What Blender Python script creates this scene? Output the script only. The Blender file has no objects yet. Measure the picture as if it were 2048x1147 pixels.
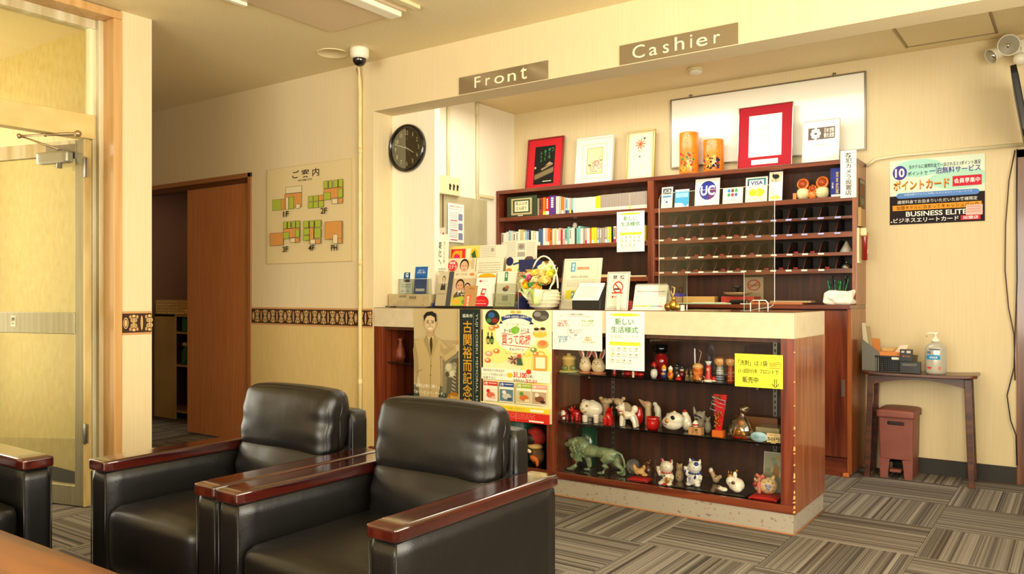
import bpy, bmesh, math, random
from mathutils import Vector, Matrix, noise
random.seed(7)
SC = bpy.context.scene
COL = SC.collection
R = math.radians
# ---------------------------------------------------------------- camera (2048x1147 frame), eye 1.13 m above the floor
YAW = 35.214; FPX = 1614.5; HOR = 590.3; EYE = 1.13
cam = bpy.data.cameras.new('camera'); camo = bpy.data.objects.new('camera', cam); COL.objects.link(camo)
camo.location = (0, 0, EYE); camo.rotation_euler = (R(90), 0, R(YAW))
cam.sensor_width = 36; cam.lens = 36*FPX/2048; cam.shift_y = (HOR-573.5)/2048; cam.clip_start = .05
SC.camera = camo
# ---------------------------------------------------------------- exposure, world, lamps
SC.view_settings.view_transform = 'Standard'; SC.view_settings.look = 'None'; SC.view_settings.gamma = 1
SC.view_settings.use_curve_mapping = False; SC.view_settings.exposure = 0.66
W = bpy.data.worlds.new('world'); SC.world = W; W.use_nodes = True
W.node_tree.nodes['Background'].inputs[0].default_value = (.95, .94, .88, 1)
W.node_tree.nodes['Background'].inputs[1].default_value = 1.6
def area(name, loc, rot, sx, sy, power, col):
    l = bpy.data.lights.new(name, 'AREA'); l.shape = 'RECTANGLE'; l.size = sx; l.size_y = sy; l.energy = power; l.color = col
    o = bpy.data.objects.new(name, l); COL.objects.link(o); o.location = loc; o.rotation_euler = rot; return o
area('daylight_window_rear', (-.6, -3.0, 1.45), (R(112), 0, 0), 4.0, 1.9, 165, (1, .93, .75))
area('daylight_window_right', (1.1, 1.3, 1.5), (R(112), 0, R(90)), 3.2, 1.5, 125, (1, .93, .75))
area('daylight_entrance', (-6.4, 1.3, 1.4), (R(90), 0, R(-90)), 1.6, 2.2, 34, (1, .93, .72))
area('desk_lamp_tubes', (-2.5, 4.65, 2.60), (0, 0, 0), 2.4, .9, 26, (1, .95, .82))
area('closet_fill', (-6.2, 4.5, 2.2), (0, 0, 0), .3, .3, 5, (1, .85, .6))  # unseen fill lamp added to brighten what stands in the closet
SC.cycles.use_denoising = True
SC.cycles.max_bounces = 8; SC.cycles.transparent_max_bounces = 16; SC.cycles.caustics_reflective = False; SC.cycles.caustics_refractive = False
# ---------------------------------------------------------------- photo measurements -> room points on known planes
_a = R(YAW); _F = Vector((-math.sin(_a), math.cos(_a), 0)); _R = Vector((math.cos(_a), math.sin(_a), 0)); _C = Vector((0, 0, EYE))
def ray(u, v): return _F + _R*((u-1024)/FPX) + Vector((0, 0, (HOR-v)/FPX))
def PY(u, v, y): d = ray(u, v); return _C + d*(y/d.y)
def PX(u, v, x): d = ray(u, v); return _C + d*(x/d.x)
def PZ(u, v, z): d = ray(u, v); return _C + d*((z-EYE)/d.z)
# ---------------------------------------------------------------- materials
MATS = {}
def lin(c):
    if isinstance(c, str):
        c = [int(c[i:i+2], 16)/255 for i in (0, 2, 4)]
        c = [x/12.92 if x <= .04045 else ((x+.055)/1.055)**2.4 for x in c]
    return (c[0], c[1], c[2], 1)
def mat(name, col='808080', rough=.5, metal=0, coat=0, spec=.5, trans=0, emit=None, es=1):
    if name in MATS: return MATS[name]
    m = bpy.data.materials.new(name); m.use_nodes = True; b = m.node_tree.nodes['Principled BSDF']
    b.inputs['Base Color'].default_value = lin(col); b.inputs['Roughness'].default_value = rough
    b.inputs['Metallic'].default_value = metal; b.inputs['Coat Weight'].default_value = coat; b.inputs['Coat Roughness'].default_value = .08
    b.inputs['Specular IOR Level'].default_value = spec; b.inputs['Transmission Weight'].default_value = trans
    if emit: b.inputs['Emission Color'].default_value = lin(emit); b.inputs['Emission Strength'].default_value = es
    MATS[name] = m; return m
def N(m, t, **k):
    n = m.node_tree.nodes.new(t)
    for a, v in k.items():
        if a.startswith('i_'): n.inputs[a[2:].replace('_', ' ')].default_value = v
        else: setattr(n, a, v)
    return n
def LK(m, a, b): m.node_tree.links.new(a, b)
def bsdf(m): return m.node_tree.nodes['Principled BSDF']
def ramp(m, fac, stops, interp='LINEAR'):
    r = N(m, 'ShaderNodeValToRGB'); r.color_ramp.interpolation = interp; e = r.color_ramp.elements
    while len(e) < len(stops): e.new(.5)
    for i, (p, c) in enumerate(stops): e[i].position = p; e[i].color = lin(c)
    LK(m, fac, r.inputs[0]); return r
def coords(m, scale=(1, 1, 1), kind='Object'):
    t = N(m, 'ShaderNodeTexCoord'); mp = N(m, 'ShaderNodeMapping'); mp.inputs['Scale'].default_value = scale
    LK(m, t.outputs[kind], mp.inputs[0]); return mp.outputs[0]
def noisy(name, c1, c2, scale=(5, 5, 5), nscale=1, rough=.5, bump=0, bscale=(60, 60, 60), coat=0, metal=0, detail=4, lo=.35, hi=.65, spec=.5, bdist=.002):
    if name in MATS: return MATS[name]
    m = mat(name, c1, rough, metal, coat, spec)
    n = N(m, 'ShaderNodeTexNoise'); n.inputs['Scale'].default_value = nscale; n.inputs['Detail'].default_value = detail
    LK(m, coords(m, scale), n.inputs['Vector'])
    LK(m, ramp(m, n.outputs[0], [(lo, c1), (hi, c2)]).outputs[0], bsdf(m).inputs['Base Color'])
    if bump:
        n2 = N(m, 'ShaderNodeTexNoise'); n2.inputs['Scale'].default_value = 1; n2.inputs['Detail'].default_value = 3
        LK(m, coords(m, bscale), n2.inputs['Vector'])
        b = N(m, 'ShaderNodeBump'); b.inputs['Strength'].default_value = bump; b.inputs['Distance'].default_value = bdist
        LK(m, n2.outputs[0], b.inputs['Height']); LK(m, b.outputs[0], bsdf(m).inputs['Normal'])
    return m
def glass(name, tint='ffffff', refl=.06):
    if name in MATS: return MATS[name]
    m = bpy.data.materials.new(name); m.use_nodes = True; nt = m.node_tree; nt.nodes.clear()
    o = N(m, 'ShaderNodeOutputMaterial'); mx = N(m, 'ShaderNodeMixShader'); t = N(m, 'ShaderNodeBsdfTransparent'); g = N(m, 'ShaderNodeBsdfGlossy')
    t.inputs[0].default_value = lin(tint); g.inputs['Roughness'].default_value = .02
    f = N(m, 'ShaderNodeLayerWeight'); f.inputs[0].default_value = .35; mm = N(m, 'ShaderNodeMath', operation='MULTIPLY_ADD')
    LK(m, f.outputs['Fresnel'], mm.inputs[0]); mm.inputs[1].default_value = .4; mm.inputs[2].default_value = refl*.3
    LK(m, mm.outputs[0], mx.inputs[0]); LK(m, t.outputs[0], mx.inputs[1]); LK(m, g.outputs[0], mx.inputs[2]); LK(m, mx.outputs[0], o.inputs[0])
    MATS[name] = m; return m
def flat(c):  # printed ink / paper of one colour
    return mat('ink_'+c, c, .75, spec=.25)
wall_paper = noisy('wallpaper_cream', 'ddcba2', 'dac69b', (90, 90, 3), 1, .75, .10, (260, 260, 26), detail=3, spec=.3)
wall_white = noisy('wallpaper_pale', 'efe7d0', 'ece2c8', (90, 90, 3), 1, .75, .15, (260, 260, 26), spec=.3)
wall_low = noisy('wallpaper_lower', 'd6ba7c', 'd0b374', (60, 60, 8), 1, .65, .2, (260, 260, 30), spec=.3)
ceil_m = noisy('ceiling_texture', 'ead9ac', 'e4d2a2', (70, 110, 70), 1, .85, .6, (150, 220, 150), spec=.2)
vest_m = noisy('wallpaper_mottled', 'dac98a', 'ccb36c', (26, 26, 14), 1, .6, .1, detail=4, lo=.35, hi=.75)
timber = noisy('timber_frame', 'cda268', 'be8f52', (30, 30, 1.5), 1, .45, coat=.2)
alu = noisy('aluminium', 'a8a490', '9a9680', (60, 60, 2), 1, .32, metal=.75)
alu_w = noisy('aluminium_worn', 'd8cfae', 'b59f6c', (12, 12, 1.5), 1, .45, metal=.15)
def woodmat(name, c1, c2, c3, rough=.3, coat=.4, ax=2, sc=1.0, bump=.05):
    if name in MATS: return MATS[name]
    m = mat(name, c1, rough, coat=coat)
    s = [26*sc]*3; s[ax] = 1.6*sc
    n = N(m, 'ShaderNodeTexNoise'); n.inputs['Scale'].default_value = 1; n.inputs['Detail'].default_value = 6; n.inputs['Distortion'].default_value = .8
    LK(m, coords(m, s), n.inputs['Vector'])
    LK(m, ramp(m, n.outputs[0], [(.32, c2), (.5, c1), (.68, c3)]).outputs[0], bsdf(m).inputs['Base Color'])
    b = N(m, 'ShaderNodeBump'); b.inputs['Strength'].default_value = bump; b.inputs['Distance'].default_value = .001
    LK(m, n.outputs[0], b.inputs['Height']); LK(m, b.outputs[0], bsdf(m).inputs['Normal']); return m
wood_red = woodmat('veneer_red_brown', '6a2c15', '4a1a0b', '7e3a1e', ax=2)
wood_redh = woodmat('veneer_red_brown_long', '6a2c15', '4a1a0b', '7e3a1e', ax=0)
wood_orange = woodmat('veneer_orange_worn', '8c4820', '6c3012', 'a05a2a', ax=2)
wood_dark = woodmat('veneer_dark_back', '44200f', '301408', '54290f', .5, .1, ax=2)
wood_arm = woodmat('cherry_lacquer', '3a100a', '260806', '4a180d', .16, 1, ax=1)
wood_table = woodmat('burl_table', '7e4218', '4c220a', '96541c', .38, .25, ax=0, sc=.35)
wood_side = woodmat('side_table_brown', '4a2412', '32160a', '5e321a', .35, .3, ax=0)
door_br = noisy('door_brown', 'bd7a48', 'b06c3a', (50, 50, 3), 1, .55, .15)
leather = noisy('black_leather', '0b0908', '0f0c0a', (4, 4, 4), 1, .34, .25, (330, 330, 330), spec=.5)
def leather_wrinkle():
    m = leather
    b = [n for n in m.node_tree.nodes if n.type == 'BUMP'][0]
    n = N(m, 'ShaderNodeTexNoise'); n.inputs['Scale'].default_value = 9; n.inputs['Detail'].default_value = 2; n.inputs['Distortion'].default_value = 1.2
    LK(m, coords(m, (1, 1, .6)), n.inputs['Vector'])
    b2 = N(m, 'ShaderNodeBump'); b2.inputs['Strength'].default_value = .12; b2.inputs['Distance'].default_value = .012
    LK(m, n.outputs[0], b2.inputs['Height']); LK(m, b2.outputs[0], b.inputs['Normal'])
leather_wrinkle()
white_lam = noisy('laminate_beige', 'cfc0a0', 'c8b896', (20, 20, 20), 1, .4)
plinth_m = noisy('plinth_scuffed', 'a09686', '70543f', (45, 45, 70), 1, .6, detail=9, lo=.6, hi=.72)
black_pl = mat('black_plastic', '141312', .4); black_gl = mat('black_gloss', '0c0b0c', .12, coat=.6)
white_pl = mat('white_plastic', 'e6dfc8', .4); cream_pl = mat('cream_plastic', 'd9cc9f', .45)
chrome = mat('chrome', 'd8d4c8', .12, 1); gold = mat('gold_metal', 'b58a3c', .3, .9); steel = mat('steel', '8e877a', .35, .9)
paper = mat('paper_white', 'ece7d6', .7, spec=.2); grey_pl = mat('grey_plastic', '9a9484', .5)
clear = glass('clear_acrylic', 'f6f8f4', .05); pane = glass('window_pane', 'f4f2e4', .06); shelf_gl = mat('dark_glass_shelf', '0e0c0c', .08, coat=.5)
edge_gl = mat('acrylic_edge', 'dfe6da', .2, spec=.8)
rubber = mat('dark_rubber', '2a2622', .7)
# ---------------------------------------------------------------- mesh helpers
class MB:
    def __init__(s): s.v = []; s.f = []; s.m = []; s.s = []; s.M = Matrix(); s.mats = []
    def mi(s, m):
        if m not in s.mats: s.mats.append(m)
        return s.mats.index(m)
    def add(s, vs, fs, m=None, smooth=False):
        o = len(s.v); s.v += [s.M @ Vector(v) for v in vs]
        k = s.mi(m) if m else 0
        for f in fs: s.f.append([i+o for i in f]); s.m.append(k); s.s.append(smooth)
        return s
    def box(s, x0, x1, y0, y1, z0, z1, m=None):
        vs = [(x, y, z) for x in (x0, x1) for y in (y0, y1) for z in (z0, z1)]
        return s.add(vs, [(0, 1, 3, 2), (4, 6, 7, 5), (0, 4, 5, 1), (2, 3, 7, 6), (0, 2, 6, 4), (1, 5, 7, 3)], m)
    def rbox(s, x0, x1, y0, y1, z0, z1, r, m=None, n=10, e=None):
        # rounded (superellipsoid-like) box, subdivided and smooth
        cx, cy, cz = (x0+x1)/2, (y0+y1)/2, (z0+z1)/2; hx, hy, hz = (x1-x0)/2, (y1-y0)/2, (z1-z0)/2
        vs = []; fs = []; idx = {}
        def key(i, j, k):
            if (i, j, k) not in idx:
                p = [(-1+2*i/n)*hx, (-1+2*j/n)*hy, (-1+2*k/n)*hz]; q = []
                for a, h in zip(p, (hx, hy, hz)):
                    rr = min(r, h*.98); q.append(max(-h+rr, min(h-rr, a)))
                # snap cage to give the round corners enough vertices
                d = Vector([a-b for a, b in zip(p, q)])
                if d.length > 1e-9: d = d.normalized()*min(r, hx*.98, hy*.98, hz*.98)
                idx[(i, j, k)] = len(vs); vs.append((cx+q[0]+d.x, cy+q[1]+d.y, cz+q[2]+d.z))
            return idx[(i, j, k)]
        for a in range(n):
            for b in range(n):
                for c in (0, n):
                    q1 = [key(c, a, b), key(c, a+1, b), key(c, a+1, b+1), key(c, a, b+1)]
                    q2 = [key(a, c, b), key(a, c, b+1), key(a+1, c, b+1), key(a+1, c, b)]
                    q3 = [key(a, b, c), key(a+1, b, c), key(a+1, b+1, c), key(a, b+1, c)]
                    if c == 0: q1.reverse(); q2.reverse(); q3.reverse()
                    fs += [q1, q2, q3]
        return s.add(vs, fs, m, True)
    def prism(s, pts, a, b, axis='y', m=None, smooth=False):
        n = len(pts); mk = {'y': lambda p, t: (p[0], t, p[1]), 'z': lambda p, t: (p[0], p[1], t), 'x': lambda p, t: (t, p[0], p[1])}[axis]
        vs = [mk(p, a) for p in pts]+[mk(p, b) for p in pts]
        fs = [list(range(n)), list(range(2*n-1, n-1, -1))]+[(i, i+n, (i+1) % n+n, (i+1) % n) for i in range(n)]
        return s.add(vs, fs, m, smooth)
    def lathe(s, prof, n=20, m=None, c=(0, 0, 0), axis='z', arc=1.0, sq=(1, 1)):
        vs = []; fs = []
        for r, h in prof:
            for i in range(n):
                t = 2*math.pi*arc*i/n; p = (r*math.cos(t)*sq[0], r*math.sin(t)*sq[1], h)
                if axis == 'y': p = (p[0], p[2], p[1])
                if axis == 'x': p = (p[2], p[0], p[1])
                vs.append((c[0]+p[0], c[1]+p[1], c[2]+p[2]))
        for j in range(len(prof)-1):
            for i in range(n): fs.append((j*n+i, j*n+(i+1) % n, (j+1)*n+(i+1) % n, (j+1)*n+i))
        if prof[0][0] > 0: fs.append(list(range(n-1, -1, -1)))
        if prof[-1][0] > 0: fs.append(list(range((len(prof)-1)*n, len(prof)*n)))
        return s.add(vs, fs, m, True)
    def cyl(s, p0, p1, r0, r1=None, n=12, m=None): return s.tube([p0, p1], [r0, r0 if r1 is None else r1], n, m)
    def ell(s, c, r, m=None, n=14, k=9, rot=None):
        vs = []; fs = []
        q = Matrix.Rotation(0, 3, 'X') if rot is None else rot
        for j in range(1, k):
            ph = math.pi*j/k
            for i in range(n):
                t = 2*math.pi*i/n; vs.append(Vector(c)+q @ Vector((r[0]*math.sin(ph)*math.cos(t), r[1]*math.sin(ph)*math.sin(t), r[2]*math.cos(ph))))
        vs += [Vector(c)+q @ Vector((0, 0, r[2])), Vector(c)+q @ Vector((0, 0, -r[2]))]; T = len(vs)-2
        for i in range(n):
            fs.append((T, i, (i+1) % n)); fs.append((T+1, (k-2)*n+(i+1) % n, (k-2)*n+i))
            for j in range(k-2): fs.append((j*n+i, (j+1)*n+i, (j+1)*n+(i+1) % n, j*n+(i+1) % n))
        return s.add(vs, fs, m, True)
    def tube(s, path, rad, n=8, m=None, closed=False):
        path = [Vector(p) for p in path]; L = len(path); rad = rad if isinstance(rad, (list, tuple)) else [rad]*L
        vs = []; fs = []; up = Vector((0, 0, 1))
        for i, p in enumerate(path):
            a = path[(i-1) % L] if (closed or i) else p; b = path[(i+1) % L] if (closed or i < L-1) else p
            d = (b-a).normalized(); u = up if abs(d.dot(up)) < .95 else Vector((1, 0, 0))
            x = d.cross(u).normalized(); y = d.cross(x)
            for k in range(n): t = 2*math.pi*k/n; vs.append(p+(x*math.cos(t)+y*math.sin(t))*rad[i])
        for i in range(L if closed else L-1):
            for k in range(n): fs.append((i*n+k, i*n+(k+1) % n, ((i+1) % L)*n+(k+1) % n, ((i+1) % L)*n+k))
        if not closed: fs += [list(range(n-1, -1, -1)), list(range((L-1)*n, L*n))]
        return s.add(vs, fs, m, True)
    def build(s, name, m=None, parent=None, bevel=0, seg=2, loc=None, **props):
        me = bpy.data.meshes.new(name); me.from_pydata([tuple(v) for v in s.v], [], s.f)
        if s.mats:
            for k in s.mats: me.materials.append(k)
            me.polygons.foreach_set('material_index', s.m)
        elif m: me.materials.append(m)
        me.polygons.foreach_set('use_smooth', s.s); me.update()
        bm = bmesh.new(); bm.from_mesh(me); bmesh.ops.remove_doubles(bm, verts=bm.verts, dist=2e-6) if any(s.s) else None; bmesh.ops.recalc_face_normals(bm, faces=bm.faces); bm.to_mesh(me); bm.free()
        o = bpy.data.objects.new(name, me); COL.objects.link(o)
        if parent: o.parent = parent
        if loc: o.location = loc
        if bevel:
            b = o.modifiers.new('edge', 'BEVEL'); b.width = bevel; b.segments = seg; b.limit_method = 'ANGLE'
        for k, v in props.items(): o[k] = v
        return o
def thing(name, label, cat, loc=(0, 0, 0), rz=0, group=None):
    o = bpy.data.objects.new(name, None); COL.objects.link(o); o.empty_display_size = .05
    o.location = loc; o.rotation_euler = (0, 0, rz); o['label'] = label; o['category'] = cat
    if group: o['group'] = group
    return o
def tag(o, label, cat, group=None):
    o['label'] = label; o['category'] = cat
    if group: o['group'] = group
    return o
def struct(o): o['kind'] = 'structure'; return o
def bx(name, x0, x1, y0, y1, z0, z1, m, parent=None, bevel=0, **k): return MB().box(x0, x1, y0, y1, z0, z1).build(name, m, parent, bevel, **k)
# ---------------------------------------------------------------- text and flat print
_tc = {}; _fc = bpy.data.curves.new('glyphs', 'FONT'); _fc.resolution_u = 3
def glyphs(body, bold=0, align='CENTER', space=1.0):
    if any(ord(ch) > 0x2000 for ch in body): bold = min(bold, .013)
    k = (body, bold, align, space)
    if k not in _tc:
        _fc.body = body; _fc.offset = bold; _fc.align_x = align; _fc.space_line = space
        o = bpy.data.objects.new('g', _fc); me = o.to_mesh()
        _tc[k] = ([(v.co.x, v.co.y) for v in me.vertices], [tuple(p.vertices) for p in me.polygons]); o.to_mesh_clear(); bpy.data.objects.remove(o)
    return _tc[k]
class Print:
    """ink on a sheet: artwork units w x h (y down) laid on a real rectangle ww x hh in the local XZ plane, facing -Y"""
    def __init__(s, w, h, ww, hh, y=-.0006, step=.00022): s.w = w; s.h = h; s.ww = ww; s.hh = hh; s.b = MB(); s.y = y; s.st = step
    def T(s, x, y): return ((x/s.w)*s.ww, s.y, (1-y/s.h)*s.hh)
    def _n(s): s.y -= s.st
    def rect(s, x0, y0, x1, y1, c): s.poly([(x0, y0), (x1, y0), (x1, y1), (x0, y1)], c); return s
    def clip(s, pts):
        for ax, lim, sg in ((0, 0, 1), (0, s.w, -1), (1, 0, 1), (1, s.h, -1)):
            out = []
            for i, q in enumerate(pts):
                r_ = pts[i-1]; a, b = (q[ax]-lim)*sg, (r_[ax]-lim)*sg
                if (a >= 0) != (b >= 0): t = b/(b-a); out.append((r_[0]+(q[0]-r_[0])*t, r_[1]+(q[1]-r_[1])*t))
                if a >= 0: out.append(q)
            pts = out
            if len(pts) < 3: return []
        return pts
    def poly(s, pts, c):
        pts = s.clip(pts)
        if not pts: return s
        s._n(); s.b.add([s.T(*p) for p in pts], [list(range(len(pts)))], flat(c)); return s
    def ell(s, cx, cy, rx, ry, c, n=20, a0=0, a1=360):
        return s.poly([(cx+rx*math.cos(R(a0+(a1-a0)*i/n)), cy+ry*math.sin(R(a0+(a1-a0)*i/n))) for i in range(n+(a1-a0 < 360))], c)
    def ring(s, cx, cy, rx, ry, t, c, n=24):
        s._n(); vs = []
        for k in (1, 0):
            for i in range(n): a = 2*math.pi*i/n; vs.append(s.T(cx+(rx-k*t)*math.cos(a), cy+(ry-k*t)*math.sin(a)))
        s.b.add(vs, [(i, (i+1) % n, n+(i+1) % n, n+i) for i in range(n)], flat(c)); return s
    def line(s, x0, y0, x1, y1, t, c):
        d = math.hypot(x1-x0, y1-y0) or 1; nx, ny = -(y1-y0)/d*t/2, (x1-x0)/d*t/2
        return s.poly([(x0+nx, y0+ny), (x1+nx, y1+ny), (x1-nx, y1-ny), (x0-nx, y0-ny)], c)
    def frame(s, x0, y0, x1, y1, t, c):
        for a in ((x0, y0, x1, y0+t), (x0, y1-t, x1, y1), (x0, y0, x0+t, y1), (x1-t, y0, x1, y1)): s.rect(*a, c)
        return s
    def text(s, body, x0, y0, x1, y1, c, bold=0, align='CENTER', space=1.0):
        g, f = glyphs(body, bold, align, space)
        if not g: return s
        xs = [p[0] for p in g]; ys = [p[1] for p in g]; ax, bx_ = min(xs), max(xs); ay, by = min(ys), max(ys)
        s._n(); s.b.add([s.T(x0+(p[0]-ax)/(bx_-ax+1e-9)*(x1-x0), y1-(p[1]-ay)/(by-ay+1e-9)*(y1-y0)) for p in g], f, flat(c)); return s
    def vtext(s, body, *a, **k): return s.text('\n'.join(body), *a, **k)
    def squiggle(s, x0, y0, x1, y1, c, rows=4, fill=.62):   # rows of print too small to read, as broken bars
        dy = (y1-y0)/rows
        for r in range(rows):
            x = x0
            while x < x1:
                w = random.uniform(.03, .1)*(x1-x0); s.rect(x, y0+r*dy, min(x+w, x1), y0+(r+fill*.6)*dy, c); x += w+random.uniform(.01, .025)*(x1-x0)
                s.y += s.st
        return s
    def done(s, parent, name='print', loc=None): return s.b.build(name, None, parent, loc=loc)
def sheet(name, label, cat, x, y, z, w, h, art=None, base='ece6d4', th=.0008, tilt=0, rz=0, group=None, aw=None, ah=None, mm=None):
    """a sheet standing at lower-left corner (x,y,z); art(Print) draws on it"""
    t = thing(name, label, cat, (x, y, z), rz, group); t.rotation_euler = (-tilt, 0, rz)
    bx('sheet', 0, w, 0, th, 0, h, mm or flat(base), t)
    if art: p = Print(aw or w*1000, ah or h*1000, w, h); art(p); p.done(t)
    return t
def rect_on(u0, v0, u1, v1, y):
    a = PY(u0, v0, y); b = PY(u1, v1, y); return a.x, b.z, b.x-a.x, a.z-b.z   # x, z, w, h
# ================================================================= THE ROOM
P0 = 3.856; P1 = 4.036; BK = 5.70; CH = 2.688; XL = -4.30
fl = struct(bx('floor', -7.8, 1.3, -3.2, 7.2, -.03, -.004, mat('subfloor_dark', '2c2722', .9)))
def carpet():
    m = mat('carpet_tile_stripes', '7a6a52', .95, spec=.1)
    c = coords(m, (1, 1, 1)); oi = N(m, 'ShaderNodeObjectInfo'); sp = N(m, 'ShaderNodeSeparateXYZ'); LK(m, c, sp.inputs[0])
    add = N(m, 'ShaderNodeMath', operation='MULTIPLY_ADD'); LK(m, oi.outputs['Random'], add.inputs[0]); add.inputs[1].default_value = 37.0; LK(m, sp.outputs[0], add.inputs[2])
    def band(f, seed):
        a = N(m, 'ShaderNodeMath', operation='MULTIPLY_ADD'); LK(m, add.outputs[0], a.inputs[0]); a.inputs[1].default_value = f; a.inputs[2].default_value = seed
        fl_ = N(m, 'ShaderNodeMath', operation='FLOOR'); LK(m, a.outputs[0], fl_.inputs[0])
        w = N(m, 'ShaderNodeTexWhiteNoise', noise_dimensions='1D'); LK(m, fl_.outputs[0], w.inputs['W']); return w.outputs['Value']
    r1 = ramp(m, band(62, 3), [(0, '7e766a'), (.2, '5c554e'), (.36, '8c857a'), (.52, '423d3a'), (.64, '726b62'), (.8, '4e423c'), (.9, '968f84')], 'CONSTANT')
    r2 = ramp(m, band(215, 11), [(0, '918a80'), (.3, '544d48'), (.55, '787066'), (.8, '3a3532')], 'CONSTANT')
    mx = N(m, 'ShaderNodeMix', data_type='RGBA'); mx.inputs[0].default_value = .42; LK(m, r1.outputs[0], mx.inputs[6]); LK(m, r2.outputs[0], mx.inputs[7])
    LK(m, mx.outputs[2], bsdf(m).inputs['Base Color'])
    n = N(m, 'ShaderNodeTexNoise'); n.inputs['Scale'].default_value = 420; LK(m, c, n.inputs['Vector'])
    b = N(m, 'ShaderNodeBump'); b.inputs['Strength'].default_value = .6; b.inputs['Distance'].default_value = .004; LK(m, n.outputs[0], b.inputs['Height']); LK(m, b.outputs[0], bsdf(m).inputs['Normal'])
    return m
cm = carpet(); TS = .519
t0 = MB().box(-TS/2+.001, TS/2-.001, -TS/2+.001, TS/2-.001, -.004, .002).build('carpet_tile', cm, fl, .0015, 1)
first = True
for i in range(-12, 4):
    for j in range(-5, 5):
        x = -1.112+TS*(i+.5); y = 3.865+TS*(j+.5)+.004
        if x < -7.4 or y > 5.75 or x > .9 or y < .9: continue
        if x < -4.5 and y < 2.5: continue
        if x < -3.5 and y > 4.3: continue
        if first: o = t0; first = False
        else: o = t0.copy(); COL.objects.link(o)
        o.location = (x, y, 0); o.rotation_euler = (0, 0, R(90) if (i+j) % 2 == 0 else 0)
struct(bx('ceiling', -7.8, 1.3, -3.2, 5.9, CH, CH+.05, ceil_m))
def W_(name, x0, x1, y0, y1, z0, z1, m=wall_paper): return struct(bx(name, x0, x1, y0, y1, z0, z1, m))
# P0 wall with the closet doorway (x -6.95 .. -5.17, top 2.03)
wf = W_('wall_front', -5.17, -3.85, P0, P1, 0, CH)
W_('wall_front', -7.7, -5.17, P0, P1, 2.03, CH)
W_('wall_front', -7.7, -6.95, P0, P1, 0, 2.03)
W_('wall_soffit', -3.85, 1.2, P0, P1, 2.353, CH)
W_('wall_pilaster', -3.85, -3.47, P1, P1+.05, 1.0515, CH, wall_white)
W_('wall_desk_side', -4.12, -4.0, P1, BK, 0, CH, wall_white)
W_('wall_back', -4.12, -.315, BK, BK+.1, 0, CH)
W_('wall_back', -.315, .6, BK, BK+.1, 1.985, CH)
W_('wall_back', .6, 1.3, BK, BK+.1, 0, CH)
W_('wall_right', 1.2, 1.3, 3.6, BK, 0, CH)
W_('wall_right', 1.2, 1.3, -.4, 3.6, 0, .7); W_('wall_right', 1.2, 1.3, -.4, 3.6, 2.3, CH); W_('wall_right', 1.2, 1.3, -3.2, -.4, 0, CH)
W_('wall_rear', -4.4, 1.3, -3.3, -3.2, 0, .45); W_('wall_rear', -4.4, 1.3, -3.3, -3.2, 2.45, CH)
W_('wall_rear', -4.4, -3.1, -3.3, -3.2, .45, 2.45); W_('wall_rear', 1.0, 1.3, -3.3, -3.2, .45, 2.45)
# left wall with the entrance opening y 1.28 .. 2.355
W_('wall_left', XL-.1, XL, 2.38, 2.557, 0, CH)
W_('wall_left', XL-.1, XL, -3.3, 1.25, 0, CH)
W_('wall_alcove', -7.7, XL-.1, 2.47, 2.557, 0, CH, wall_low)
W_('wall_alcove_end', -7.8, -7.7, 2.47, 5.3, 0, CH, wall_low)
# vestibule beyond the glass door
W_('wall_vestibule', -7.7, XL-.1, 2.42, 2.47, 0, 2.9, vest_m)
W_('wall_vestibule', -7.7, -4.4, .2, .3, 0, 2.9, vest_m)
W_('ceiling_vestibule', -7.7, -4.4, .2, 2.47, CH+.06, CH+.1, vest_m)
struct(bx('baseboard_vestibule', -7.7, -4.42, 2.412, 2.42, 0, .085, rubber))
# closet behind the sliding door
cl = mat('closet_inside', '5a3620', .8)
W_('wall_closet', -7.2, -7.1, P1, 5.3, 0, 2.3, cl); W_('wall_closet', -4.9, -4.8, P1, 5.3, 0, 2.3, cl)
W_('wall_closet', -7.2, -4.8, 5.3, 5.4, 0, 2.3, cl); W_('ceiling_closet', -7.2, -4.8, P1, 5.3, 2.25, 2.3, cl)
# lower wallpaper and border strip with scroll ornament
BD0, BD1 = .912, 1.042
struct(bx('wall_front_dado', -5.13, -3.85, P0-.003, P0, .06, BD0, wall_low))
def border(name, L, loc, rz):
    t = bpy.data.objects.new(name, None); COL.objects.link(t); t.location = loc; t.rotation_euler = (0, 0, rz); t['kind'] = 'structure'
    H = BD1-BD0; bx('border_strip', 0, L, -.002, 0, 0, H, flat('c08e5c'), t)
    p = Print(L*1000, H*1000, L, H, y=-.0022); h = H*1000
    p.rect(0, 12, L*1000, h-12, '3c2716'); p.st = .00004
    n = int(L*1000/92)+1; c = 'd6ae74'; c2 = 'b98d58'
    for i in range(n*2):
        cx = i*46+20
        if cx > L*1000-4: break
        big = i % 4 == 0; mid = h/2
        if i % 2 == 0:
            p.ell(cx, mid, 15 if big else 7, 31 if big else 40, c); p.ell(cx, mid, 12 if big else 4, 26 if big else 34, '4a3018' if big else c2)
            if big: p.ell(cx, mid, 8, 20, c)
        else:
            for s_ in (-1, 1):
                p.ring(cx-8, mid+s_*15, 11, 12, 4.5, c); p.ring(cx+8, mid+s_*15, 11, 12, 4.5, c)
                p.ell(cx-8, mid+s_*15, 4, 4, c); p.ell(cx+8, mid+s_*15, 4, 4, c)
                p.ell(cx, mid+s_*38, 10, 8, c); p.ell(cx-20, mid+s_*34, 7, 10, c2); p.ell(cx+20, mid+s_*34, 7, 10, c2)
            p.ell(cx, mid, 3, 9, c)
    p.done(t); 
    return t
border('trim_1', 1.27, (-5.125, P0-.003, BD0), 0)
border('trim_2', .17, (XL, 2.384, BD0-.0), R(90))
struct(bx('baseboard_back', -1.0, -.32, BK-.012, BK, 0, .1, rubber))
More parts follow.
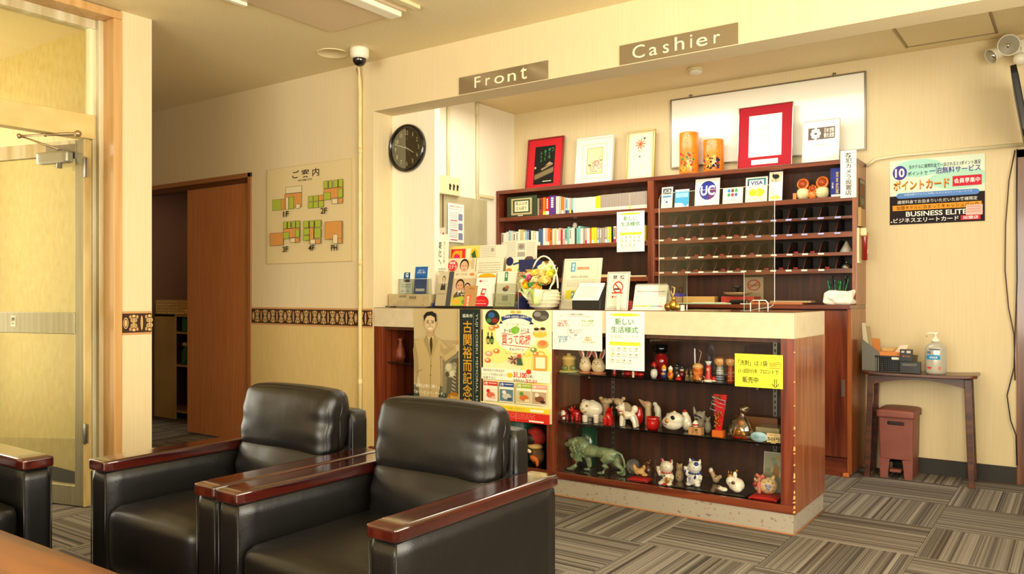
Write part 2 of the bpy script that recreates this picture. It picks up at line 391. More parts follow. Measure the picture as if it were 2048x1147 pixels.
struct(bx('baseboard_front', -5.13, -3.86, P0-.012, P0-.003, 0, .06, rubber))
# closet door frame and sliding doors
dr = bpy.data.objects.new('door_1', None); COL.objects.link(dr); dr['kind'] = 'structure'
fr = mat('door_trim_brown', 'a0683c', .45, coat=.2)
bx('frame', -5.17, -5.13, P0-.012, P1, 0, 2.06, fr, dr, .003); bx('frame', -6.99, -5.13, P0-.012, P1, 2.025, 2.06, fr, dr, .003); bx('frame', -6.99, -6.95, P0-.012, P1, 0, 2.06, fr, dr, .003)
bx('track', -6.95, -5.17, P0+.01, P0+.09, 1.99, 2.025, mat('door_track', '5c3018', .5), dr)
bx('sliding_door', -6.0, -5.17, P0+.02, P0+.05, .012, 1.995, door_br, dr, .004)
# entrance: timber surround, aluminium frame, transom, open glass leaf
e = bpy.data.objects.new('door_2', None); COL.objects.link(e); e['kind'] = 'structure'
bx('frame', XL-.13, XL+.006, 2.335, 2.382, 0, CH-.051, timber, e, .003)
bx('frame', XL-.13, XL+.006, 1.22, 2.382, CH-.05, CH-.006, timber, e, .003); bx('frame', XL-.13, XL+.006, 1.22, 1.27, 0, CH-.051, timber, e, .003)
m = MB(); m.box(XL-.22, XL-.13, 2.29, 2.336, 0, CH-.05); m.box(XL-.20, XL-.155, 2.268, 2.292, 0, 2.0); m.box(XL-.09-.04, XL-.10, 2.31, 2.337, 0, CH-.05)
m.build('jamb', alu_w, e, .003)
bx('transom', XL-.2, XL-.12, 1.27, 2.30, 1.985, 2.115, noisy('transom_cream', 'd4bd7c', 'cbb06c', (8, 8, 8), 1, .45), e, .003)
bx('head_rail', XL-.2, XL-.12, 1.27, 2.30, CH-.1, CH-.05, alu_w, e, .003)
bx('transom_pane', XL-.165, XL-.16, 1.27, 2.30, 2.115, CH-.1, pane, e)
m = MB(); m.box(XL-.175, XL-.13, 2.272, 2.292, 2.115, CH-.1); m.build('bead', mat('bead_light', 'efe2b4', .4), e)
leafdir = math.atan2(-.246, -.97)
lf = thing('glass_door', 'aluminium framed glass door standing open into the entrance, yellow wallpaper seen through it', 'door', (XL-.04, 2.225, .008), leafdir)
LW, LH = .92, 1.95
m = MB(); m.box(0, .062, 0, .036, 0, LH); m.build('stile', alu, lf, .002); bx('stile', LW-.06, LW, 0, .036, 0, LH, alu, lf, .002)
bx('stile_edge', -.012, 0, -.006, .038, 0, LH, noisy('stile_worn', 'cdb57c', 'a8874a', (12, 12, 2), 1, .5), lf, .002, label='worn yellowed hinge edge of the glass door')
bx('top_rail', .062, LW-.06, 0, .036, LH-.075, LH, alu_w, lf, .002); bx('bottom_rail', .062, LW-.06, 0, .036, 0, .105, alu, lf, .002)
bx('middle_rail', .062, LW-.06, -.004, .04, .915, 1.03, alu, lf, .003); bx('pane', .062, LW-.06, .016, .021, .105, .915, pane, lf); bx('pane', .062, LW-.06, .016, .021, 1.03, LH-.075, pane, lf)
s = MB(); s.box(.50, .535, .04, .042, .95, 1.01); st = s.build('push_sticker', paper, lf, label='small white sticker with a push sign')
p = Print(35, 60, .035, .06, y=0); p.text('押', 5, 8, 30, 34, '2a2a2a', .01); p.rect(8, 42, 27, 46, '555555'); po = p.done(st); po.location = (.535, .0425, .95); po.rotation_euler = (0, 0, R(180))
def hinge(z):
    h = MB(); h.box(-.036, .004, .036, .042, -.05, .05); h.cyl((-.02, .046, -.055), (-.02, .046, .055), .007); 
    for a in (-.03, .03):
        for b in (-.03, -.005): h.cyl((b, .042, a), (b, .0435, a), .003, n=6)
    return h.build('hinge', steel, lf, .001, loc=(0, 0, z), label='tarnished bronze hinge')
hinge(1.80); hinge(.39)
# the closer, on the face towards the lobby
m = MB(); m.box(.05, .27, .036, .041, LH-.10, LH-.02); m.build('closer_plate', steel, lf, .001)
m = MB(); m.rbox(.06, .29, .042, .088, LH-.125, LH-.06, .012); m.cyl((.14, .065, LH-.15), (.14, .065, LH-.05), .014)
cb = m.build('closer_body', mat('closer_silver', '98937e', .35, .6), lf)
m = MB(); m.tube([(.14, .065, LH-.05), (.33, .15, LH+.02)], .006); m.tube([(.33, .15, LH+.02), (.18, .12, LH+.022), (.17, .12, LH+.022), (.0, .07, LH+.024)], [.006, .006, .009, .008]); m.ell((.33, .15, LH+.02), (.014, .014, .014)); m.ell((.0, .07, LH+.024), (.018, .018, .018)); m.ell((.175, .12, LH+.022), (.012, .012, .012))
m.build('closer_arm', mat('closer_arm_bronze', 'a8906c', .35, .7), lf)
# open doorway at the far right of the back wall, hall beyond
d3 = bpy.data.objects.new('door_3', None); COL.objects.link(d3); d3['kind'] = 'structure'
brn = woodmat('brown_jamb', '6a4026', '4c2a16', '7e5034', ax=2)
bx('frame', -.318, -.27, BK-.02, BK+.12, 0, 2.0, brn, d3, .003); bx('frame', -.318, .62, BK-.02, BK+.12, 1.95, 2.0, brn, d3, .003); bx('frame', .58, .62, BK-.02, BK+.12, 0, 2.0, brn, d3, .003)
W_('wall_hall', -1.5, 1.3, 7.1, 7.2, 0, CH, noisy('hall_pale', 'e4dcc4', 'd8cfb4', (5, 5, 5), 1, .7)); W_('ceiling_hall', -1.5, 1.3, 5.8, 7.2, CH, CH+.05, ceil_m); W_('wall_hall', -1.6, -1.5, 5.8, 7.2, 0, CH)
# ceiling details
m = MB()
q = [PZ(u, v, CH) for u, v in ((1790, 58), (1812, 94), (1996, 63), (1978, 20))]
hx0, hx1 = q[1].x, q[2].x; hy1 = q[1].y; hy0 = hy1-.5
h = thing('ceiling_hatch', 'square access hatch with thin metal frame set in the ceiling above the desk', 'hatch', (0, 0, 0))
for a in ((hx0, hx1, hy1-.012, hy1), (hx0, hx1, hy0, hy0+.012), (hx0, hx0+.012, hy0, hy1), (hx1-.012, hx1, hy0, hy1)): m.box(*a, CH-.006, CH+.002)
m.build('frame', mat('hatch_frame', '968468', .5, .2), h); bx('panel', hx0+.014, hx1-.014, hy0+.014, hy1-.014, CH-.003, CH+.002, ceil_m, h)
# round blank disc and dome camera
c = PZ(665, 106, CH); m = MB(); m.lathe([(.0, .003), (.095, .003), (.098, 0), (.103, .001), (.104, .005)], 40, c=(c.x, c.y, CH-.005)); tag(m.build('ceiling_disc', mat('disc_cream', 'e6d5a8', .8)), 'flat round cover plate on the ceiling beside the dome camera', 'cover plate')
c = PZ(719, 97, CH); t = thing('dome_camera', 'white ceiling camera with a black glass dome above the wall pipe', 'camera', (c.x, c.y, CH))
MB().lathe([(.058, 0), (.06, -.01), (.06, -.045), (.05, -.062), (.044, -.066)], 28).build('housing', white_pl, t)
MB().lathe([(.043, -.06), (.044, -.07), (.04, -.088), (.028, -.104), (.012, -.112), (0, -.114)], 24).build('dome', black_gl, t)
c = PZ(1391, 136, CH); t = thing('smoke_detector', 'small round white smoke detector on the ceiling over the desk', 'detector', (c.x, c.y, CH))
MB().lathe([(.05, 0), (.052, -.012), (.045, -.018)], 24).build('base', cream_pl, t); MB().lathe([(.042, -.018), (.044, -.03), (.03, -.042), (0, -.045)], 24).build('sensor_head', white_pl, t)
# ceiling luminaire, shallow diffuser box
a = PZ(662, 60, CH)
t = thing('ceiling_light', 'large unlit square ceiling light with translucent cover and pale edge rails', 'ceiling light', (a.x, a.y, CH), 0)
diff = mat('diffuser_milky', 'cdb491', .3, coat=.4)
MB().box(0, .60, -1.25, 0, -.014, 0).build('diffuser', diff, t, .003)
bx('edge_rail', .50, .585, -1.25, -.02, -.045, -.0145, mat('tube_white', 'efe8d0', .3), t, .008); bx('edge_rail', .66, .70, -1.25, .0, -.02, 0, cream_pl, t, .003); bx('edge_rail', -.03, 0, -1.25, -.58, -.03, 0, mat('tube_white', 'efe8d0', .3), t, .003)
# vertical pipe from the camera down the wall
m = MB(); m.tube([(-3.945, P0-.05, CH-.005), (-3.95, P0-.045, CH-.05), (-3.957, P0-.0175, CH-.11), (-3.957, P0-.0175, CH-.2), (-3.957, P0-.0175, 1.6), (-3.957, P0-.0175, 0)], .0135, 12)
for z in (.55, 1.35, 2.1): m.tube([(-3.957, P0-.0175, z-.02), (-3.957, P0-.0175, z+.02)], .0155, 12)
tag(m.build('wall_pipe', noisy('pipe_cream', 'e2cf95', 'd8c080', (20, 20, 8), 1, .4)), 'cream plastic conduit pipe running down the wall under the dome camera', 'pipe')
# ================================================================= ARMCHAIRS
def cushion(m, x0, x1, y0, y1, z0, z1, puff=.02, r=.05, n=18, wr=0.0, seed=0, lean=0):
    k = MB(); k.rbox(x0, x1, y0, y1, z0, z1, r, n=n); cx, cy, cz = (x0+x1)/2, (y0+y1)/2, (z0+z1)/2
    for i, v in enumerate(k.v):
        a, b, c = (v.x-cx)/(x1-x0)*2, (v.y-cy)/(y1-y0)*2, (v.z-cz)/(z1-z0)*2
        f = (1-a*a)*(1-c*c) if abs(b) > .7 else 0; g = (1-a*a)*(1-b*b) if abs(c) > .7 else 0
        v.y += puff*max(f, 0)**.7*(1 if b > 0 else -1) if f > 0 else 0
        v.z += puff*.7*max(g, 0)**.5*(1 if c > 0 else -1) if g > 0 else 0
        if wr:   # gathered creases that fan out from the side seams
            e = max(0, abs(a)-.55)/.45; v.y += wr*e*math.sin(c*9+seed+a*3)*(1 if b > 0 else -1); v.z += wr*.5*e*math.sin(c*7+seed*2)
            w_ = noise.noise(Vector((v.x*9+seed, v.y*6, v.z*14))); v.y += w_*wr*.7
        if lean: v.y += (v.z-z0)*lean
    m.add(k.v, k.f, None, True)
def armchair(label, loc, rz):
    t = thing('armchair', label, 'armchair', loc, rz, 'black leather lobby armchairs'); w, d = .725, .74
    bx('base', .08, w-.08, .05, d-.03, .06, .22, leather, t, .01)
    for sx in (0, 1):
        for fy in (.05, d-.09):
            fx = .03 if sx == 0 else w-.08; MB().box(fx, fx+.05, fy, fy+.05, 0, .07).build('foot', black_pl, t, .004)
    for sx in (0, w-.10):
        m = MB(); m.rbox(sx, sx+.10, 0, d-.004, .055, .522, .016, n=12)
        a = m.build('arm', leather, t); k = MB()
        for xx in (sx+.004, sx+.096): k.tube([(xx, -.0005, .07), (xx, -.0005, .515)], .0022, 6)
        k.build('piping', leather, a)
        MB().rbox(sx-.004, sx+.104, -.008, d, .520, .560, .009, n=14).build('arm_cap', wood_arm, t)
    m = MB(); m.rbox(.105, w-.105, -.004, d-.16, .175, .405, .04, n=16)
    for v in m.v:
        u_ = (v.x-.3625)/.26; q = (v.y-.3)/.35
        if v.z > .3: v.z += .018*max(0, 1-u_*u_)*max(0, 1-q*q*.6)
        if v.y < .06: v.y -= .02*max(0, 1-u_*u_)*max(0, 1-((v.z-.3)/.14)**2)
    m.build('seat_cushion', leather, t)
    bx('front_panel', .10, w-.10, .01, .04, .06, .20, leather, t, .008)
    m = MB(); m.rbox(.103, w-.103, d-.092, d-.005, .1, .70, .02, n=14); bk = m.build('backrest', leather, t)
    k = MB(); k.tube([(.11, d-.09, .56), (.11, d-.09, .67), (.122, d-.09, .688), (w-.122, d-.09, .688), (w-.11, d-.09, .67), (w-.11, d-.09, .56)], .0025, 6); k.build('piping', leather, bk)
    m = MB(); cushion(m, .103, w-.103, .50, d-.08, .36, .56, .05, .05, wr=.006, seed=3, lean=.10)
    m.build('lumbar_cushion', leather, t)
    m = MB(); cushion(m, .108, w-.112, .515, d-.10, .535, .772, .022, .045, n=26, wr=.004, seed=1.3, lean=.12)
    pc = m.build('back_cushion', leather, t); s_ = pc.modifiers.new('smooth', 'SUBSURF'); s_.levels = 1; s_.render_levels = 1
    k = MB()
    for sx in (-1, 1):
        x = .3605+sx*.253; k.tube([(x, .59, .56), (x+sx*.003, .595, .62), (x-sx*.003, .60, .68), (x+sx*.002, .605, .71), (x-sx*.004, .61, .738)], .0025, 6)
    k.build('seam', leather, pc, kind='stuff')
    return t
armchair('black leather armchair with glossy cherry arms, standing in front of the dark poster', (-2.095, 1.455, 0), 0)
armchair('black leather armchair with cherry arms, between the glass door and the next armchair', (-2.84, 1.462, 0), 0)
armchair('black leather armchair turned sideways, only its arm showing before the glass door', (-3.005, 1.41-.725, 0), R(90))
# coffee table
t = thing('coffee_table', 'low wooden coffee table with orange-brown burl top', 'table', (-2.95, .48, 0))
MB().box(0, 1.3, 0, .63, .385, .42).build('tabletop', wood_table, t, .006)
m = MB(); m.box(.06, 1.24, .06, .57, .31, .385); m.build('apron', wood_table, t, .003)
for x in (.05, 1.19):
    for y in (.05, .52): MB().box(x, x+.06, y, y+.06, 0, .385).build('leg', wood_table, t, .004)
# ================================================================= FRONT COUNTER
CT = 1.05; CX0, CX1 = -3.845, -1.103; CY1 = 4.41
ct = thing('front_counter', 'long front desk with beige laminate band, dark wood display case and scuffed plinth', 'counter', (0, 0, 0))
bx('plinth', CX0, CX1-.004, P0+.006, CY1-.01, 0, .10, plinth_m, ct, .002)
m = MB(); m.tube([(CX0, P0+.003, .006), (CX1, P0+.003, .006), (CX1, CY1-.01, .006)], .005, 5); m.build('plinth_edge_strip', mat('worn_strip', '9a6238', .6), ct)
bx('band', CX0, CX1, P0, P0+.02, .925, CT-.003, white_lam, ct, .0015); bx('band', CX1-.02, CX1, P0+.0205, CY1, .925, CT-.003, white_lam, ct, .0015)
bx('countertop', CX0, CX1-.003, P0+.003, CY1, CT-.004, CT, woodmat('top_brown', '5e3a1e', '4a2a14', '70482a', .18, .6, ax=0), ct)
for x0, x1, mm_ in ((CX0, -3.77, wood_red), (-2.483, -2.435, wood_red), (-1.165, CX1+.001, wood_red)):
    bx('upright', x0, x1, P0+.002, CY1-.01 if x0 > -2 else P0+.43, .10, .925, mm_, ct, .0015)
bx('end_panel', CX1, CX1+.004, P0+.004, CY1-.008, .10, .925, wood_orange, ct, .001)
bx('base_rail', CX0, CX1, P0, P0+.025, .10, .137, wood_redh, ct, .002)
bx('case_floor', CX0, CX1-.01, P0+.03, P0+.43, .105, .130, shelf_gl, ct)
bx('back_panel', CX0, CX1-.01, P0+.43, P0+.445, .10, .925, wood_dark, ct)
bx('case_top', CX0, CX1-.01, P0+.022, P0+.43, .905, .925, wood_dark, ct)
S1, S2, S0 = .690, .415, .130
for z in (S1, S2):
    bx('glass_shelf', -2.434, -1.166, P0+.05, P0+.425, z-.009, z, shelf_gl, ct, .001); bx('glass_shelf', -3.769, -2.484, P0+.05, P0+.425, z-.009, z, shelf_gl, ct, .001)
def stdr(x, z0, z1):
    m = MB(); m.box(x-.011, x+.011, P0+.418, P0+.43, z0, z1); s = m.build('shelf_standard', steel, ct)
    k = MB(); z = z0+.012
    while z < z1-.02: k.box(x-.004, x+.004, P0+.4165, P0+.4182, z, z+.014); z += .03
    k.build('slots', black_pl, s, kind='stuff')
stdr(-2.28, .13, .90); stdr(-1.32, .13, .90)
m = MB(); 
for z in (S1, S2):
    for x in (-2.28, -1.32): m = MB(); m.box(x-.006, x+.006, P0+.13, P0+.43, z-.03, z-.0095); m.build('shelf_bracket', steel, ct, .002)
for x0, x1, y in ((-2.43, -1.79, P0+.028), (-1.83, -1.168, P0+.036)): bx('glass_door', x0, x1, y, y+.004, .14, .90, glass('case_glass', 'ffffff', .04), ct)
m = MB(); m.box(-1.178, -1.170, P0+.018, P0+.028, .685, .705); m.build('glass_lock', white_pl, ct, .002)
# chipped veneer along the corner
m = MB()
for z, h_, w_ in ((.86, .006, .002), (.72, .008, .0015), (.61, .005, .002), (.50, .016, .002), (.47, .006, .001), (.40, .022, .003), (.385, .006, .004), (.33, .010, .002), (.27, .028, .0025), (.255, .008, .005), (.20, .014, .002), (.172, .020, .004), (.155, .008, .007), (.128, .016, .003), (.108, .012, .005)):
    ox = random.uniform(0, .0005); m.prism([(CX1-w_, z), (CX1+.0048+ox, z+h_*.1), (CX1+.0048+ox, z+h_*.8), (CX1-w_*.2, z+h_), (CX1-w_*.5, z+h_*.6)], P0-.0007-ox, P0+w_*1.6+.003, 'y')
m.build('chipped_veneer', mat('bare_wood', 'd9a25e', .7), ct, kind='stuff')
# ================================================================= SHELVING WALL
BF = 5.43; BX0, BX1 = -3.995, -1.163; LT = 1.07
bc = thing('key_shelf_unit', 'wide reddish-brown shelving with book shelves, room key pigeonholes and lower cupboards', 'shelving', (0, 0, 0))
bx('top_board', BX0, BX1, BF, BK-.003, 1.97, 2.0, wood_redh, bc, .002)
bx('side_panel', BX1-.028, BX1, BF+.001, BK-.003, LT, 1.97, wood_orange, bc, .002); bx('side_panel', BX0, BX0+.03, BF+.001, BK-.003, LT, 1.97, wood_red, bc, .002)
bx('upright', -2.612, -2.563, BF+.001, BK-.003, LT, 1.97, wood_red, bc, .002)
bx('back_panel', BX0, BX1-.01, BK-.02, BK-.003, LT, 1.97, wood_dark, bc)
for x0, x1, zz in ((BX0+.03, -2.612, ((1.743, 1.775), (1.498, 1.532), (1.235, 1.268))), (-2.563, BX1-.028, ((1.732, 1.765), (1.62, 1.638), (1.503, 1.537), (1.385, 1.407), (1.272, 1.302)))):
    for a, b in zz: bx('shelf', x0, x1, BF+.004, BK-.02, a, b, wood_redh, bc, .0015)
px0 = -2.563+.05; NP = 13; pw = (-1.191-px0)/NP
bx('pigeonhole_side', -2.563, px0-.04, BF+.006, BK-.02, LT+.2, 1.732, wood_red, bc)
dv = wood_dark
m = MB(); pdk = mat('pigeonhole_shade', '1e0e08', .6); m.prism([(BF+.014, .0), (BF+.05, .0), (BF+.24, .0), (BF+.24, .085), (BF+.15, .085), (BF+.07, .062)], 0, .005, 'x', pdk); m.add([(0, BF+.010, 0), (.005, BF+.010, 0), (.005, BF+.068, .064), (0, BF+.068, .064), (0, BF+.0145, 0), (.005, BF+.0145, 0), (.005, BF+.0705, .062), (0, BF+.0705, .062)], [(0, 1, 2, 3), (4, 7, 6, 5), (0, 4, 5, 1), (1, 5, 6, 2), (2, 6, 7, 3), (3, 7, 4, 0)], wood_red); bx('pigeonhole_back_shade', -2.55, BX1-.03, BK-.03, BK-.0205, 1.303, 1.73, pdk, bc); d0 = m.build('divider', dv, bc)  # shade inside painted dark on plates and back sheet, lit front edges in red
m = MB(); m.box(0, .038, 0, .0012, 0, .011); tg0 = m.build('name_tag', flat('dcd8cc'), bc)
m = MB(); m.box(0, .038, 0, .0012, 0, .011); tg1 = m.build('name_tag', flat('a8aee0'), bc, label='pale blue pigeonhole tag')
f1 = f2 = f3 = True
key_m = mat('key_tag_red', '8c1c12', .25, coat=.5); ki = 0
for r, (zf, top) in enumerate(((1.638, 0), (1.537, 1), (1.407, 2), (1.302, 3))):
    for c in range(NP):
        x = px0+c*pw
        if c < NP-1:
            o = d0 if f1 else d0.copy(); 
            if not f1: COL.objects.link(o); o.parent = bc
            f1 = False; o.location = (x+pw-.003, 0, zf+.0005); 
        blue = (r == 0) or (r == 1 and c >= 7)
        if r >= 2 and c == NP-1: continue
        src = tg1 if blue else tg0; ff = f2 if blue else f3
        o = src if ff else src.copy()
        if not ff: COL.objects.link(o); o.parent = bc
        if blue: f2 = False
        else: f3 = False
        o.location = (x-.006+random.uniform(-.004, .004), BF-.0013, zf-.013)
        if (r, c) in ((1, 0), (1, 1), (1, 2), (1, 4), (1, 5), (1, 6), (2, 2), (2, 3), (2, 4), (2, 6), (2, 9), (2, 10), (3, 1), (3, 2), (3, 4), (3, 5), (3, 7), (3, 8), (3, 9), (3, 11)):
            m = MB(); kx = x+.045+random.uniform(-.01, .01); m.rbox(kx-.016, kx+.016, BF+.05, BF+.10, zf+.0005, zf+.0165, .006, n=4); m.tube([(kx, BF+.05, zf+.010), (kx+.008, BF+.04, zf+.014), (kx+.002, BF+.03, zf+.006)], .0015, 5)
            tag(m.build('room_key', key_m), 'red room key tag lying inside a pigeonhole of the shelving', 'key', 'room keys in the pigeonholes')
# lower cupboards
lw = bc
bx('counter_board', BX0, BX1-.002, 5.285, BK-.003, LT-.026, LT, wood_redh, lw, .002); bx('cupboard_side', BX1-.026, BX1-.001, 5.292, BK-.003, .02, LT-.026, wood_orange, lw, .001)
bx('cupboard_back', BX0, BX1-.03, 5.36, 5.38, .02, LT-.026, wood_dark, lw)
bx('toe_board', BX0, BX1-.02, 5.30, 5.32, .0, .115, wood_redh, lw)
for x1 in (-1.19, -1.66, -2.13, -2.60, -3.07, -3.54):
    o = bx('cupboard_door', x1-.46, x1, 5.297, 5.315, .12, 1.035, wood_red, lw, .002)
    k = MB(); k.box(x1-.035, x1-.017, 5.2955, 5.2972, .50, .605); q = k.build('pull', steel, o, .004)
m = MB(); m.rbox(-1.215, -1.175, 5.27, 5.30, .0, .03, .012, n=5); m.build('broken_corner', mat('bare_wood_orange', 'b8642a', .8), lw)
# books
def book(x, w, h, z, y0, c, label, grp, lab=None, lean=0, foot=None, d=.16, tall_txt=None):
    t = thing('book', label, 'book', (x, y0, z+.0006), 0, grp)
    if lean: t.rotation_euler = (0, lean, 0)
    bx('cover', 0, w-.0012, 0, d, 0, h, flat(c), t)
    bx('page_block', .001, w-.002, .004, d-.003, h-.0008, h+.0005, flat('e2dcc4'), t)
    p = Print(100, 300, w-.0012, h, y=-.0006)
    if foot: p.rect(0, 235, 100, 300, foot)
    if tall_txt:
        for k in range(5): p.rect(30, 30+k*34, 70, 54+k*34, tall_txt)
    if foot or tall_txt: p.done(t, 'spine_print')
    return t
def run(us, z, grp, shelfname, specs):
    n = 0
    tot = len(specs)
    for (u0, u1, hpx, c, foot, txt, alike) in specs:
        a = PY(u0, 450, BF+.03); b = PY(u1, 450, BF+.03); h = hpx*.00303
        n += 1
        ordn = f'{n}{"th" if 10 <= n % 100 <= 20 else {1: "st", 2: "nd", 3: "rd"}.get(n % 10, "th")}'
        cn = CN.get(c, 'pale'); fn = f' with {CN.get(foot, "coloured")} foot' if foot else ''
        lab = alike or f'{cn} book{fn}, {ordn} from the left on the {shelfname}'
        book(a.x, b.x-a.x, h, z, BF+.03, c, lab, grp if not alike else alike.split(' in ')[0]+' row', foot=foot, tall_txt=txt)
CN = {'e8e0c8': 'cream', '2c3a5a': 'navy', 'c8281e': 'red', 'e2701e': 'orange', '58307c': 'purple', 'f0cc28': 'yellow', '9cc8d0': 'light blue', '3a3a3a': 'dark grey', 'c9b878': 'olive', 'd8d2bc': 'pale grey', '8e3b2a': 'brown', '7fbcae': 'teal', 'a2958a': 'grey', '5c90b0': 'blue', 'e8a8a0': 'pink', '46648c': 'steel blue', 'f3efe0': 'white', '6c8a3c': 'green', '1c1c22': 'black', 'b0a890': 'warm grey', 'd4145a': 'magenta'}
sp = []
for u0, u1, h, c, f, tx in ((1075, 1077.5, 46, 'b0a890', None, None), (1078, 1085, 46, '8e3b2a', None, '1c1c22'), (1086, 1091, 47, 'e2701e', 'f0cc28', None), (1091.5, 1098, 47, 'c8281e', 'f3efe0', 'f3efe0'), (1098.5, 1111, 50, '58307c', None, 'e8e0c8'), (1112, 1115, 47, 'd8d2bc', None, None), (1115.5, 1118.5, 47, 'e8e0c8', None, 'a2958a'), (1119, 1122.5, 46, 'b0a890', None, None), (1123, 1127.5, 43, 'e2701e', 'e8e0c8', None), (1128, 1130.5, 42, 'e8a8a0', None, None), (1131, 1135.5, 41, '9cc8d0', '2c3a5a', '2c3a5a'), (1136, 1139, 40, 'e8e0c8', '46648c', None), (1139.5, 1142.5, 40, 'e8a8a0', 'f0cc28', None), (1143, 1146, 39, '7fbcae', '1c1c22', None), (1146.5, 1151.5, 39, 'e8e0c8', None, None)):
    sp.append((u0, u1, h, c, f, tx, None))
for k in range(12): sp.append((1152+k*3.25, 1155+k*3.25, 38.5, 'e8e0c8', None, None, 'thin cream paperback in the even row left of the yellow books, upper book shelf'))
sp.append((1191.2, 1195, 39, 'f0cc28', 'e8e0c8', None, None)); sp.append((1195.4, 1201, 40, 'f0cc28', 'e8e0c8', None, None))
for k in range(36):
    if k == 22: sp.append((1201.5+k*2.58, 1203.9+k*2.58, 41, 'b0a890', 'f0cc28', None, None)); continue
    sp.append((1201.5+k*2.58, 1203.9+k*2.58, 41+.04*k, 'a2958a', 'e8e0c8', None, 'slim grey magazine in the long run at the right of the upper book shelf'))
run(None, 1.775, 'books on the upper book shelf', 'upper book shelf', sp)
sp = []
cs = ['3a3a3a', '2c3a5a', 'd8d2bc', 'f3efe0', 'e8e0c8', '9cc8d0', 'd8d2bc', 'e8e0c8', 'f3efe0', 'e8e0c8', 'c9b878', 'd8d2bc', '9cc8d0', '46648c', '3a3a3a', 'e8e0c8', 'c9b878', 'f3efe0', '46648c', '46648c', 'e8e0c8', 'e8a8a0', 'e2701e', 'e2701e', 'e8e0c8', 'c9b878', 'f3efe0', 'e8a8a0', 'c8281e', 'e8a8a0', '7fbcae', '7fbcae', 'e8e0c8', 'e8e0c8', '3a3a3a', '7fbcae', '7fbcae', 'e8e0c8', 'a2958a', 'e8a8a0', 'e8e0c8', 'e2701e', 'f0cc28', 'f0cc28', 'a2958a', 'a2958a', 'a2958a', 'a2958a', 'f0cc28', 'f0cc28', '1c1c22', 'd8d2bc', 'c8281e', 'c8281e', 'e8a8a0', 'd8d2bc', '7fbcae', 'c9b878', 'e8e0c8', 'e2701e', 'f0cc28', 'd8d2bc', '7fbcae', 'e8a8a0', 'c9b878', 'f0cc28']
u = 992.5; rr = random.Random(5)
for k, c in enumerate(cs):
    w = rr.uniform(3.2, 5.8); h = 43+rr.uniform(-5, 3) if u < 1160 else 39+rr.uniform(-2, 1.5)
    foot = rr.choice([None, None, 'f3efe0', 'e8e0c8', 'd4145a' if k % 3 == 0 else None, '9cc8d0' if k % 4 == 0 else None]); txt = rr.choice([None, '3a3a3a', 'f3efe0', None]) if w > 4 else None
    if foot == c: foot = None
    sp.append((u, u+w-.3, h, c, foot, txt, None)); u += w
    if u > 1291: break
run(None, 1.532, 'books on the lower book shelf', 'lower book shelf', sp)
# framed calligraphy among the books
x, z, w, h = rect_on(1015, 384, 1074, 432, BF+.02)
t = thing('calligraphy_frame', 'dark green frame with small black calligraphy standing at the left of the books', 'picture', (x, BF+.012, 1.776)); h = .165
bx('frame', 0, w, 0, .02, 0, h, mat('frame_green', '26361c', .4), t, .003); p = Print(60, 50, w, h, y=-.0006)
p.rect(9, 5, 51, 46, 'b0a078'); p.rect(13, 9, 47, 41, '2c3a20'); p.rect(16, 12, 44, 38, 'ded4ac'); p.text('花ふぶき', 18, 14, 42, 22, '1c1c1a', .015); p.text('とんぼう', 20, 25, 40, 34, '1c1c1a', .015); p.rect(23, 47, 33, 48.5, 'e8e0c8'); p.done(t)
# ---------------------------------------------------------------- standing on top of the shelving
def pic(name, label, u0, v0, u1, v1, y, fm, art, fw=.018, tilt=.08, aw=100, ah=130, inner='ece6d4', z=2.0005, rz=0, dep=.018, cat='picture'):
    x, z_, w, h = rect_on(u0, v0, u1, v1, y); t = thing(name, label, cat, (x, y, z)); t.rotation_euler = (-tilt, 0, rz)
    for i, a in enumerate(((0, w, 0, fw), (0, w, h-fw, h))): bx('frame_rail', a[0], a[1], 0, dep, a[2], a[3], fm, t, .002)
    for a in ((0, fw), (w-fw, w)): bx('frame_stile', a[0], a[1], 0, dep, fw, h-fw, fm, t, .002)
    bx('backing', fw*.5, w-fw*.5, dep*.4, dep*.9, fw*.5, h-fw*.5, flat(inner), t)
    p = Print(aw, ah, w-2*fw, h-2*fw, y=dep*.4-.0003); art(p); o = p.done(t); o.location = (fw, 0, fw); return t
def a_castle(p):
    p.rect(0, 0, 100, 130, 'c4202a'); p.rect(20, 18, 80, 118, '16140f')
    p.vtext('鶴ヶ城', 60, 24, 66, 52, '4f9c6a'); p.vtext('春うた', 48, 28, 54, 56, '4f9c6a'); p.vtext('みちの', 37, 32, 42, 60, '4f9c6a'); p.text('つ', 68, 24, 76, 34, '4f9c6a')
    p.poly([(40, 78), (74, 64), (76, 68), (44, 82)], '8c7a58'); p.poly([(52, 70), (66, 60), (74, 66)], 'a08c64'); p.poly([(22, 92), (78, 74), (78, 86), (22, 104)], '6c5a3c')
    for k in range(6): p.line(24, 96+k*2, 78, 78+k*2, .6, 'a08c64')
    p.ell(24, 74, 3, 3, 'b8a888'); p.rect(48, 110, 74, 112, 'd8d0b8')
pic('red_framed_picture', 'red frame with dark castle print, leaning on the wall above the books', 1049, 271, 1121, 370, BK-.11, mat('frame_redwood', '7c1812', .3, coat=.4), a_castle, .012, .12)
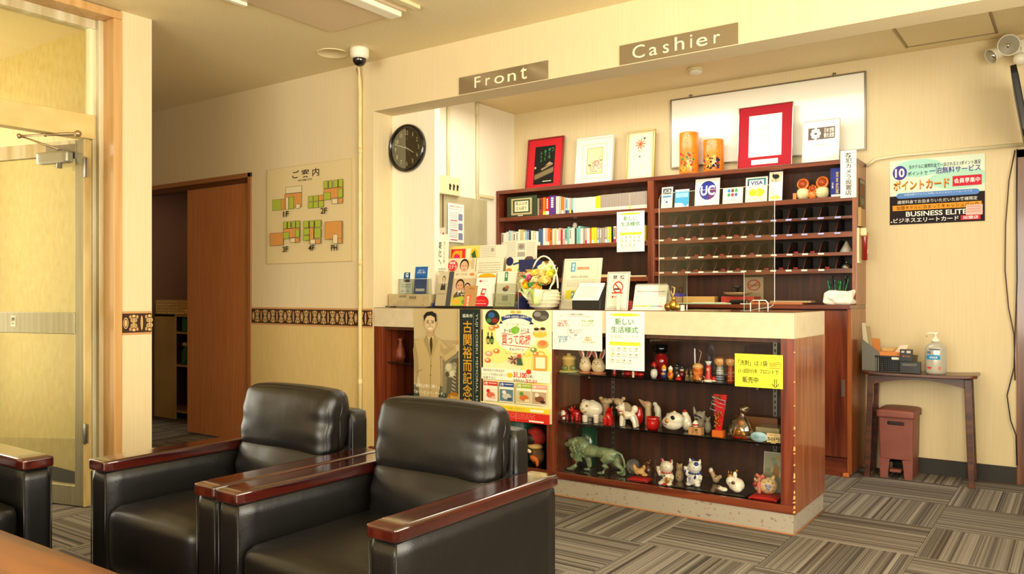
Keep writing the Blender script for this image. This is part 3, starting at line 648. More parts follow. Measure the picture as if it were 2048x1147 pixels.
def a_rose(p):
    p.rect(0, 0, 100, 130, 'ebe4d0'); p.frame(12, 14, 88, 116, 3, 'd2c8ac'); p.rect(27, 26, 75, 102, 'c4a448'); p.rect(29, 28, 73, 100, 'e6d6a4')
    for x, y, r, c in ((44, 84, 8, 'd9a08c'), (57, 72, 9, 'd88a84'), (66, 82, 8, 'e0a89a'), (50, 70, 5, 'c87464')): p.ell(x, y, r, r, c); p.ell(x, y, r*.5, r*.5, 'e8c0a8')
    p.ell(36, 76, 5, 3, '7c8048'); p.ell(70, 64, 4, 2, '7c8048'); p.line(60, 66, 70, 48, 1, '8c8450'); p.line(40, 96, 62, 94, 1.4, '7a7468')
pic('white_framed_picture', 'wide white frame with a small rose painting, standing on the shelving', 1149, 272, 1222, 363, BK-.12, mat('frame_white', 'e9e3d2', .35), a_rose, .016, .10, dep=.03)
def a_mum(p):
    p.rect(0, 0, 100, 150, 'd8cfae'); p.frame(2, 2, 98, 148, 2, 'b8a878'); p.rect(12, 12, 88, 140, 'e8dfc0')
    for k in range(30): a = k*.7; p.line(50, 38, 50+19*math.cos(a), 38+16*math.sin(a), 2, 'c4552a' if k % 2 else 'd87848')
    p.ell(66, 22, 4, 3, '5c4a3a'); p.text('和心', 40, 58, 62, 62, '8c3020'); p.rect(46, 76, 52, 80, '6c5c44'); p.line(46, 120, 66, 98, .8, 'b8ae90'); p.line(38, 130, 48, 118, .8, 'b8ae90')
pic('gold_framed_picture', 'slim gold frame with an orange chrysanthemum, standing left of the whiteboard', 1250, 258, 1307, 355, BK-.12, mat('frame_gold', 'b09a5c', .3, .6), a_mum, .012, .08, ah=150)
def a_cert(p):
    p.rect(0, 0, 100, 130, 'a41a28'); p.rect(19, 18, 81, 104, 'f2efe6'); p.ell(50, 60, 20, 26, 'e3ecea'); p.ell(50, 60, 17, 22, 'f0eee4'); p.rect(25, 110, 75, 120, 'f2efe6'); p.squiggle(38, 40, 62, 80, 'dcd8cc', 6)
pic('red_certificate_frame', 'large red mounted white certificate in a metal frame, before the whiteboard', 1474, 212, 1584, 331, BK-.13, chrome, a_cert, .006, .07)
def a_logo(p):
    p.rect(0, 0, 100, 110, 'f2efe8'); p.rect(14, 20, 88, 56, '6c5e58')
    for k in range(8): a = k*math.pi/4; p.ell(35+10*math.cos(a), 38+12*math.sin(a), 4.6, 5.4, 'efeae0')
    p.ell(35, 38, 6, 7, 'efeae0'); p.rect(31, 38, 39, 41, '6c5e58'); p.poly([(30, 38), (35, 34), (40, 38)], '6c5e58')
    p.text('日本\n観光', 58, 23, 72, 53, 'efeae0', .03); p.text('旅館\n連盟', 73, 23, 86, 53, 'efeae0', .03); p.text('登録旅館', 30, 70, 66, 74, 'a8a090')
pic('framed_emblem_sheet', 'small white framed sheet with a grey flower emblem, right of the red certificate', 1603, 236, 1678, 318, BK-.15, mat('frame_pale', 'd8cdb8', .3), a_logo, .004, .10)
# painted bamboo tubes on a little board
ym = BK-.13
o = tag(bx('wooden_board', PY(1352, 340, ym).x, PY(1428, 340, ym).x, ym-.05, ym+.05, 2.0005, 2.013, mat('pale_wood', 'd9a55a', .5), bevel=.002), 'thin pale wooden board under the two orange tubes', 'board')
def tube_(u0, u1, v0, v1, label, seed):
    a = PY(u0, v0, ym-.0); b = PY(u1, v0, ym); r = (b.x-a.x)/2; cx = (a.x+b.x)/2; zb = 2.0135; h = (v1-v0)*.00302
    t = thing('bamboo_tube', label, 'bamboo tube', (cx, ym, zb))
    MB().lathe([(r*.97, 0), (r, .004), (r*.99, h*.5), (r, h-.006), (r*.96, h), (r*.86, h), (r*.86, h-.03), (0, h-.03)], 28).build('body', noisy('bamboo_orange', 'e2861e', 'd87414', (8, 8, 30), 1, .3, coat=.5), t)
    rg = random.Random(seed); m = MB(); k_ = 0
    def dab(a_, z_, s_, c): # painted petal on the curved side
        m.add([((r+.0006)*math.sin(a_+dx*s_/r), -(r+.0006)*math.cos(a_+dx*s_/r), z_+dz*s_) for dx, dz in ((-1, -.3), (-.2, -1), (.8, -.6), (1, .4), (.1, 1), (-.8, .7))], [(0, 1, 2, 3, 4, 5)], flat(c))
    for k in range(46):
        c = rg.choice(('c82818', '2c7a3c', 'e0b028', '1c6c5c', 'd84828') if seed == 1 else ('1c1c24', '1c2c4c', 'c83818', 'e8c048', '241c20'))
        dab(rg.uniform(-.9, .9), h*rg.uniform(.08, .48), rg.uniform(.004, .011), c)
    for k in range(5): dab(rg.uniform(-.3, .3), h*rg.uniform(.72, .9), .003, '6c4a20')
    m.build('painting', None, t, kind='stuff')
tube_(1360, 1396, 241, 341, 'taller orange bamboo tube painted with flowers, on the shelving', 1)
tube_(1408, 1447, 265, 341, 'shorter orange bamboo tube painted with dark birds, on the shelving', 2)
# whiteboard on the wall
a = PY(1343, 202, BK); b = PY(1733, 141, BK); zb = PY(1733, 300, BK).z; zt = (a.z+b.z)/2
t = thing('whiteboard', 'big blank whiteboard with a thin metal rim on the back wall', 'whiteboard', (a.x, BK-.022, zb)); ww, hh = b.x-a.x, zt-zb
bx('panel', .006, ww-.006, .004, .02, .006, hh-.006, mat('whiteboard_gloss', 'efeadc', .13, coat=.5), t)
for a_ in ((0, ww, 0, .01), (0, ww, hh-.01, hh)): bx('rim', a_[0], a_[1], 0, .021, a_[2], a_[3], steel, t)
for a_ in ((0, .01), (ww-.01, ww)): bx('rim', a_[0], a_[1], 0, .021, .01, hh-.01, steel, t)
for x in (.16, ww-.2): m = MB(); m.cyl((x, .012, hh-.002), (x, .012, hh+.018), .01, n=14); m.build('hanger', steel, t)
# vertical sign on the front of the shelving
def a_cam(p): p.rect(0, 0, 32, 99, 'f1ecdc'); p.vtext('防犯カメラ設置店', 10, 5, 23, 94, '1e1c1a', .012)
x, z, w, h = rect_on(1681, 302, 1713, 394, BF-.004); t = sheet('camera_notice', 'tall white vertical notice in black characters at the right end of the shelving', 'sign', x, BF-.006, z, w, h, a_cam, 'f1ecdc', .003, aw=32, ah=99)
# cards on the small ledge
LZ = 1.7655
def card(name, label, u0, v0, u1, v1, art, aw, ah, base='efeadc', y=BF+.03, tilt=.12, z=LZ, cat='sign', th=.002):
    x, z_, w, h = rect_on(u0, v0, u1, v1, y); return sheet(name, label, cat, x, y, z+.0006, w, h, art, base, th, tilt, aw=aw, ah=ah)
card('payment_sign', 'narrow credit card sign at the left end of the ledge above the pigeonholes', 1322, 373, 1344, 414, lambda p: (p.rect(0, 0, 24, 42, 'ece8de'), p.rect(3, 3, 21, 14, '2c2a2a'), p.text('JCB', 4.5, 5, 19.5, 12, 'd8d4cc', .02), p.rect(3, 17, 21, 21, '4a8ac0'), p.ell(12, 30, 2.5, 2, '2c4a9c'), p.squiggle(5, 35, 19, 39, 'a0a0a0', 2)), 24, 42)
card('payment_sign', 'light blue card sign with a cut corner beside the narrow one', 1349, 378, 1377, 412, lambda p: (p.rect(0, 0, 28, 34, '3aa4dc'), p.rect(0, 0, 28, 3, 'e8e4dc'), p.rect(2, 7, 26, 15, 'a8d8ec'), p.text('AMERICAN\nEXPRESS', 4, 8, 24, 14, '2080b8'), p.poly([(0, 26), (14, 26), (22, 34), (0, 34)], 'efeae0'), p.poly([(22, 34), (28, 28), (28, 34)], 'efeae0')), 28, 34)
def a_uc(p):
    p.rect(0, 0, 52, 54, 'eee9df'); p.ell(27, 24, 18, 19, '2c3490'); p.poly([(27, 24), (44, 18), (45, 28), (40, 38), (30, 43)], '6a2c6c'); p.text('UC', 12, 14, 42, 34, 'e8e4ec', .03)
card('payment_sign', 'largest ledge sign, white with round navy UC emblem', 1389, 357, 1438, 408, a_uc, 52, 54)
def a_multi(p):
    p.rect(0, 12, 42, 30, 'eae6dc'); p.rect(8, 0, 34, 14, 'eae6dc')
    for i, c in enumerate(('3a8ac8', '6c4a3a', '38a060', '3a9a58', 'c83a5c', '4a6cb8')): p.ell(13+7.5*(i % 3), 5+8*(i // 3), 3.2, 3.4, c)
    p.text('タクシーチケット', 3, 22, 39, 27, '5a6aa8')
card('payment_sign', 'small white stepped sign with six coloured dots', 1445, 376, 1485, 405, a_multi, 42, 30)
def a_visa(p):
    p.rect(0, 0, 48, 50, 'efe9d6'); p.frame(0, 0, 48, 50, 1, 'c8c0a8'); p.rect(4, 3, 44, 18, '2c4a5c'); p.poly([(4, 3), (44, 3), (44, 18), (36, 18), (36, 8), (4, 8)], '2c7a7c'); p.rect(8, 6, 40, 18, 'eae4d4'); p.text('VISA', 11, 8, 38, 16, '23306c', .03)
    p.ell(17, 31, 10, 8, 'e8d028'); p.ell(31, 31, 10, 8, 'e0c830'); p.ring(17, 31, 10, 8, 1, 'f4f0dc'); p.squiggle(8, 42, 40, 46, 'c8c098', 2)
card('payment_sign', 'card sign with dark blue lettering above two overlapping yellow circles', 1490, 354, 1534, 402, a_visa, 48, 50)
def a_cat(p):
    p.rect(0, 0, 32, 60, 'f0ebdc'); p.rect(3, 4, 29, 20, 'f0e4b0'); p.ell(16, 10, 8, 5, '2c2826'); p.ell(10, 8, 3, 3, '2c2826'); p.poly([(8, 6), (9, 2), (11, 6)], '2c2826')
    p.text('宅急便', 4, 15, 28, 21, 'c8502a', .02); p.squiggle(5, 25, 27, 50, 'b8c0d0', 5); p.ell(16, 53, 11, 4, 'e8d440')
card('courier_sign', 'tall narrow courier sign with a black cat, at the right of the payment signs', 1537, 343, 1564, 400, a_cat, 32, 60)
# pottery figures with gaping mouths
def pot(u, h, s_, body, label, z=LZ):
    c = PY(u, 380, BF+.07); t = thing('gaping_pottery_figure', label, 'figurine', (c.x, BF+.07, z+.0006), 0, 'pottery figures on the ledge')
    r = .04*s_; MB().lathe([(r*.55, 0), (r*.9, h*.12), (r, h*.28), (r*.92, h*.45), (r*.7, h*.52), (0, h*.53)], 22).build('body', body, t)
    q = Matrix.Rotation(R(-98), 3, 'X'); m = MB(); hc = Vector((0, .012, h*.74))
    prof = [(0, .3), (.6, .25), (.9, .05), (1.0, -.3), (.92, -.55), (.72, -.62), (.6, -.4), (.5, -.1), (0, 0)]
    k = MB(); k.lathe([(a*r, b*r) for a, b in prof[:6]], 22); k.v = [q @ v*1.0+hc for v in k.v]; 
    m.add(k.v, k.f[:-1], None, True); m.build('head', mat('pottery_orange', 'e0762a', .35, coat=.3), t)
    k = MB(); k.lathe([(.72*r, -.62*r), (.6*r, -.4*r), (.45*r, -.15*r), (.001, -.1*r)], 20); k.v = [q @ v+hc for v in k.v]; m = MB(); m.add(k.v, k.f, None, True); m.build('mouth', mat('pottery_mouth', 'a84418', .5), t)
    m = MB(); m.ell((-r*.35, -r*.1, h*.97), (.003, .003, .003)); m.ell((r*.35, -r*.1, h*.97), (.003, .003, .003)); m.build('eyes', black_gl, t)
py = noisy('pottery_cream', 'e3d2a0', '9cae78', (30, 30, 30), 1, .4, lo=.45, hi=.75)
pot(1606, .135, 1.0, py, 'left pottery figure with gaping orange head and cream body'); pot(1645, .138, 1.05, py, 'right pottery figure with gaping head, beside the navy book'); pot(1625, .09, .68, mat('pottery_orange', 'e0762a', .35), 'small all-orange gaping pottery figure between the two bigger ones')
c = PY(1588, 390, BF+.05); tag(bx('wooden_plaque', c.x-.008, c.x+.014, BF+.05, BF+.06, LZ+.0006, LZ+.045, mat('plaque_orange', 'c87a38', .5), bevel=.001), 'tiny brown wooden plaque left of the pottery figures', 'plaque')
x, z, w, h = rect_on(1661, 330, 1689, 390, BF+.03); t = thing('book', 'thick navy volume with gold title characters behind the vertical notice', 'book', (x, BF+.03, LZ+.0006)); bx('cover', 0, w*.8, 0, .15, 0, .185, flat('2c3480'), t)
p = Print(28, 62, w*.8, .185, y=-.0005); p.vtext('宮本武蔵', 13, 8, 21, 56, 'c8b068', .02); p.vtext('全集', 3, 30, 8, 44, 'e0dcd0'); p.rect(2, 57, 28, 62, 'e0dcd0'); p.done(t, 'spine_print')
# new lifestyle notices (one on the shelving, one on the counter)
def a_life(p):
    p.rect(0, 0, 78, 120, 'f2eee2'); p.ell(39, 7, 31, 3.2, 'e8dc3c'); p.text('ふくしまから はじめよう。', 14, 5.5, 64, 8.5, 'a89a30')
    p.text('新しい', 19, 14, 57, 28, '3f8a48', .012); p.text('生活様式', 11, 31, 66, 44, '3f8a48', .012); p.text('を実践しています', 11, 48, 66, 55, 'a8a498'); p.squiggle(9, 57, 70, 60, 'd8d4c4', 1)
    p.rect(8, 62, 71, 70, 'e8dc3c'); p.squiggle(20, 64.5, 58, 67, 'b0a430', 1); p.frame(8, 62, 71, 110, .5, 'c4c0b0')
    for r_ in range(3):
        for c_ in range(5):
            if r_ == 2 and c_ == 4: continue
            x = 15+c_*12; y = 76+r_*12; p.ell(x, y, 3.2, 2.4, ('e0d868' if (r_, c_) in ((1, 0), (0, 2)) else 'c8c4b4')); p.ell(x+1, y-.5, 1.3, 1.1, '7c7a70' if (c_+r_) % 3 else 'e8e4d8'); p.rect(x-4, y+4, x+4, y+5.2, 'a8a498')
    p.squiggle(22, 113, 56, 115, 'b4b0a4', 1)
x, z, w, h = rect_on(1234, 424, 1289, 502, BF-.006); sheet('lifestyle_notice', 'white notice with green and yellow print taped to the shelving above the papers', 'notice', x, BF-.007, z, w, h, a_life, 'f2eee2', aw=78, ah=120)
# ================================================================= POSTERS ON THE COUNTER FRONT
FY = P0-.0022
def a_man(p):   # sepia portrait: man in a pale suit, right hand in pocket
    p.rect(0, 0, 136, 200, 'b09c70'); p.rect(0, 0, 96, 120, 'bca87c'); p.rect(0, 60, 96, 200, 'ab966a'); p.rect(0, 150, 96, 200, '6a6648'); p.poly([(60, 100), (96, 70), (96, 200), (60, 200)], '82765a')
    p.poly([(0, 168), (96, 160), (96, 200), (0, 200)], '3c4236')
    # balustrade and foliage
    p.poly([(70, 108), (80, 96), (96, 92), (96, 200), (66, 200)], '5a5642'); p.ell(76, 118, 11, 14, 'a09a78'); p.ell(72, 112, 6, 7, 'c4bc98'); p.ell(79, 124, 5, 6, 'cac2a0'); p.ell(84, 108, 5, 6, '8c866a'); p.ell(70, 126, 4, 5, '4c4a38')
    for k in range(12): p.line(82-k*.6, 110+k*7, 88-k*.3, 114+k*7, 1.5, 'c0b894')
    for k in range(8): p.line(93, 130+k*8, 95, 136+k*8, 1.5, 'd8d0ac')
    # body
    p.poly([(30, 52), (24, 56), (4, 64), (0, 82), (2, 110), (10, 140), (14, 176), (52, 176), (58, 140), (56, 92), (62, 92), (66, 102), (90, 84), (92, 70), (84, 66), (74, 76), (58, 60), (44, 52)], 'b7a06c')
    p.poly([(4, 66), (1, 84), (3, 112), (10, 138), (12, 120), (10, 92)], '9c8858'); p.poly([(56, 66), (64, 78), (84, 70), (86, 76), (66, 90), (58, 84)], 'a59060')
    p.poly([(30, 52), (35, 60), (38, 90), (40, 60), (44, 50)], 'ddd0a4'); p.poly([(36, 54), (40, 54), (41, 72), (38, 92), (35, 70)], '3a3424'); p.poly([(29, 52), (22, 62), (36, 96), (38, 92), (32, 64)], '9c8858'); p.poly([(45, 51), (52, 62), (40, 96), (39, 92), (42, 64)], 'a8935f')
    p.line(38, 96, 36, 172, .8, '7c6a42'); p.ell(38, 112, 1.2, 1.2, '5c4c2c'); p.ell(37, 130, 1.2, 1.2, '5c4c2c'); p.line(8, 126, 20, 120, 1, '7c6a42')
    p.poly([(10, 134), (14, 140), (16, 152), (12, 156), (9, 146)], 'c8b084'); p.poly([(88, 70), (95, 66), (96, 78), (90, 82)], 'c8b084')
    # legs
    p.poly([(16, 174), (52, 174), (50, 200), (18, 200)], '9c885a'); p.line(34, 176, 34, 200, 1, '6a5a38')
    # neck, head, hair
    p.poly([(31, 40), (43, 40), (44, 52), (37, 58), (30, 52)], 'b09468'); p.ell(37, 28, 12, 16, 'cdb388'); p.ell(25.5, 29, 2, 4, 'bb9f74'); p.ell(48.5, 29, 2, 4, 'bb9f74')
    p.poly([(24, 26), (23, 14), (29, 7), (40, 5), (49, 10), (50, 24), (47, 26), (46, 17), (38, 13), (29, 15), (26, 20)], '241d14')
    p.poly([(29, 24), (34, 23), (34, 24.4), (29, 25.4)], '2a2018'); p.poly([(39, 23), (45, 24), (45, 25.4), (39, 24.4)], '2a2018'); p.ell(32, 27.5, 2.2, 1, '3a2c1c'); p.ell(42, 27.5, 2.2, 1, '3a2c1c'); p.poly([(37, 26), (39, 33), (35, 33)], 'b69a6e'); p.poly([(32, 36.5), (42, 36.5), (39, 39.5), (35, 39.5)], 'e8dcc0'); p.line(31, 36, 43, 36, .8, '6c4c34')
    p.text('「栄冠は君に輝く」', 4, 148, 56, 155, 'efe8d0', .01); p.text('「オリンピック・マーチ」', 4, 161, 66, 168, 'efe8d0', .01); p.text('「長崎の鐘」', 4, 174, 42, 181, 'efe8d0', .01)
    p.ell(86, 172, 14, 13, '9c6a1c'); p.text('開館記念\n特別展示', 78, 166, 94, 178, 'e8c870'); p.poly([(60, 178), (74, 170), (92, 182), (90, 190), (60, 190)], 'd8c88c')
    # title band
    p.rect(96, 0, 136, 200, '1e2a26'); p.rect(95, 0, 96.6, 200, 'cfc08c'); p.text('福島市', 102, 9, 122, 16, 'd8d4bc', .01)
    p.vtext('古関裕而記念館', 103, 22, 121, 190, 'c8952c', .012); p.rect(123.5, 6, 124, 200, '8c947c')
    g, f = glyphs('YUJI KOSEKI MEMORIAL HALL', 0); xs = [q[0] for q in g]; ys = [q[1] for q in g]; a, b, c, d = min(xs), max(xs), min(ys), max(ys)
    p._n(); p.b.add([p.T(127+(1-(q[1]-c)/(d-c))*0+(q[1]*-1+d)/(d-c)*-5.5+5.5, 8+(q[0]-a)/(b-a)*186) for q in g], f, flat('b8bca4'))
x0 = PY(828, 617, FY).x; x1 = PY(963, 617, FY).x
sheet('portrait_poster', 'tall sepia poster of a man in a suit beside a dark green title band', 'poster', x0, FY, .405, x1-x0, 1.047-.405, a_man, 'b7a06c', aw=136, ah=200)
def a_buy(p):
    W_, H_ = 137, 222; p.rect(0, 0, W_, H_, 'f0e6b0'); p.ell(30, 60, 34, 50, 'eee284'); p.ell(110, 110, 34, 40, 'eee284'); p.ell(66, 50, 40, 34, 'f5f0d4')
    p.ell(20, 16, 15, 16, '242a24'); p.ell(18, 11, 7, 6, '2c5c8c'); p.ell(25, 22, 7, 5, '8c2a24'); p.ell(13, 22, 5, 5, '3c7a34'); p.ell(116, 10, 16, 12, '4c4640'); p.ell(110, 8, 7, 5, '8c857a'); p.ell(122, 14, 7, 4, '6c655a')
    p.poly([(38, 15), (50, 10), (68, 8), (86, 10), (100, 16), (98, 24), (84, 18), (68, 16), (52, 18), (40, 23)], '27407c'); p.poly([(38, 22), (34, 28), (42, 28)], '1c2c5c'); p.poly([(98, 22), (104, 28), (94, 28)], '1c2c5c')
    p.text('2020年 10月1日~12月31日', 44, 11, 93, 16, 'f0ecd8', .01); p.ell(62, 4, 5, 3, 'c8a848'); p.ell(74, 4, 5, 3, 'c8a848')
    p.text('たくさん買って', 50, 27, 84, 31, '9c947c'); p.text('オール', 44, 38, 58, 46, '2a2620', .02); p.text('ふくしま', 78, 36, 94, 44, '2a2620', .02)
    p.poly([(60, 46), (58, 38), (64, 34), (70, 32), (76, 37), (74, 45), (66, 49)], '7cb43c'); p.text('買って応援', 40, 49, 98, 69, 'cc2a30', .006); p.line(40, 47, 62, 50, 1.2, 'cc2a30'); p.line(76, 48, 96, 44, 1.2, 'cc2a30'); p.line(40, 70, 96, 74, 1.2, 'cc2a30')
    p.text('キャンペーン', 56, 76, 84, 82, '2a2620', .01); p.text('おうちで福島を楽しもう', 48, 86, 90, 89, '8c8470')
    for x in (12, 20): p.rect(x-.8, 46, x+1, 53, '20281c'); p.ell(x, 62, 3.6, 9, '20281c'); p.rect(x-3, 60, x+3, 68, 'b8a858' if x == 12 else '5c8c3c')
    for x, y, r, c in ((20, 38, 6, 'e0843c'), (30, 34, 5, 'd8702c'), (14, 90, 7, 'e09a7c'), (12, 104, 6, 'd8702c'), (30, 84, 6, 'd8702c'), (108, 86, 5, 'c86c3c'), (92, 88, 5, 'e8d428'), (104, 78, 6, '6c8c3c')): p.ell(x, y, r, r*.8, c); p.ell(x-1, y-1, r*.5, r*.4, 'f0d8b0')
    p.ell(116, 46, 13, 7, 'e8b83c'); p.ell(110, 40, 5, 5, 'e8c8a0'); p.ell(122, 39, 5, 5, 'e8c8a0'); p.ell(110, 37, 5, 3, '3c3028'); p.ell(122, 36, 5, 3, '3c3028'); p.ell(122, 66, 10, 8, 'c8a048'); p.ell(122, 64, 7, 5, 'd87848')
    for k in range(9): a = k*.7; p.line(66, 100, 66+12*math.cos(a), 100+9*math.sin(a), 3, ('8c5c44', 'c8a888', '6c3c34')[k % 3])
    p.poly([(74, 92), (80, 92), (84, 110), (72, 110)], '3c5c3c'); p.ell(77, 92, 4, 4, 'c84838'); p.rect(106, 88, 130, 118, 'd89c3c'); p.rect(109, 92, 127, 114, 'f0e4c0'); p.ring(118, 86, 8, 6, 1.5, 'd89c3c')
    p.rect(0, 119, W_, 142, 'f6f1d8'); p.text('福島県産の対象商品を', 4, 121, 48, 126, '3c3830'); p.text('レシートを2回以上送って', 4, 129, 52, 134, '3c3830'); p.text('応募すると', 4, 136, 30, 141, '3c3830'); p.ell(59, 131, 6, 5, 'e8c428'); p.text('31,100', 66, 124, 92, 137, 'cc2a30', .03); p.text('名様に', 93, 128, 106, 134, '3c3830'); p.text('豪華賞品が', 66, 138, 88, 143, '3c3830'); p.text('当たる!!', 90, 136, 112, 144, 'cc2a30', .03); p.ell(96, 122, 5, 5, 'd83c28')
    for k, (c, x) in enumerate((('cc3a30', 5), ('2c4a8c', 38), ('9cb43c', 73), ('e0a08c', 103))):
        w = 29; p.rect(x, 146, x+w, 186, 'f2ead0'); p.rect(x, 146, x+w, 155, c); p.text(('1等', '2等', '3等', '4等')[k], x+1.5, 147.5, x+9, 153.5, 'f6f0e0', .02); p.squiggle(x+11, 149, x+w-2, 153, 'f6f0e0', 1)
        p.rect(x+1, 160, x+w-1, 184, ('f0e0cc', '5c7c8c', 'c8b88c', 'b89c7c')[k]); p.ell(x+15, 174, 9, 6, ('d86c4c', 'c8c4b4', 'c86c34', '7c4c34')[k]); p.ell(x+10, 166, 4, 4, ('c83830', 'e8e0c8', '5c8c3c', 'e8d8b8')[k]); p.ell(x+21, 179, 5, 3, ('e8b8a0', '3c4c5c', 'e8d0a0', '3c2c24')[k])
    p.rect(0, 188, W_, 193, 'f0e6b0'); p.rect(0, 192, W_, 203, 'e8d034'); p.text('応募方法 レシートを撮って送るだけ', 22, 194, 90, 199, 'a8982c'); p.rect(100, 195, 126, 200, 'f6f1d8')
    p.rect(0, 203, W_, 222, 'd2281e'); p.squiggle(8, 206, 110, 218, 'e87868', 4); p.rect(98, 217, 126, 220, 'f4ece0'); p.rect(0, 201, W_, 203, 'd89c3c')
    p.line(73, 0, 73, 222, .35, 'cfc290')
x0 = PY(966, 617, FY).x; x1 = PY(1105, 617, FY).x
sheet('campaign_poster', 'colourful yellow and red campaign poster with food pictures, hung beside the display case', 'poster', x0, FY, .402, x1-x0-.004, 1.045-.402, a_buy, 'f0e6b0', aw=137, ah=222)
def a_rules(p):
    p.rect(0, 0, 100, 82, 'f1ece0'); p.frame(3, 3, 97, 79, .4, 'd8d2c4'); p.text('～ご来館のお客様へ～', 30, 6, 68, 10, '4a4640'); p.text('新型コロナウイルス感染拡大防止のためご協力をお願い致します', 16, 10.5, 84, 13, 'a09a8c')
    for cx, cy, c, tx in ((22, 28, 'd8604c', 'マスク着用\n検温のご協力\nお願い致します'), (72, 27, '6aa83c', 'お互いの距離\nソーシャル\nディスタンス'), (22, 61, '3c94b8', '手指の消毒\nご協力お願い\n致します'), (74, 61, 'd8942c', '換気を\n定期的に\n行っています')):
        p.ring(cx, cy, 16, 13, .35, 'b8b4a8'); p.text(tx, cx-12, cy-8, cx+12, cy+6, c, .01)
    p.ell(48, 45, 16, 13, 'f1ece0'); p.ring(48, 45, 16.5, 13.5, .35, 'b8b4a8'); p.text('新型コロナウイルス\n対応ガイドライン\n実施', 35, 39, 61, 53, '3c3a36', .012)
x0 = PY(1105, 620, FY).x; x1 = PY(1204, 620, FY).x
sheet('guideline_notice', 'white notice with four coloured bubbles, on the counter band', 'notice', x0+.002, FY-.0016, .827, x1-x0, 1.047-.827, a_rules, 'f1ece0', aw=100, ah=82)
x0 = PY(1212, 620, FY).x; x1 = PY(1289, 620, FY).x
sheet('lifestyle_notice', 'white notice with green and yellow print hanging from the counter band over the figurines', 'notice', x0, FY-.001, .733, x1-x0, 1.045-.733, a_life, 'f2eee2', aw=78, ah=120)
def a_note(p):
    p.rect(0, 0, 96, 70, 'e6e23c'); c = '26261e'; p.text('コインランドリーご利用のお客様へ', 8, 5, 88, 10, '9a983c'); p.text('「洗剤」は 1袋', 7, 13, 66, 25, c, .012); p.text('50円', 70, 15, 92, 25, '8c4a2c'); p.rect(70, 27, 92, 28.4, 'd86a2c')
    p.text('(1~2回分)を フロントで', 7, 31, 88, 42, c, .012); p.text('販売中', 16, 48, 48, 61, c, .012); p.line(80, 50, 80, 65, 1.2, c); p.line(84, 50, 84, 65, 1.2, c); p.line(75, 60, 82, 68, 1.2, c); p.line(89, 60, 82, 68, 1.2, c); p.squiggle(52, 63, 66, 65, '9a983c', 1)
sheet('detergent_note', 'bright yellow handwritten note taped to the display glass at the right', 'notice', -1.386, P0-.0016, .687, .232, .160, a_note, 'e6e23c', aw=96, ah=70)
# ================================================================= ON THE COUNTER
def C(u, y): return PY(u, 600, y).x
ZB = CT+.0006
t = thing('beige_device', 'low beige metal box with vent slots at the left end of the counter', 'device', (C(777, 3.98), 3.98, ZB)); w = C(860, 3.98)-C(777, 3.98)
bx('casing', 0, w, 0, .17, .006, .088, noisy('beige_metal', 'b7a67c', 'ab9970', (20, 20, 20), 1, .4), t, .003)
m = MB(); [m.box(.19+k*.008, .193+k*.008, -.0006, .001, .055, .075) for k in range(8)]; [m.box(.10+k*.008, .103+k*.008, -.0006, .001, .065, .08) for k in range(8)]; m.build('vent_slots', black_pl, t, kind='stuff')
for x in (.02, w-.04): MB().box(x, x+.02, .01, .03, 0, .006).build('foot', rubber, t)
for x in (.05, w-.06): m = MB(); m.lathe([(.0, -.002), (.004, 0)], 8, c=(x, 0, .02), axis='y'); m.build('screw', steel, t)
m = MB(); m.tube([(C(781, 4.02), 4.08, 1.11), (C(774, 4.0), 4.08, 1.115), (C(769, 4.0), 4.04, 1.10), (C(768, 4.0), 4.0, 1.08), (C(772, 4.0), 3.98, 1.058), (C(782, 4.0), 3.965, 1.055)], .0035, 8); tag(m.build('black_cable', black_pl), 'black cable looping out beside the beige device', 'cable')
tag(bx('small_grey_box', C(783, 4.1), C(797, 4.1), 4.03, 4.10, ZB+.0885, ZB+.155, grey_pl, bevel=.002), 'small grey box standing on the beige device behind the brochures', 'box')
def leaf(name, label, cat, u0, v0, u1, y, zb, art, aw, ah, base='efe8d4', tilt=.12, rz=0, th=.003, v1=None, vb=None):
    x0, x1 = C(u0, y), C(u1, y); zt = PY((u0+u1)/2, v0, y).z; return sheet(name, label, cat, x0, y, zb, x1-x0, zt-zb, art, base, th, tilt, rz, aw=aw, ah=ah)
def holder(label, u0, u1, y, zb, h, d=.05, name='acrylic_holder', lip=.10):
    x0, x1 = C(u0, y), C(u1, y); t = thing(name, label, 'brochure holder', (x0, y, zb)); w = x1-x0
    m = MB(); m.box(0, w, d-.003, d, 0, h); m.build('back', clear, t); bx('front', 0, w, 0, .002, 0, lip, clear, t); bx('base', 0, w, 0, d, 0, .003, clear, t); bx('side', 0, .002, .002, d-.003, .003, lip, clear, t); bx('side', w-.002, w, .002, d-.003, .003, lip, clear, t)
    k = MB(); k.tube([(0, d, 0), (0, d, h), (w, d, h), (w, d, 0)], .0012, 5); k.tube([(0, 0, lip), (w, 0, lip)], .0012, 5); k.build('edge', edge_gl, t); return t
ZD = ZB+.089
def a_wifi(p): p.rect(0, 0, 28, 66, 'dfeaea'); p.text('どこでも\nWi-Fi', 5, 3, 23, 14, '3c78b0', .02); p.rect(8, 20, 22, 44, '1c2c4c'); p.rect(10, 23, 20, 40, '2c5c8c'); p.text('G', 12, 27, 18, 35, 'e8f0f0', .03); p.squiggle(4, 48, 24, 56, '8c98a0', 2); p.text('空港レンタル', 4, 59, 24, 63, '3c3c3c', .01)
leaf('brochure', 'slim pale blue leaflet with a dark phone picture, on the beige device', 'brochure', 798, 516, 823, 4.02, ZD, a_wifi, 28, 66)
holder('clear holder around the pale blue and dark blue leaflets, on the beige device', 796, 858, 4.01, ZD, .16, .075)
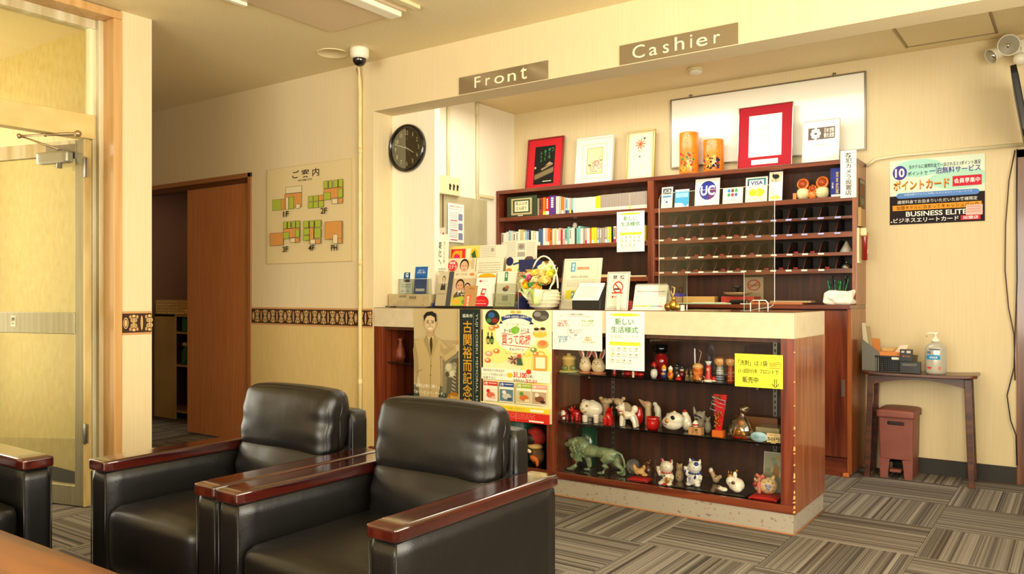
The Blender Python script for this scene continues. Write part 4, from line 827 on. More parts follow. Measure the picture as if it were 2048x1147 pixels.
def a_blue(p): p.rect(0, 0, 34, 66, '2560a8'); p.poly([(0, 0), (34, 0), (34, 6), (17, 14), (0, 6)], 'e8e8e0'); p.text('福島銀行', 7, 9, 27, 13, 'e8e8e0'); p.text('QRコード\n決済のご案内', 6, 20, 28, 28, 'e8f0f8'); p.squiggle(5, 34, 29, 50, '1c4888', 4); p.rect(5, 56, 29, 61, 'e0e4e8')
leaf('brochure', 'dark blue brochure with a white wavy top, on the beige device', 'brochure', 827, 516, 852, 4.015, ZD, a_blue, 34, 66)
leaf('brochure', 'plain white brochure edge behind the dark blue one', 'brochure', 833, 513, 859, 4.055, ZD, lambda p: (p.rect(0, 0, 30, 66, 'eee8d8'), p.squiggle(22, 4, 29, 60, '9cb4cc', 8)), 30, 66)
def a_y(p): p.rect(0, 0, 30, 66, 'ece8d4'); p.poly([(15, 14), (24, 14), (24, 66), (15, 66)], 'd8dc4c'); p.poly([(17, 10), (21, 6), (24, 14), (15, 14)], 'c8d86c'); p.ell(7, 10, 4.5, 4.5, '4c5c74'); p.vtext('ふくしまの水', 4, 18, 9, 48, '6c6c60'); p.squiggle(3, 52, 12, 62, 'a8b8c8', 2)
leaf('brochure', 'tall flyer with a yellow-green strip standing at the back by the white pillar', 'brochure', 827, 455, 857, 4.175, ZB+.0, a_y, 30, 66, tilt=.02)
holder('tall clear holder around the yellow-green flyer', 825, 870, 4.163, ZB, .36, .03, lip=.12)
def a_toh(p): p.rect(0, 0, 28, 92, 'eee8d2'); p.vtext('東北へ', 7, 9, 15, 38, '24221e', .025); p.vtext('まごころの旅', 18, 9, 22, 36, '4a463c'); p.text('Welcome to\nTOHOKU', 4, 42, 24, 48, '4a463c', .01); p.squiggle(4, 52, 24, 66, 'b0a890', 4)
def t_(p): a_toh(p); [p.ell(6+k*4, 72+(k % 3)*5, 2, 2.5, c) for k, c in enumerate(('c86c34', '3c5c3c', '2c2c2c', '8c3c2c'))]
leaf('brochure', 'narrow cream sign with vertical black title, left of the magazines', 'brochure', 865, 468, 893, 4.06, ZB, t_, 28, 92, tilt=.05)
leaf('brochure', 'white and red corner of a flyer behind the narrow cream sign', 'brochure', 874, 455, 890, 4.24, ZB, lambda p: (p.rect(0, 0, 20, 90, 'eee8dc'), p.rect(14, 6, 18, 12, 'c83028')), 20, 90, tilt=0)
# magazine rack: a stepped rack carrying rows of leaflets
rk = thing('magazine_rack', 'stepped navy rack holding the magazines and leaflets on the counter', 'rack', (C(864, 3.95), 3.95, ZB)); rw = C(1030, 3.95)-C(864, 3.95)
navy = mat('navy_board', '1c2458', .45)
m = MB(); m.prism([(0, 0), (.30, 0), (.30, .34), (.285, .34), (.02, .03), (0, .03)], 0, .004, 'x'); m.build('side_panel', navy, rk); 
m = MB(); m.prism([(0, 0), (.30, 0), (.30, .30), (.285, .30), (.02, .03), (0, .03)], rw-.004, rw, 'x'); m.build('side_panel', navy, rk)
for k in range(3): bx('step', .004, rw-.004, .005+k*.095, .09+k*.095, 0, .012+k*.055, black_pl, rk)
Z1, Z2, Z3 = ZB+.0125, ZB+.0675, ZB+.1225; Y1, Y2, Y3 = 3.975, 4.07, 4.165
def man(p, x, y, s, coat='2c2620', skin='d2a888', hair='1c1612'):
    p.poly([(x-5*s, y+16*s), (x-4*s, y+9*s), (x-1.5*s, y+6*s), (x+1.5*s, y+6*s), (x+4*s, y+9*s), (x+5*s, y+16*s)], coat); p.poly([(x-1.4*s, y+6*s), (x+1.4*s, y+6*s), (x, y+12*s)], 'e8e0cc'); p.rect(x-.4*s, y+7*s, x+.4*s, y+12*s, '3c2c24'); p.ell(x, y+1.2*s, 3.3*s, 4.6*s, hair); p.ell(x, y+2*s, 2.7*s, 4*s, skin)
    p.ell(x-1.1*s, y+1.6*s, .4*s, .3*s, '2a1c14'); p.ell(x+1.1*s, y+1.6*s, .4*s, .3*s, '2a1c14'); p.poly([(x-.9*s, y+4*s), (x+.9*s, y+4*s), (x, y+4.7*s)], 'a85c4c')
def a_suit(p): p.rect(0, 0, 44, 70, 'cbbd9c'); p.rect(30, 0, 44, 70, '4c4a48'); p.rect(0, 24, 30, 70, 'b4a684'); man(p, 17, 14, 1.5, '3a342c', 'c8b090'); p.squiggle(4, 44, 26, 48, '8c8068', 2)
def a_cj(p): p.rect(0, 0, 70, 60, 'e9d06c'); p.rect(2, 4, 36, 36, 'd4302c'); p.text('CJ', 4, 6, 28, 30, 'f0a428', .05); p.ell(16, 18, 6, 5, 'd82c7c'); p.ell(56, 14, 9, 10, 'e8b81c'); p.poly([(50, 12), (58, 6), (62, 18), (56, 26)], '3c5c2c'); p.rect(38, 4, 48, 20, 'e8e4c8'); p.squiggle(4, 38, 60, 56, '6c6c4c', 5)
def a_stera(p): p.rect(0, 0, 64, 84, 'e2d4b4'); p.ell(50, 12, 7, 7, 'dcc47c'); man(p, 40, 12, 3.0, 'cfc0a0', 'd8ac88'); p.ell(14, 16, 11, 12, 'cc2c24'); p.text('NHK', 7, 7, 21, 13, 'f4ece0', .03); p.text('ステラ', 5, 15, 23, 24, 'f4ece0', .03); p.rect(56, 2, 62, 24, 'c8b890')
def a_face2(p): p.rect(0, 0, 50, 70, 'c8b088'); p.rect(0, 0, 50, 14, 'ddd2b0'); p.text('朝ドラの旅', 6, 3, 30, 8, '8c7c5c'); p.ell(40, 6, 5, 3, 'd8843c'); man(p, 18, 24, 2.6, '5c4c44', 'd09a74'); man(p, 34, 30, 2.0, '3c3430', 'dcae8c'); p.rect(20, 44, 38, 50, '1c1a1a'); p.text('福島市', 22, 45, 36, 49, 'e8e4d8', .02); p.poly([(0, 56), (26, 50), (50, 56), (50, 70), (0, 70)], 'b8bc3c'); p.ell(14, 62, 9, 5, 'e8a83c'); p.ell(32, 62, 6, 4, '6c9c3c')
def a_brown(p): p.rect(0, 0, 40, 60, 'b88c54'); p.poly([(8, 26), (24, 24), (16, 60), (0, 60)], 'd8683c'); p.vtext('感謝祭', 9, 28, 18, 56, 'f0e0c0', .02); p.text('Aizu', 14, 4, 30, 10, '7c5428')
def a_pay(p): p.rect(0, 0, 44, 92, 'f0ebdc'); p.ell(24, 9, 20, 9, 'e8a81c'); p.rect(2, 10, 44, 12, 'd8882c'); p.rect(3, 12, 44, 92, 'f2eee2'); p.ell(10, 22, 3, 3, 'c83840'); p.text('PayPay', 14, 20, 28, 25, 'b8a8a0', .01); p.poly([(16, 42), (26, 44), (22, 62), (12, 60)], 'c8403c'); p.poly([(18, 46), (24, 47), (22, 56), (16, 55)], 'f0e8dc'); p.ell(16, 82, 18, 20, 'd0202c'); p.text('PayPay', 4, 74, 26, 80, 'e86c4c', .03); p.squiggle(4, 84, 28, 89, 'f0c8c0', 1)
def a_green(p): p.rect(0, 0, 46, 78, 'e8e4cc'); p.rect(18, 2, 26, 22, '3c8c5c'); p.poly([(18, 6), (22, 0), (26, 6)], '3c8c5c'); p.text('会\n津', 19.5, 5, 24.5, 14, 'e8f0dc', .02); p.ell(22, 40, 7, 5, '3c2c2c'); p.ell(26, 36, 5, 4, 'c86c4c'); p.rect(16, 54, 30, 66, '9c9c9c'); p.squiggle(4, 70, 40, 75, 'a8a48c', 2)
def a_news(p): p.rect(0, 0, 80, 90, 'e3dcc4'); p.squiggle(3, 3, 48, 30, 'b4ac98', 8); p.squiggle(3, 34, 77, 88, 'c4bca8', 14); p.ell(38, 10, 5, 4, 'b0a490')
def a_news2(p): p.rect(0, 0, 80, 100, 'e6dfc8'); p.rect(34, 6, 52, 20, 'b8b0a0'); p.ell(43, 13, 6, 5, '8c8478'); p.rect(34, 24, 52, 34, 'a8a094'); p.squiggle(3, 3, 30, 36, 'b4ac98', 10); p.squiggle(56, 5, 77, 36, 'c4bca8', 9)
leaf('newspaper', 'folded newspaper sheet standing left at the back of the rack', 'newspaper', 958, 489, 1010, Y3, Z3, a_news, 80, 90, 'e3dcc4', .06)
leaf('newspaper', 'taller newspaper with two grey photos at the right back of the rack', 'newspaper', 1006, 480, 1072, Y3+.01, Z3, a_news2, 80, 100, 'e6dfc8', .04)
leaf('magazine', 'red and yellow magazine with large CJ letters at the back of the rack', 'magazine', 898, 491, 958, Y3+.004, Z3, a_cj, 70, 60, 'e9d06c', .06)
leaf('magazine', 'magazine cover with round red badge and a smiling person', 'magazine', 889, 515, 946, Y2, Z2, a_stera, 64, 84, 'e2d4b4', .12)
leaf('leaflet', 'cream line-art leaflet in the middle row of the rack', 'leaflet', 948, 514, 1002, Y2+.01, Z2, lambda p: (p.rect(0, 0, 60, 84, 'e5dcc0'), p.squiggle(6, 10, 54, 40, 'b8ac8c', 6)), 60, 84, 'e5dcc0', .12)
def a_small(p): p.rect(0, 0, 64, 90, 'efe2b0'); p.rect(0, 0, 64, 6, 'e6dfc8'); p.ell(8, 10, 9, 10, '26244c'); p.ell(54, 8, 11, 9, '5c4840'); p.poly([(16, 15), (32, 11), (50, 15), (49, 19), (32, 15), (17, 19)], '27407c'); p.poly([(28, 28), (34, 22), (38, 30), (30, 34)], '7cb43c'); p.text('買って応援', 12, 34, 52, 46, 'cc2a30', .03); p.ell(8, 30, 7, 5, 'e0843c'); p.ell(56, 28, 9, 6, 'd8a83c'); p.ell(20, 64, 8, 6, 'c86c3c'); p.rect(0, 78, 64, 90, 'c83830')
leaf('leaflet', 'small colour campaign leaflet behind the flower basket', 'leaflet', 1008, 512, 1062, Y2+.012, Z2, a_small, 64, 90, 'efe2b0', .12)
leaf('brochure', 'narrow brochure with a small man in a dark suit, leftmost in the front row', 'brochure', 870, 541, 900, Y1, Z1, a_suit, 44, 70, 'cbbd9c', .2)
leaf('magazine', 'magazine showing two faces above a yellow-green meadow, front row', 'magazine', 898, 541, 946, Y1+.01, Z1, a_face2, 50, 70, 'c8b088', .2)
leaf('leaflet', 'brown leaflet with a slanting orange strip, low in the front row', 'leaflet', 926, 570, 950, Y1-.012, ZB+.002, a_brown, 40, 60, 'b88c54', .2)
leaf('leaflet', 'white payment leaflet with yellow cap and red circle at its foot', 'leaflet', 948, 545, 986, Y1, Z1, a_pay, 44, 92, 'f0ebdc', .16)
leaf('leaflet', 'pale leaflet with a green tag and small photographs, right of the payment leaflet', 'leaflet', 990, 541, 1028, Y1, Z1, a_green, 46, 78, 'e8e4cc', .14)
holder('clear holder around the pale green-tagged leaflet', 985, 1032, Y1-.03, ZB+.001, .15, .025, lip=.09)
x = C(1041, 4.12); t = thing('navy_folder', 'upright navy cardboard file partly hidden by the flower basket', 'file', (x, 4.10, ZB)); bx('cover', 0, .13, 0, .05, 0, .30, navy, t, .002); m = MB(); m.lathe([(0, -.0015), (.005, 0)], 10, c=(.012, 0, .03), axis='y'); m.build('stud', white_pl, t)
# ---------------------------------------------------------------- flower basket
bxc = C(1090, 4.0); t = thing('flower_basket', 'white wicker basket with yellow roses, a pink rose and green wrapping paper', 'flower basket', (bxc, 3.985, ZB)); t.scale = (1.25, 1.05, 1.0)
wick = noisy('wicker_cream', 'e6dcc0', 'd2c49c', (60, 60, 260), 1, .6, .8, (200, 200, 400))
m = MB(); m.lathe([(.045, 0), (.07, .02), (.082, .06), (.078, .095), (.07, .11), (.066, .108), (.074, .09), (.07, .05)], 28); bs = m.build('bowl', wick, t)
k = MB()
for z, r in ((.015, .066), (.035, .078), (.055, .0835), (.075, .083), (.095, .080), (.11, .070)): k.tube([(r*math.cos(a*math.pi/14), r*math.sin(a*math.pi/14), z) for a in range(28)], .0032, 6, closed=True)
k.build('weave', wick, bs, kind='stuff')
m = MB(); m.tube([(-.075+.0*k, 0, .10) if k == 0 else (-.079*math.cos(math.pi*k/16), 0, .12+.19*math.sin(math.pi*k/16)) for k in range(17)], .0045, 8); m.build('handle', mat('handle_white', 'ece4cc', .5), t)
def rose(c, r, col, seed, lab):
    m = MB(); rg = random.Random(seed); q = Matrix.Rotation(R(60), 3, 'X') @ Matrix.Rotation(rg.uniform(-.4, .4), 3, 'Y')
    for ring, (n, rr, hh) in enumerate(((3, .28, .55), (4, .5, .45), (5, .75, .25), (6, 1.0, 0))):
        for i in range(n):
            a = 2*math.pi*(i+ring*.4)/n; vs = []
            for jj in range(4):
                for ii in range(5):
                    aa = a+(ii-2)*.36*(1.5 if ring < 2 else 1.15); h = jj/3; rad = r*(rr*(.55+.45*h)+.05*(h**3)); vs.append(Vector(c)+q @ Vector((rad*math.cos(aa), rad*math.sin(aa), r*(hh-.55+h*.75-.08*abs(ii-2)))))
            m.add(vs, [(jj*5+ii, jj*5+ii+1, jj*5+ii+6, jj*5+ii+5) for jj in range(3) for ii in range(4)], None, True)
    m.ell(Vector(c)+q @ Vector((0, 0, -.1*r)), (r*.6, r*.6, r*.6), n=10, k=6)
    return m.build('rose', mat('petal_'+col, col, .6, spec=.2), t, label=lab)
for c, r, col, sd, lb in (((.004, -.075, .125), .030, 'f2b94c', 1, 'apricot yellow rose at the bottom'), ((.045, -.07, .165), .030, 'f4d27c', 2, 'pale apricot rose at the right'), ((-.005, -.075, .17), .026, 'eee4ac', 3, 'cream rose in the middle'), ((-.045, -.065, .185), .020, 'd86a94', 4, 'pink rose'), ((-.015, -.055, .21), .024, 'f2d668', 5, None), ((.02, -.05, .205), .024, 'f0cf86', 6, None), ((.06, -.045, .205), .026, 'f0ea50', 7, 'bright yellow rose'), ((-.07, -.055, .155), .022, 'eea33c', 8, 'orange rose'), ((-.055, -.07, .135), .022, 'f4d428', 9, None), ((.04, -.03, .235), .026, 'dcecb0', 10, 'pale green bloom')):
    o = rose(c, r, col, sd, lb)
    if not lb: del o['label']
def paperfold(pts, col):
    m = MB(); n = 7; vs = []
    for i in range(n):
        for j in range(n):
            a, b = i/(n-1), j/(n-1); p_ = Vector(pts[0])*(1-a)*(1-b)+Vector(pts[1])*a*(1-b)+Vector(pts[2])*a*b+Vector(pts[3])*(1-a)*b
            vs.append(p_+Vector((0, .008*math.sin(a*9+b*3), .007*math.sin(b*8+a*5))))
    m.add(vs, [(i*n+j, i*n+j+1, (i+1)*n+j+1, (i+1)*n+j) for i in range(n-1) for j in range(n-1)], None, True); o = m.build('wrapping_paper', noisy('wrap_'+col, col, 'f2f4dc', (30, 30, 4), 1, .6, lo=.4, hi=.7), t); s = o.modifiers.new('thick', 'SOLIDIFY'); s.thickness = .0008
paperfold(((-.12, -.04, .16), (-.05, -.09, .085), (-.02, -.05, .11), (-.09, -.01, .2)), 'cfe08c'); paperfold(((-.13, -.03, .10), (-.04, -.075, .05), (-.04, -.06, .11), (-.11, -.02, .145)), 'dfe8b4')
paperfold(((-.03, -.095, .11), (.05, -.09, .12), (.03, -.085, .035), (-.01, -.085, .02)), 'b8d850'); paperfold(((.06, -.04, .12), (.088, -.02, .25), (.075, .0, .20), (.06, -.06, .10)), 'd4e494'); paperfold(((-.05, .0, .21), (-.02, .02, .285), (.02, .02, .25), (.0, -.01, .2)), 'd8eab0'); paperfold(((.005, .02, .22), (.01, .03, .29), (.055, .03, .255), (.05, .0, .22)), 'ece4d0')
for c, a in (((-.075, -.06, .19), .5), ((-.02, -.085, .145), -.4), ((-.03, -.09, .14), 1.2), ((.03, -.08, .145), 2.6), ((-.085, -.06, .12), 2)):
    m = MB(); m.ell(c, (.018, .004, .010), rot=Matrix.Rotation(a, 3, 'Y'), n=8, k=6); m.build('leaf', mat('leaf_green', '3c7a34', .5), t)
# ---------------------------------------------------------------- notices, tray, calendar
def a_doc(p):
    p.rect(0, 0, 82, 104, 'e7dfc4'); p.rect(16, 8, 26, 27, '4a9cc0'); p.text('福\n島', 18, 10, 24, 25, 'e8f0e8', .02); p.rect(30, 18, 56, 23, 'e07c4c'); p.text('ホテル旅館協会', 31, 19, 55, 22, 'f0d8c0'); p.text('感染防止対策 実施店', 18, 36, 56, 40, '7c7668'); p.squiggle(10, 44, 70, 60, 'c0b8a0', 4); p.rect(10, 66, 34, 84, 'd8d038'); p.rect(22, 68, 28, 82, '5c8cac'); p.text('P', 23, 71, 27, 79, 'e8e8dc', .03); p.squiggle(40, 66, 70, 84, 'c0b8a0', 5); p.squiggle(8, 88, 50, 100, 'c0b8a0', 4)
t = leaf('document_stand', 'tall clear stand with a cream hotel notice and blue square mark', 'notice', 1120, 514, 1196, 4.06, ZB, a_doc, 82, 104, 'e7dfc4', .18)
m = MB(); m.tube([(-.004, -.003, .0), (-.004, -.003, .29), (.235, -.003, .29), (.235, -.003, 0)], .002, 6); m.build('clear_edge', edge_gl, t)
t = thing('note_tray', 'black slanted box with white slips on top, in front of the tall notice', 'tray', (C(1144, 3.90), 3.90, ZB)); w = C(1200, 3.9)-C(1144, 3.9)
m = MB(); m.prism([(0, 0), (.085, 0), (.085, .135), (.07, .135), (0, .055)], 0, w, 'x'); m.build('tray_body', black_pl, t, .002)
m = MB(); m.add([(.004, -.006, .052), (w-.006, -.006, .052), (w-.004, .066, .145), (.014, .066, .145), (.004, -.006, .056), (w-.006, -.006, .056), (w-.004, .066, .149), (.014, .066, .149)], [(0, 1, 2, 3), (4, 5, 6, 7), (0, 1, 5, 4), (1, 2, 6, 5), (2, 3, 7, 6), (3, 0, 4, 7)])
sl = m.build('note_slips', flat('f0ebde'), t)
p = Print(50, 70, w-.03, .10, y=0); p.squiggle(4, 4, 46, 64, 'c4bcb0', 7); o = p.done(sl); o.location = (.012, -.0065, .0575); o.rotation_euler = (-math.atan2(.072, .093), 0, 0)
def a_smoke(p):
    p.rect(0, 0, 62, 76, 'e9e2ce'); p.frame(2, 2, 60, 74, .8, '3c3a38'); p.text('禁  煙', 16, 7, 48, 15, '24221f', .03); p.text('NO SMOKING', 17, 17, 47, 19, '8c887c'); p.ring(32, 31, 14, 12, 2.6, 'cc3c2c', 30); p.line(22, 23, 42, 39, 2.6, 'cc3c2c'); p.rect(22, 33, 40, 36, '24221f'); p.rect(36, 33, 40, 36, 'cc3c2c'); p.line(39, 31, 40, 24, .8, '6c6c6c'); p.rect(16, 41, 46, 43.5, 'cc3c2c')
    p.ell(19, 50, 2.4, 2.2, 'c83840'); p.text('PayPay', 23, 48, 36, 52, 'c87c7c', .01); p.squiggle(10, 70, 52, 73, 'a8a294', 1)
leaf('no_smoking_sign', 'curved white no smoking sign with a red circle on the counter', 'sign', 1210, 542, 1255, 3.93, ZB, a_smoke, 62, 76, 'e9e2ce', .16)
tag(bx('white_card_stand', C(1233, 3.9), C(1238, 3.9), 3.90, 3.915, ZB, ZB+.09, white_pl, bevel=.001), 'thin white upright strip in front of the no smoking sign', 'card holder')
m = MB(); m.box(C(1256, 3.97), C(1267, 3.97), 3.95, 3.98, ZB, ZB+.05); tag(m.build('red_box', mat('small_red', '8c1c1c', .4), bevel=.002), 'small dark red box squeezed between the no smoking sign and calendar', 'box')
t = thing('desk_calendar', 'white desk calendar with spiral binding and a rainbow strip', 'calendar', (C(1263, 3.93), 3.93, ZB)); w = C(1331, 3.93)-C(1263, 3.93); h = .135
m = MB(); m.prism([(0, 0), (.006, 0), (.045, h), (.04, h)], .004, w-.004, 'x'); m.build('stand', flat('ece6d6'), t); m = MB(); m.prism([(.10, 0), (.106, 0), (.047, h), (.042, h)], .004, w-.004, 'x'); m.build('stand_back', flat('ddd6c4'), t); bx('foot_board', 0, w+.006, -.012, .11, 0, .003, flat('ece6d6'), t)
p = Print(80, 68, w-.008, h, y=0); p.rect(2, 4, 78, 66, 'efe9d8'); p.text('8', 10, 8, 14, 13, 'c8a83c'); 
for k, c in enumerate(('c83c34', 'd88a3c', '6ab04c', '4c8cc8', 'd84838', 'c82c5c', '4c4c5c')): p.rect(6+k*10, 15, 16+k*10, 16.6, c)
for r_ in range(5):
    for c_ in range(7): p.rect(9+c_*10, 22+r_*7, 10.6+c_*10, 24+r_*7, 'b4ae9c')
for k, c in enumerate(('e0c84c', 'e0c84c', 'd8b03c', 'e0c84c', '7cbc7c', '6cb0d0', 'd86cac')): p.rect(4+k*10, 56, 14+k*10, 59, c)
o = p.done(t); o.location = (.004, -.001, 0); o.rotation_euler = (-math.atan2(.04, h), 0, 0)
m = MB()
for k in range(22): x = .012+k*(w-.024)/21; m.tube([(x, .043+.006*math.cos(a*1.05), h+.001+.006*math.sin(a*1.05)) for a in range(6)], .0011, 4, closed=True)
m.build('spiral', white_pl, t, kind='stuff')
# small gold figure: seated animal on wheels with looped cord
t = thing('gold_ornament', 'small gold ornament with round feet and a looped cord, right of the calendar', 'ornament', (C(1346, 3.90), 3.90, ZB))
m = MB(); m.ell((0, 0, .03), (.022, .02, .03)); m.ell((.004, -.002, .062), (.012, .012, .014)); m.build('body', gold, t)
for sx in (-.026, .022): m = MB(); m.lathe([(0, -.008), (.018, -.006), (.02, 0), (.018, .006), (0, .008)], 16, c=(sx, -.006, .021), axis='y'); m.build('round_foot', gold, t)
m = MB(); m.tube([(0, 0, .07), (-.012, 0, .10), (-.006, 0, .125), (.008, 0, .12), (.006, 0, .095), (-.002, .002, .075)], .004, 8, closed=True); m.tube([(-.02, 0, .05), (-.028, 0, .08), (-.012, 0, .10)], .002, 6); m.build('cord', mat('cord_tan', 'b89a5c', .6), t)
tag(bx('white_clip_stand', C(1361, 3.9), C(1364.5, 3.9), 3.90, 3.93, ZB, ZB+.03, white_pl), 'tiny white upright clip just right of the gold ornament', 'clip')
# acrylic sneeze guard with a pass-through slot
AY = 3.95; p_ = lambda u, v: (PY(u, v, AY).x, PY(u, v, AY).z)
gx0, gx1 = PY(1318, 500, AY).x, PY(1549, 500, AY).x; gz1 = (PY(1318, 388, AY).z+PY(1549, 367, AY).z)/2; sx0, sx1 = PY(1374, 580, AY).x, PY(1488, 580, AY).x; sz = PY(1430, 545, AY).z
t = thing('acrylic_screen', 'large clear acrylic screen with rounded corners on the counter', 'screen', (0, 0, 0)); rr_ = .035
def arc(cx, cz, a0, a1, n=5, r=rr_): return [(cx+r*math.cos(R(a0+(a1-a0)*k/n)), cz+r*math.sin(R(a0+(a1-a0)*k/n))) for k in range(n+1)]
out = [(sx0, ZB+.002), (sx0, sz), (sx1, sz), (sx1, ZB+.002)]+arc(gx1-rr_, ZB+.02+rr_, -90, 0)+arc(gx1-rr_, gz1-rr_, 0, 90)+arc(gx0+rr_, gz1-rr_, 90, 180)+[(gx0, ZB+.002)]
m = MB(); n = len(out)
for y in (AY, AY+.003):
    m.add([(gx0, y, ZB+.002), (sx0, y, ZB+.002), (sx0, y, sz), (gx0, y, sz)], [(0, 1, 2, 3)]); m.add([(gx0, y, sz)]+[(a, y, b) for a, b in [(gx1, sz)]+arc(gx1-rr_, gz1-rr_, 0, 90)+arc(gx0+rr_, gz1-rr_, 90, 180)], [tuple(range(14))]); m.add([(sx1, y, sz), (sx1, y, ZB+.002), (gx1-rr_, y, ZB+.002)]+[(a, y, b) for a, b in arc(gx1-rr_, ZB+.002+rr_, -90, 0)]+[(gx1, y, sz)], [tuple(range(10))])
m.build('clear_sheet', clear, t)
m = MB(); ed = [(sx0, sz), (sx1, sz)]; m.tube([(a, AY+.0015, b) for a, b in out], .0016, 5, closed=False); m.build('sheet_edge', edge_gl, t)
for u in (1519, 1372):
    x = C(u, AY-.02); m = MB(); h_ = .055 if u > 1400 else .03; hw = .043 if u > 1400 else .004
    m.tube([(x-hw, AY-.025, 0+ZB), (x-hw, AY-.025, ZB+h_-.012), (x-hw+.012, AY-.025, ZB+h_), (x+hw-.012, AY-.025, ZB+h_), (x+hw, AY-.025, ZB+h_-.012), (x+hw, AY-.025, ZB)] if hw > .01 else [(x, AY-.01, ZB), (x, AY-.01, ZB+h_)], .003, 6); 
    if hw > .01: m.tube([(x, AY-.025, ZB), (x, AY-.025, ZB+h_)], .002, 6)
    m.build('foot_bracket', edge_gl, t)
# ================================================================= ON THE WALLS
def a_map(p):
    p.rect(0, 0, 170, 206, 'dcc794'); p.frame(0, 0, 170, 206, .7, 'c4ac78'); k = '2c241c'; p.text('ご 案 内', 54, 10, 108, 27, k, .03); p.text('INFORMATION', 66, 30, 94, 34, '4c443c', .01)
    G, O, L = 'a8b43c', 'd2934c', 'e0d0a4'
    def plan(x, y, w, h, ps):
        for a, b, c, d, col in ps: p.rect(x+a*w, y+b*h, x+c*w, y+d*h, '4a3420'); p.rect(x+a*w+.6, y+b*h+.6, x+c*w-.6, y+d*h-.6, col)
    plan(12, 43, 62, 48, [(0, .5, .46, 1, G), (.30, .5, .46, 1, O), (.42, .3, 1, .95, O), (.46, 0, 1, .3, L), (.46, .45, .56, 1, L), (.56, .45, .74, 1, G), (.8, .8, .95, 1, L)])
    rooms = [(0, .52, .15, .74, G), (.15, .52, .3, .74, G), (.3, .52, .46, .74, O), (0, .76, .15, 1, G), (.15, .76, .3, 1, G), (.3, .74, .46, 1, G), (.46, .3, 1, .7, O), (.46, 0, .58, .3, G), (.6, 0, .7, .3, G), (.74, 0, .86, .3, G), (.87, 0, 1, .3, G), (.46, .45, .66, .74, G), (.86, .36, 1, .7, G), (.7, .72, .86, .92, L), (.86, .72, 1, .92, O)]
    plan(87, 40, 68, 53, rooms)
    plan(9, 117, 63, 50, [(0, .45, .46, 1, O)]+[r for r in rooms if r[0] >= .46]); plan(80, 119, 35, 49, [(0, 0, .3, .3, G), (.35, 0, .6, .3, G), (.65, 0, 1, .3, G), (0, .32, .35, .6, G), (.35, .3, .6, 1, O), (.62, .34, 1, .76, G), (0, .62, .35, .84, G), (.4, .8, .7, 1, L), (.7, .8, 1, 1, O)])
    plan(123, 122, 36, 48, [(0, .05, .9, .8, O), (.42, .6, .68, 1, L), (.68, .78, .9, 1, O)])
    for s_, x, y in (('1F', 39, 101), ('2F', 115, 101), ('3F', 38, 176), ('4F', 91, 176), ('PH', 135, 178)): p.text(s_, x, y-6, x+12, y+6, k, .02)
x0, x1 = PY(537, 400, P0).x, PY(707, 400, P0).x; t = sheet('floor_plan_board', 'cream board on the wall with five small green and orange floor plans', 'sign', x0, P0-.012, 1.362, x1-x0, 2.06-1.362, a_map, 'dcc794', .01, aw=170, ah=206)
# clock
CY = P1+0; c = PY(817, 297, CY); rC = .118; hC = .143
t = thing('wall_clock', 'round black wall clock with white numerals on the pale pilaster', 'clock', (c.x, CY, c.z)); rC = (PY(817, 249, CY).z-PY(817, 345, CY).z)/2
MB().lathe([(rC*.98, 0), (rC, -.012), (rC*.99, -.028), (rC*.93, -.038), (rC*.85, -.034), (rC*.83, -.022), (rC*.83, -.012), (0, -.012)], 48, axis='y').build('case', black_gl, t)
MB().prism([(rC*.83*math.cos(k*.157), rC*.83*math.sin(k*.157)) for k in range(40)], -.0135, -.0125, 'y').build('dial', mat('dial_grey', '3a3834', .35, coat=.3), t)
p = Print(200, 200, 2*rC, 2*rC, y=-.015)
for k in range(1, 13): a = math.pi*k/6; x, y = 100+64*math.sin(a), 100-64*math.cos(a); w = {1: 4, 11: 8}.get(k, 6 if k < 10 else 10); p.text(str(k), x-w+2, y-9, x+w-2, y+9, 'ece4cc', .02)
p.rect(94, 60, 106, 62, 'b8b09c'); o = p.done(t, 'numerals'); o.location = (-rC, 0, -rC)
def hand(a, l, w, name, y, c='ece6d4', back=.12):
    a = R(a); m = MB(); d = Vector((math.sin(a), 0, math.cos(a))); n_ = Vector((math.cos(a), 0, -math.sin(a))); k = rC
    m.add([tuple(d*-back*k+n_*w+Vector((0, y, 0))), tuple(d*l*k+n_*w*.6+Vector((0, y, 0))), tuple(d*l*k-n_*w*.6+Vector((0, y, 0))), tuple(d*-back*k-n_*w+Vector((0, y, 0)))], [(0, 1, 2, 3)]); o = m.build(name, flat(c), t); s = o.modifiers.new('t', 'SOLIDIFY'); s.thickness = .0008
hand(119, .42, .004, 'hour_hand', -.0172); hand(288, .72, .003, 'minute_hand', -.0182); hand(150, .60, .0008, 'second_hand', -.0192, 'a8a49a', .25)
MB().prism([(rC*.84*math.cos(k*.157), rC*.84*math.sin(k*.157)) for k in range(40)], -.0245, -.0235, 'y').build('cover_glass', clear, t)
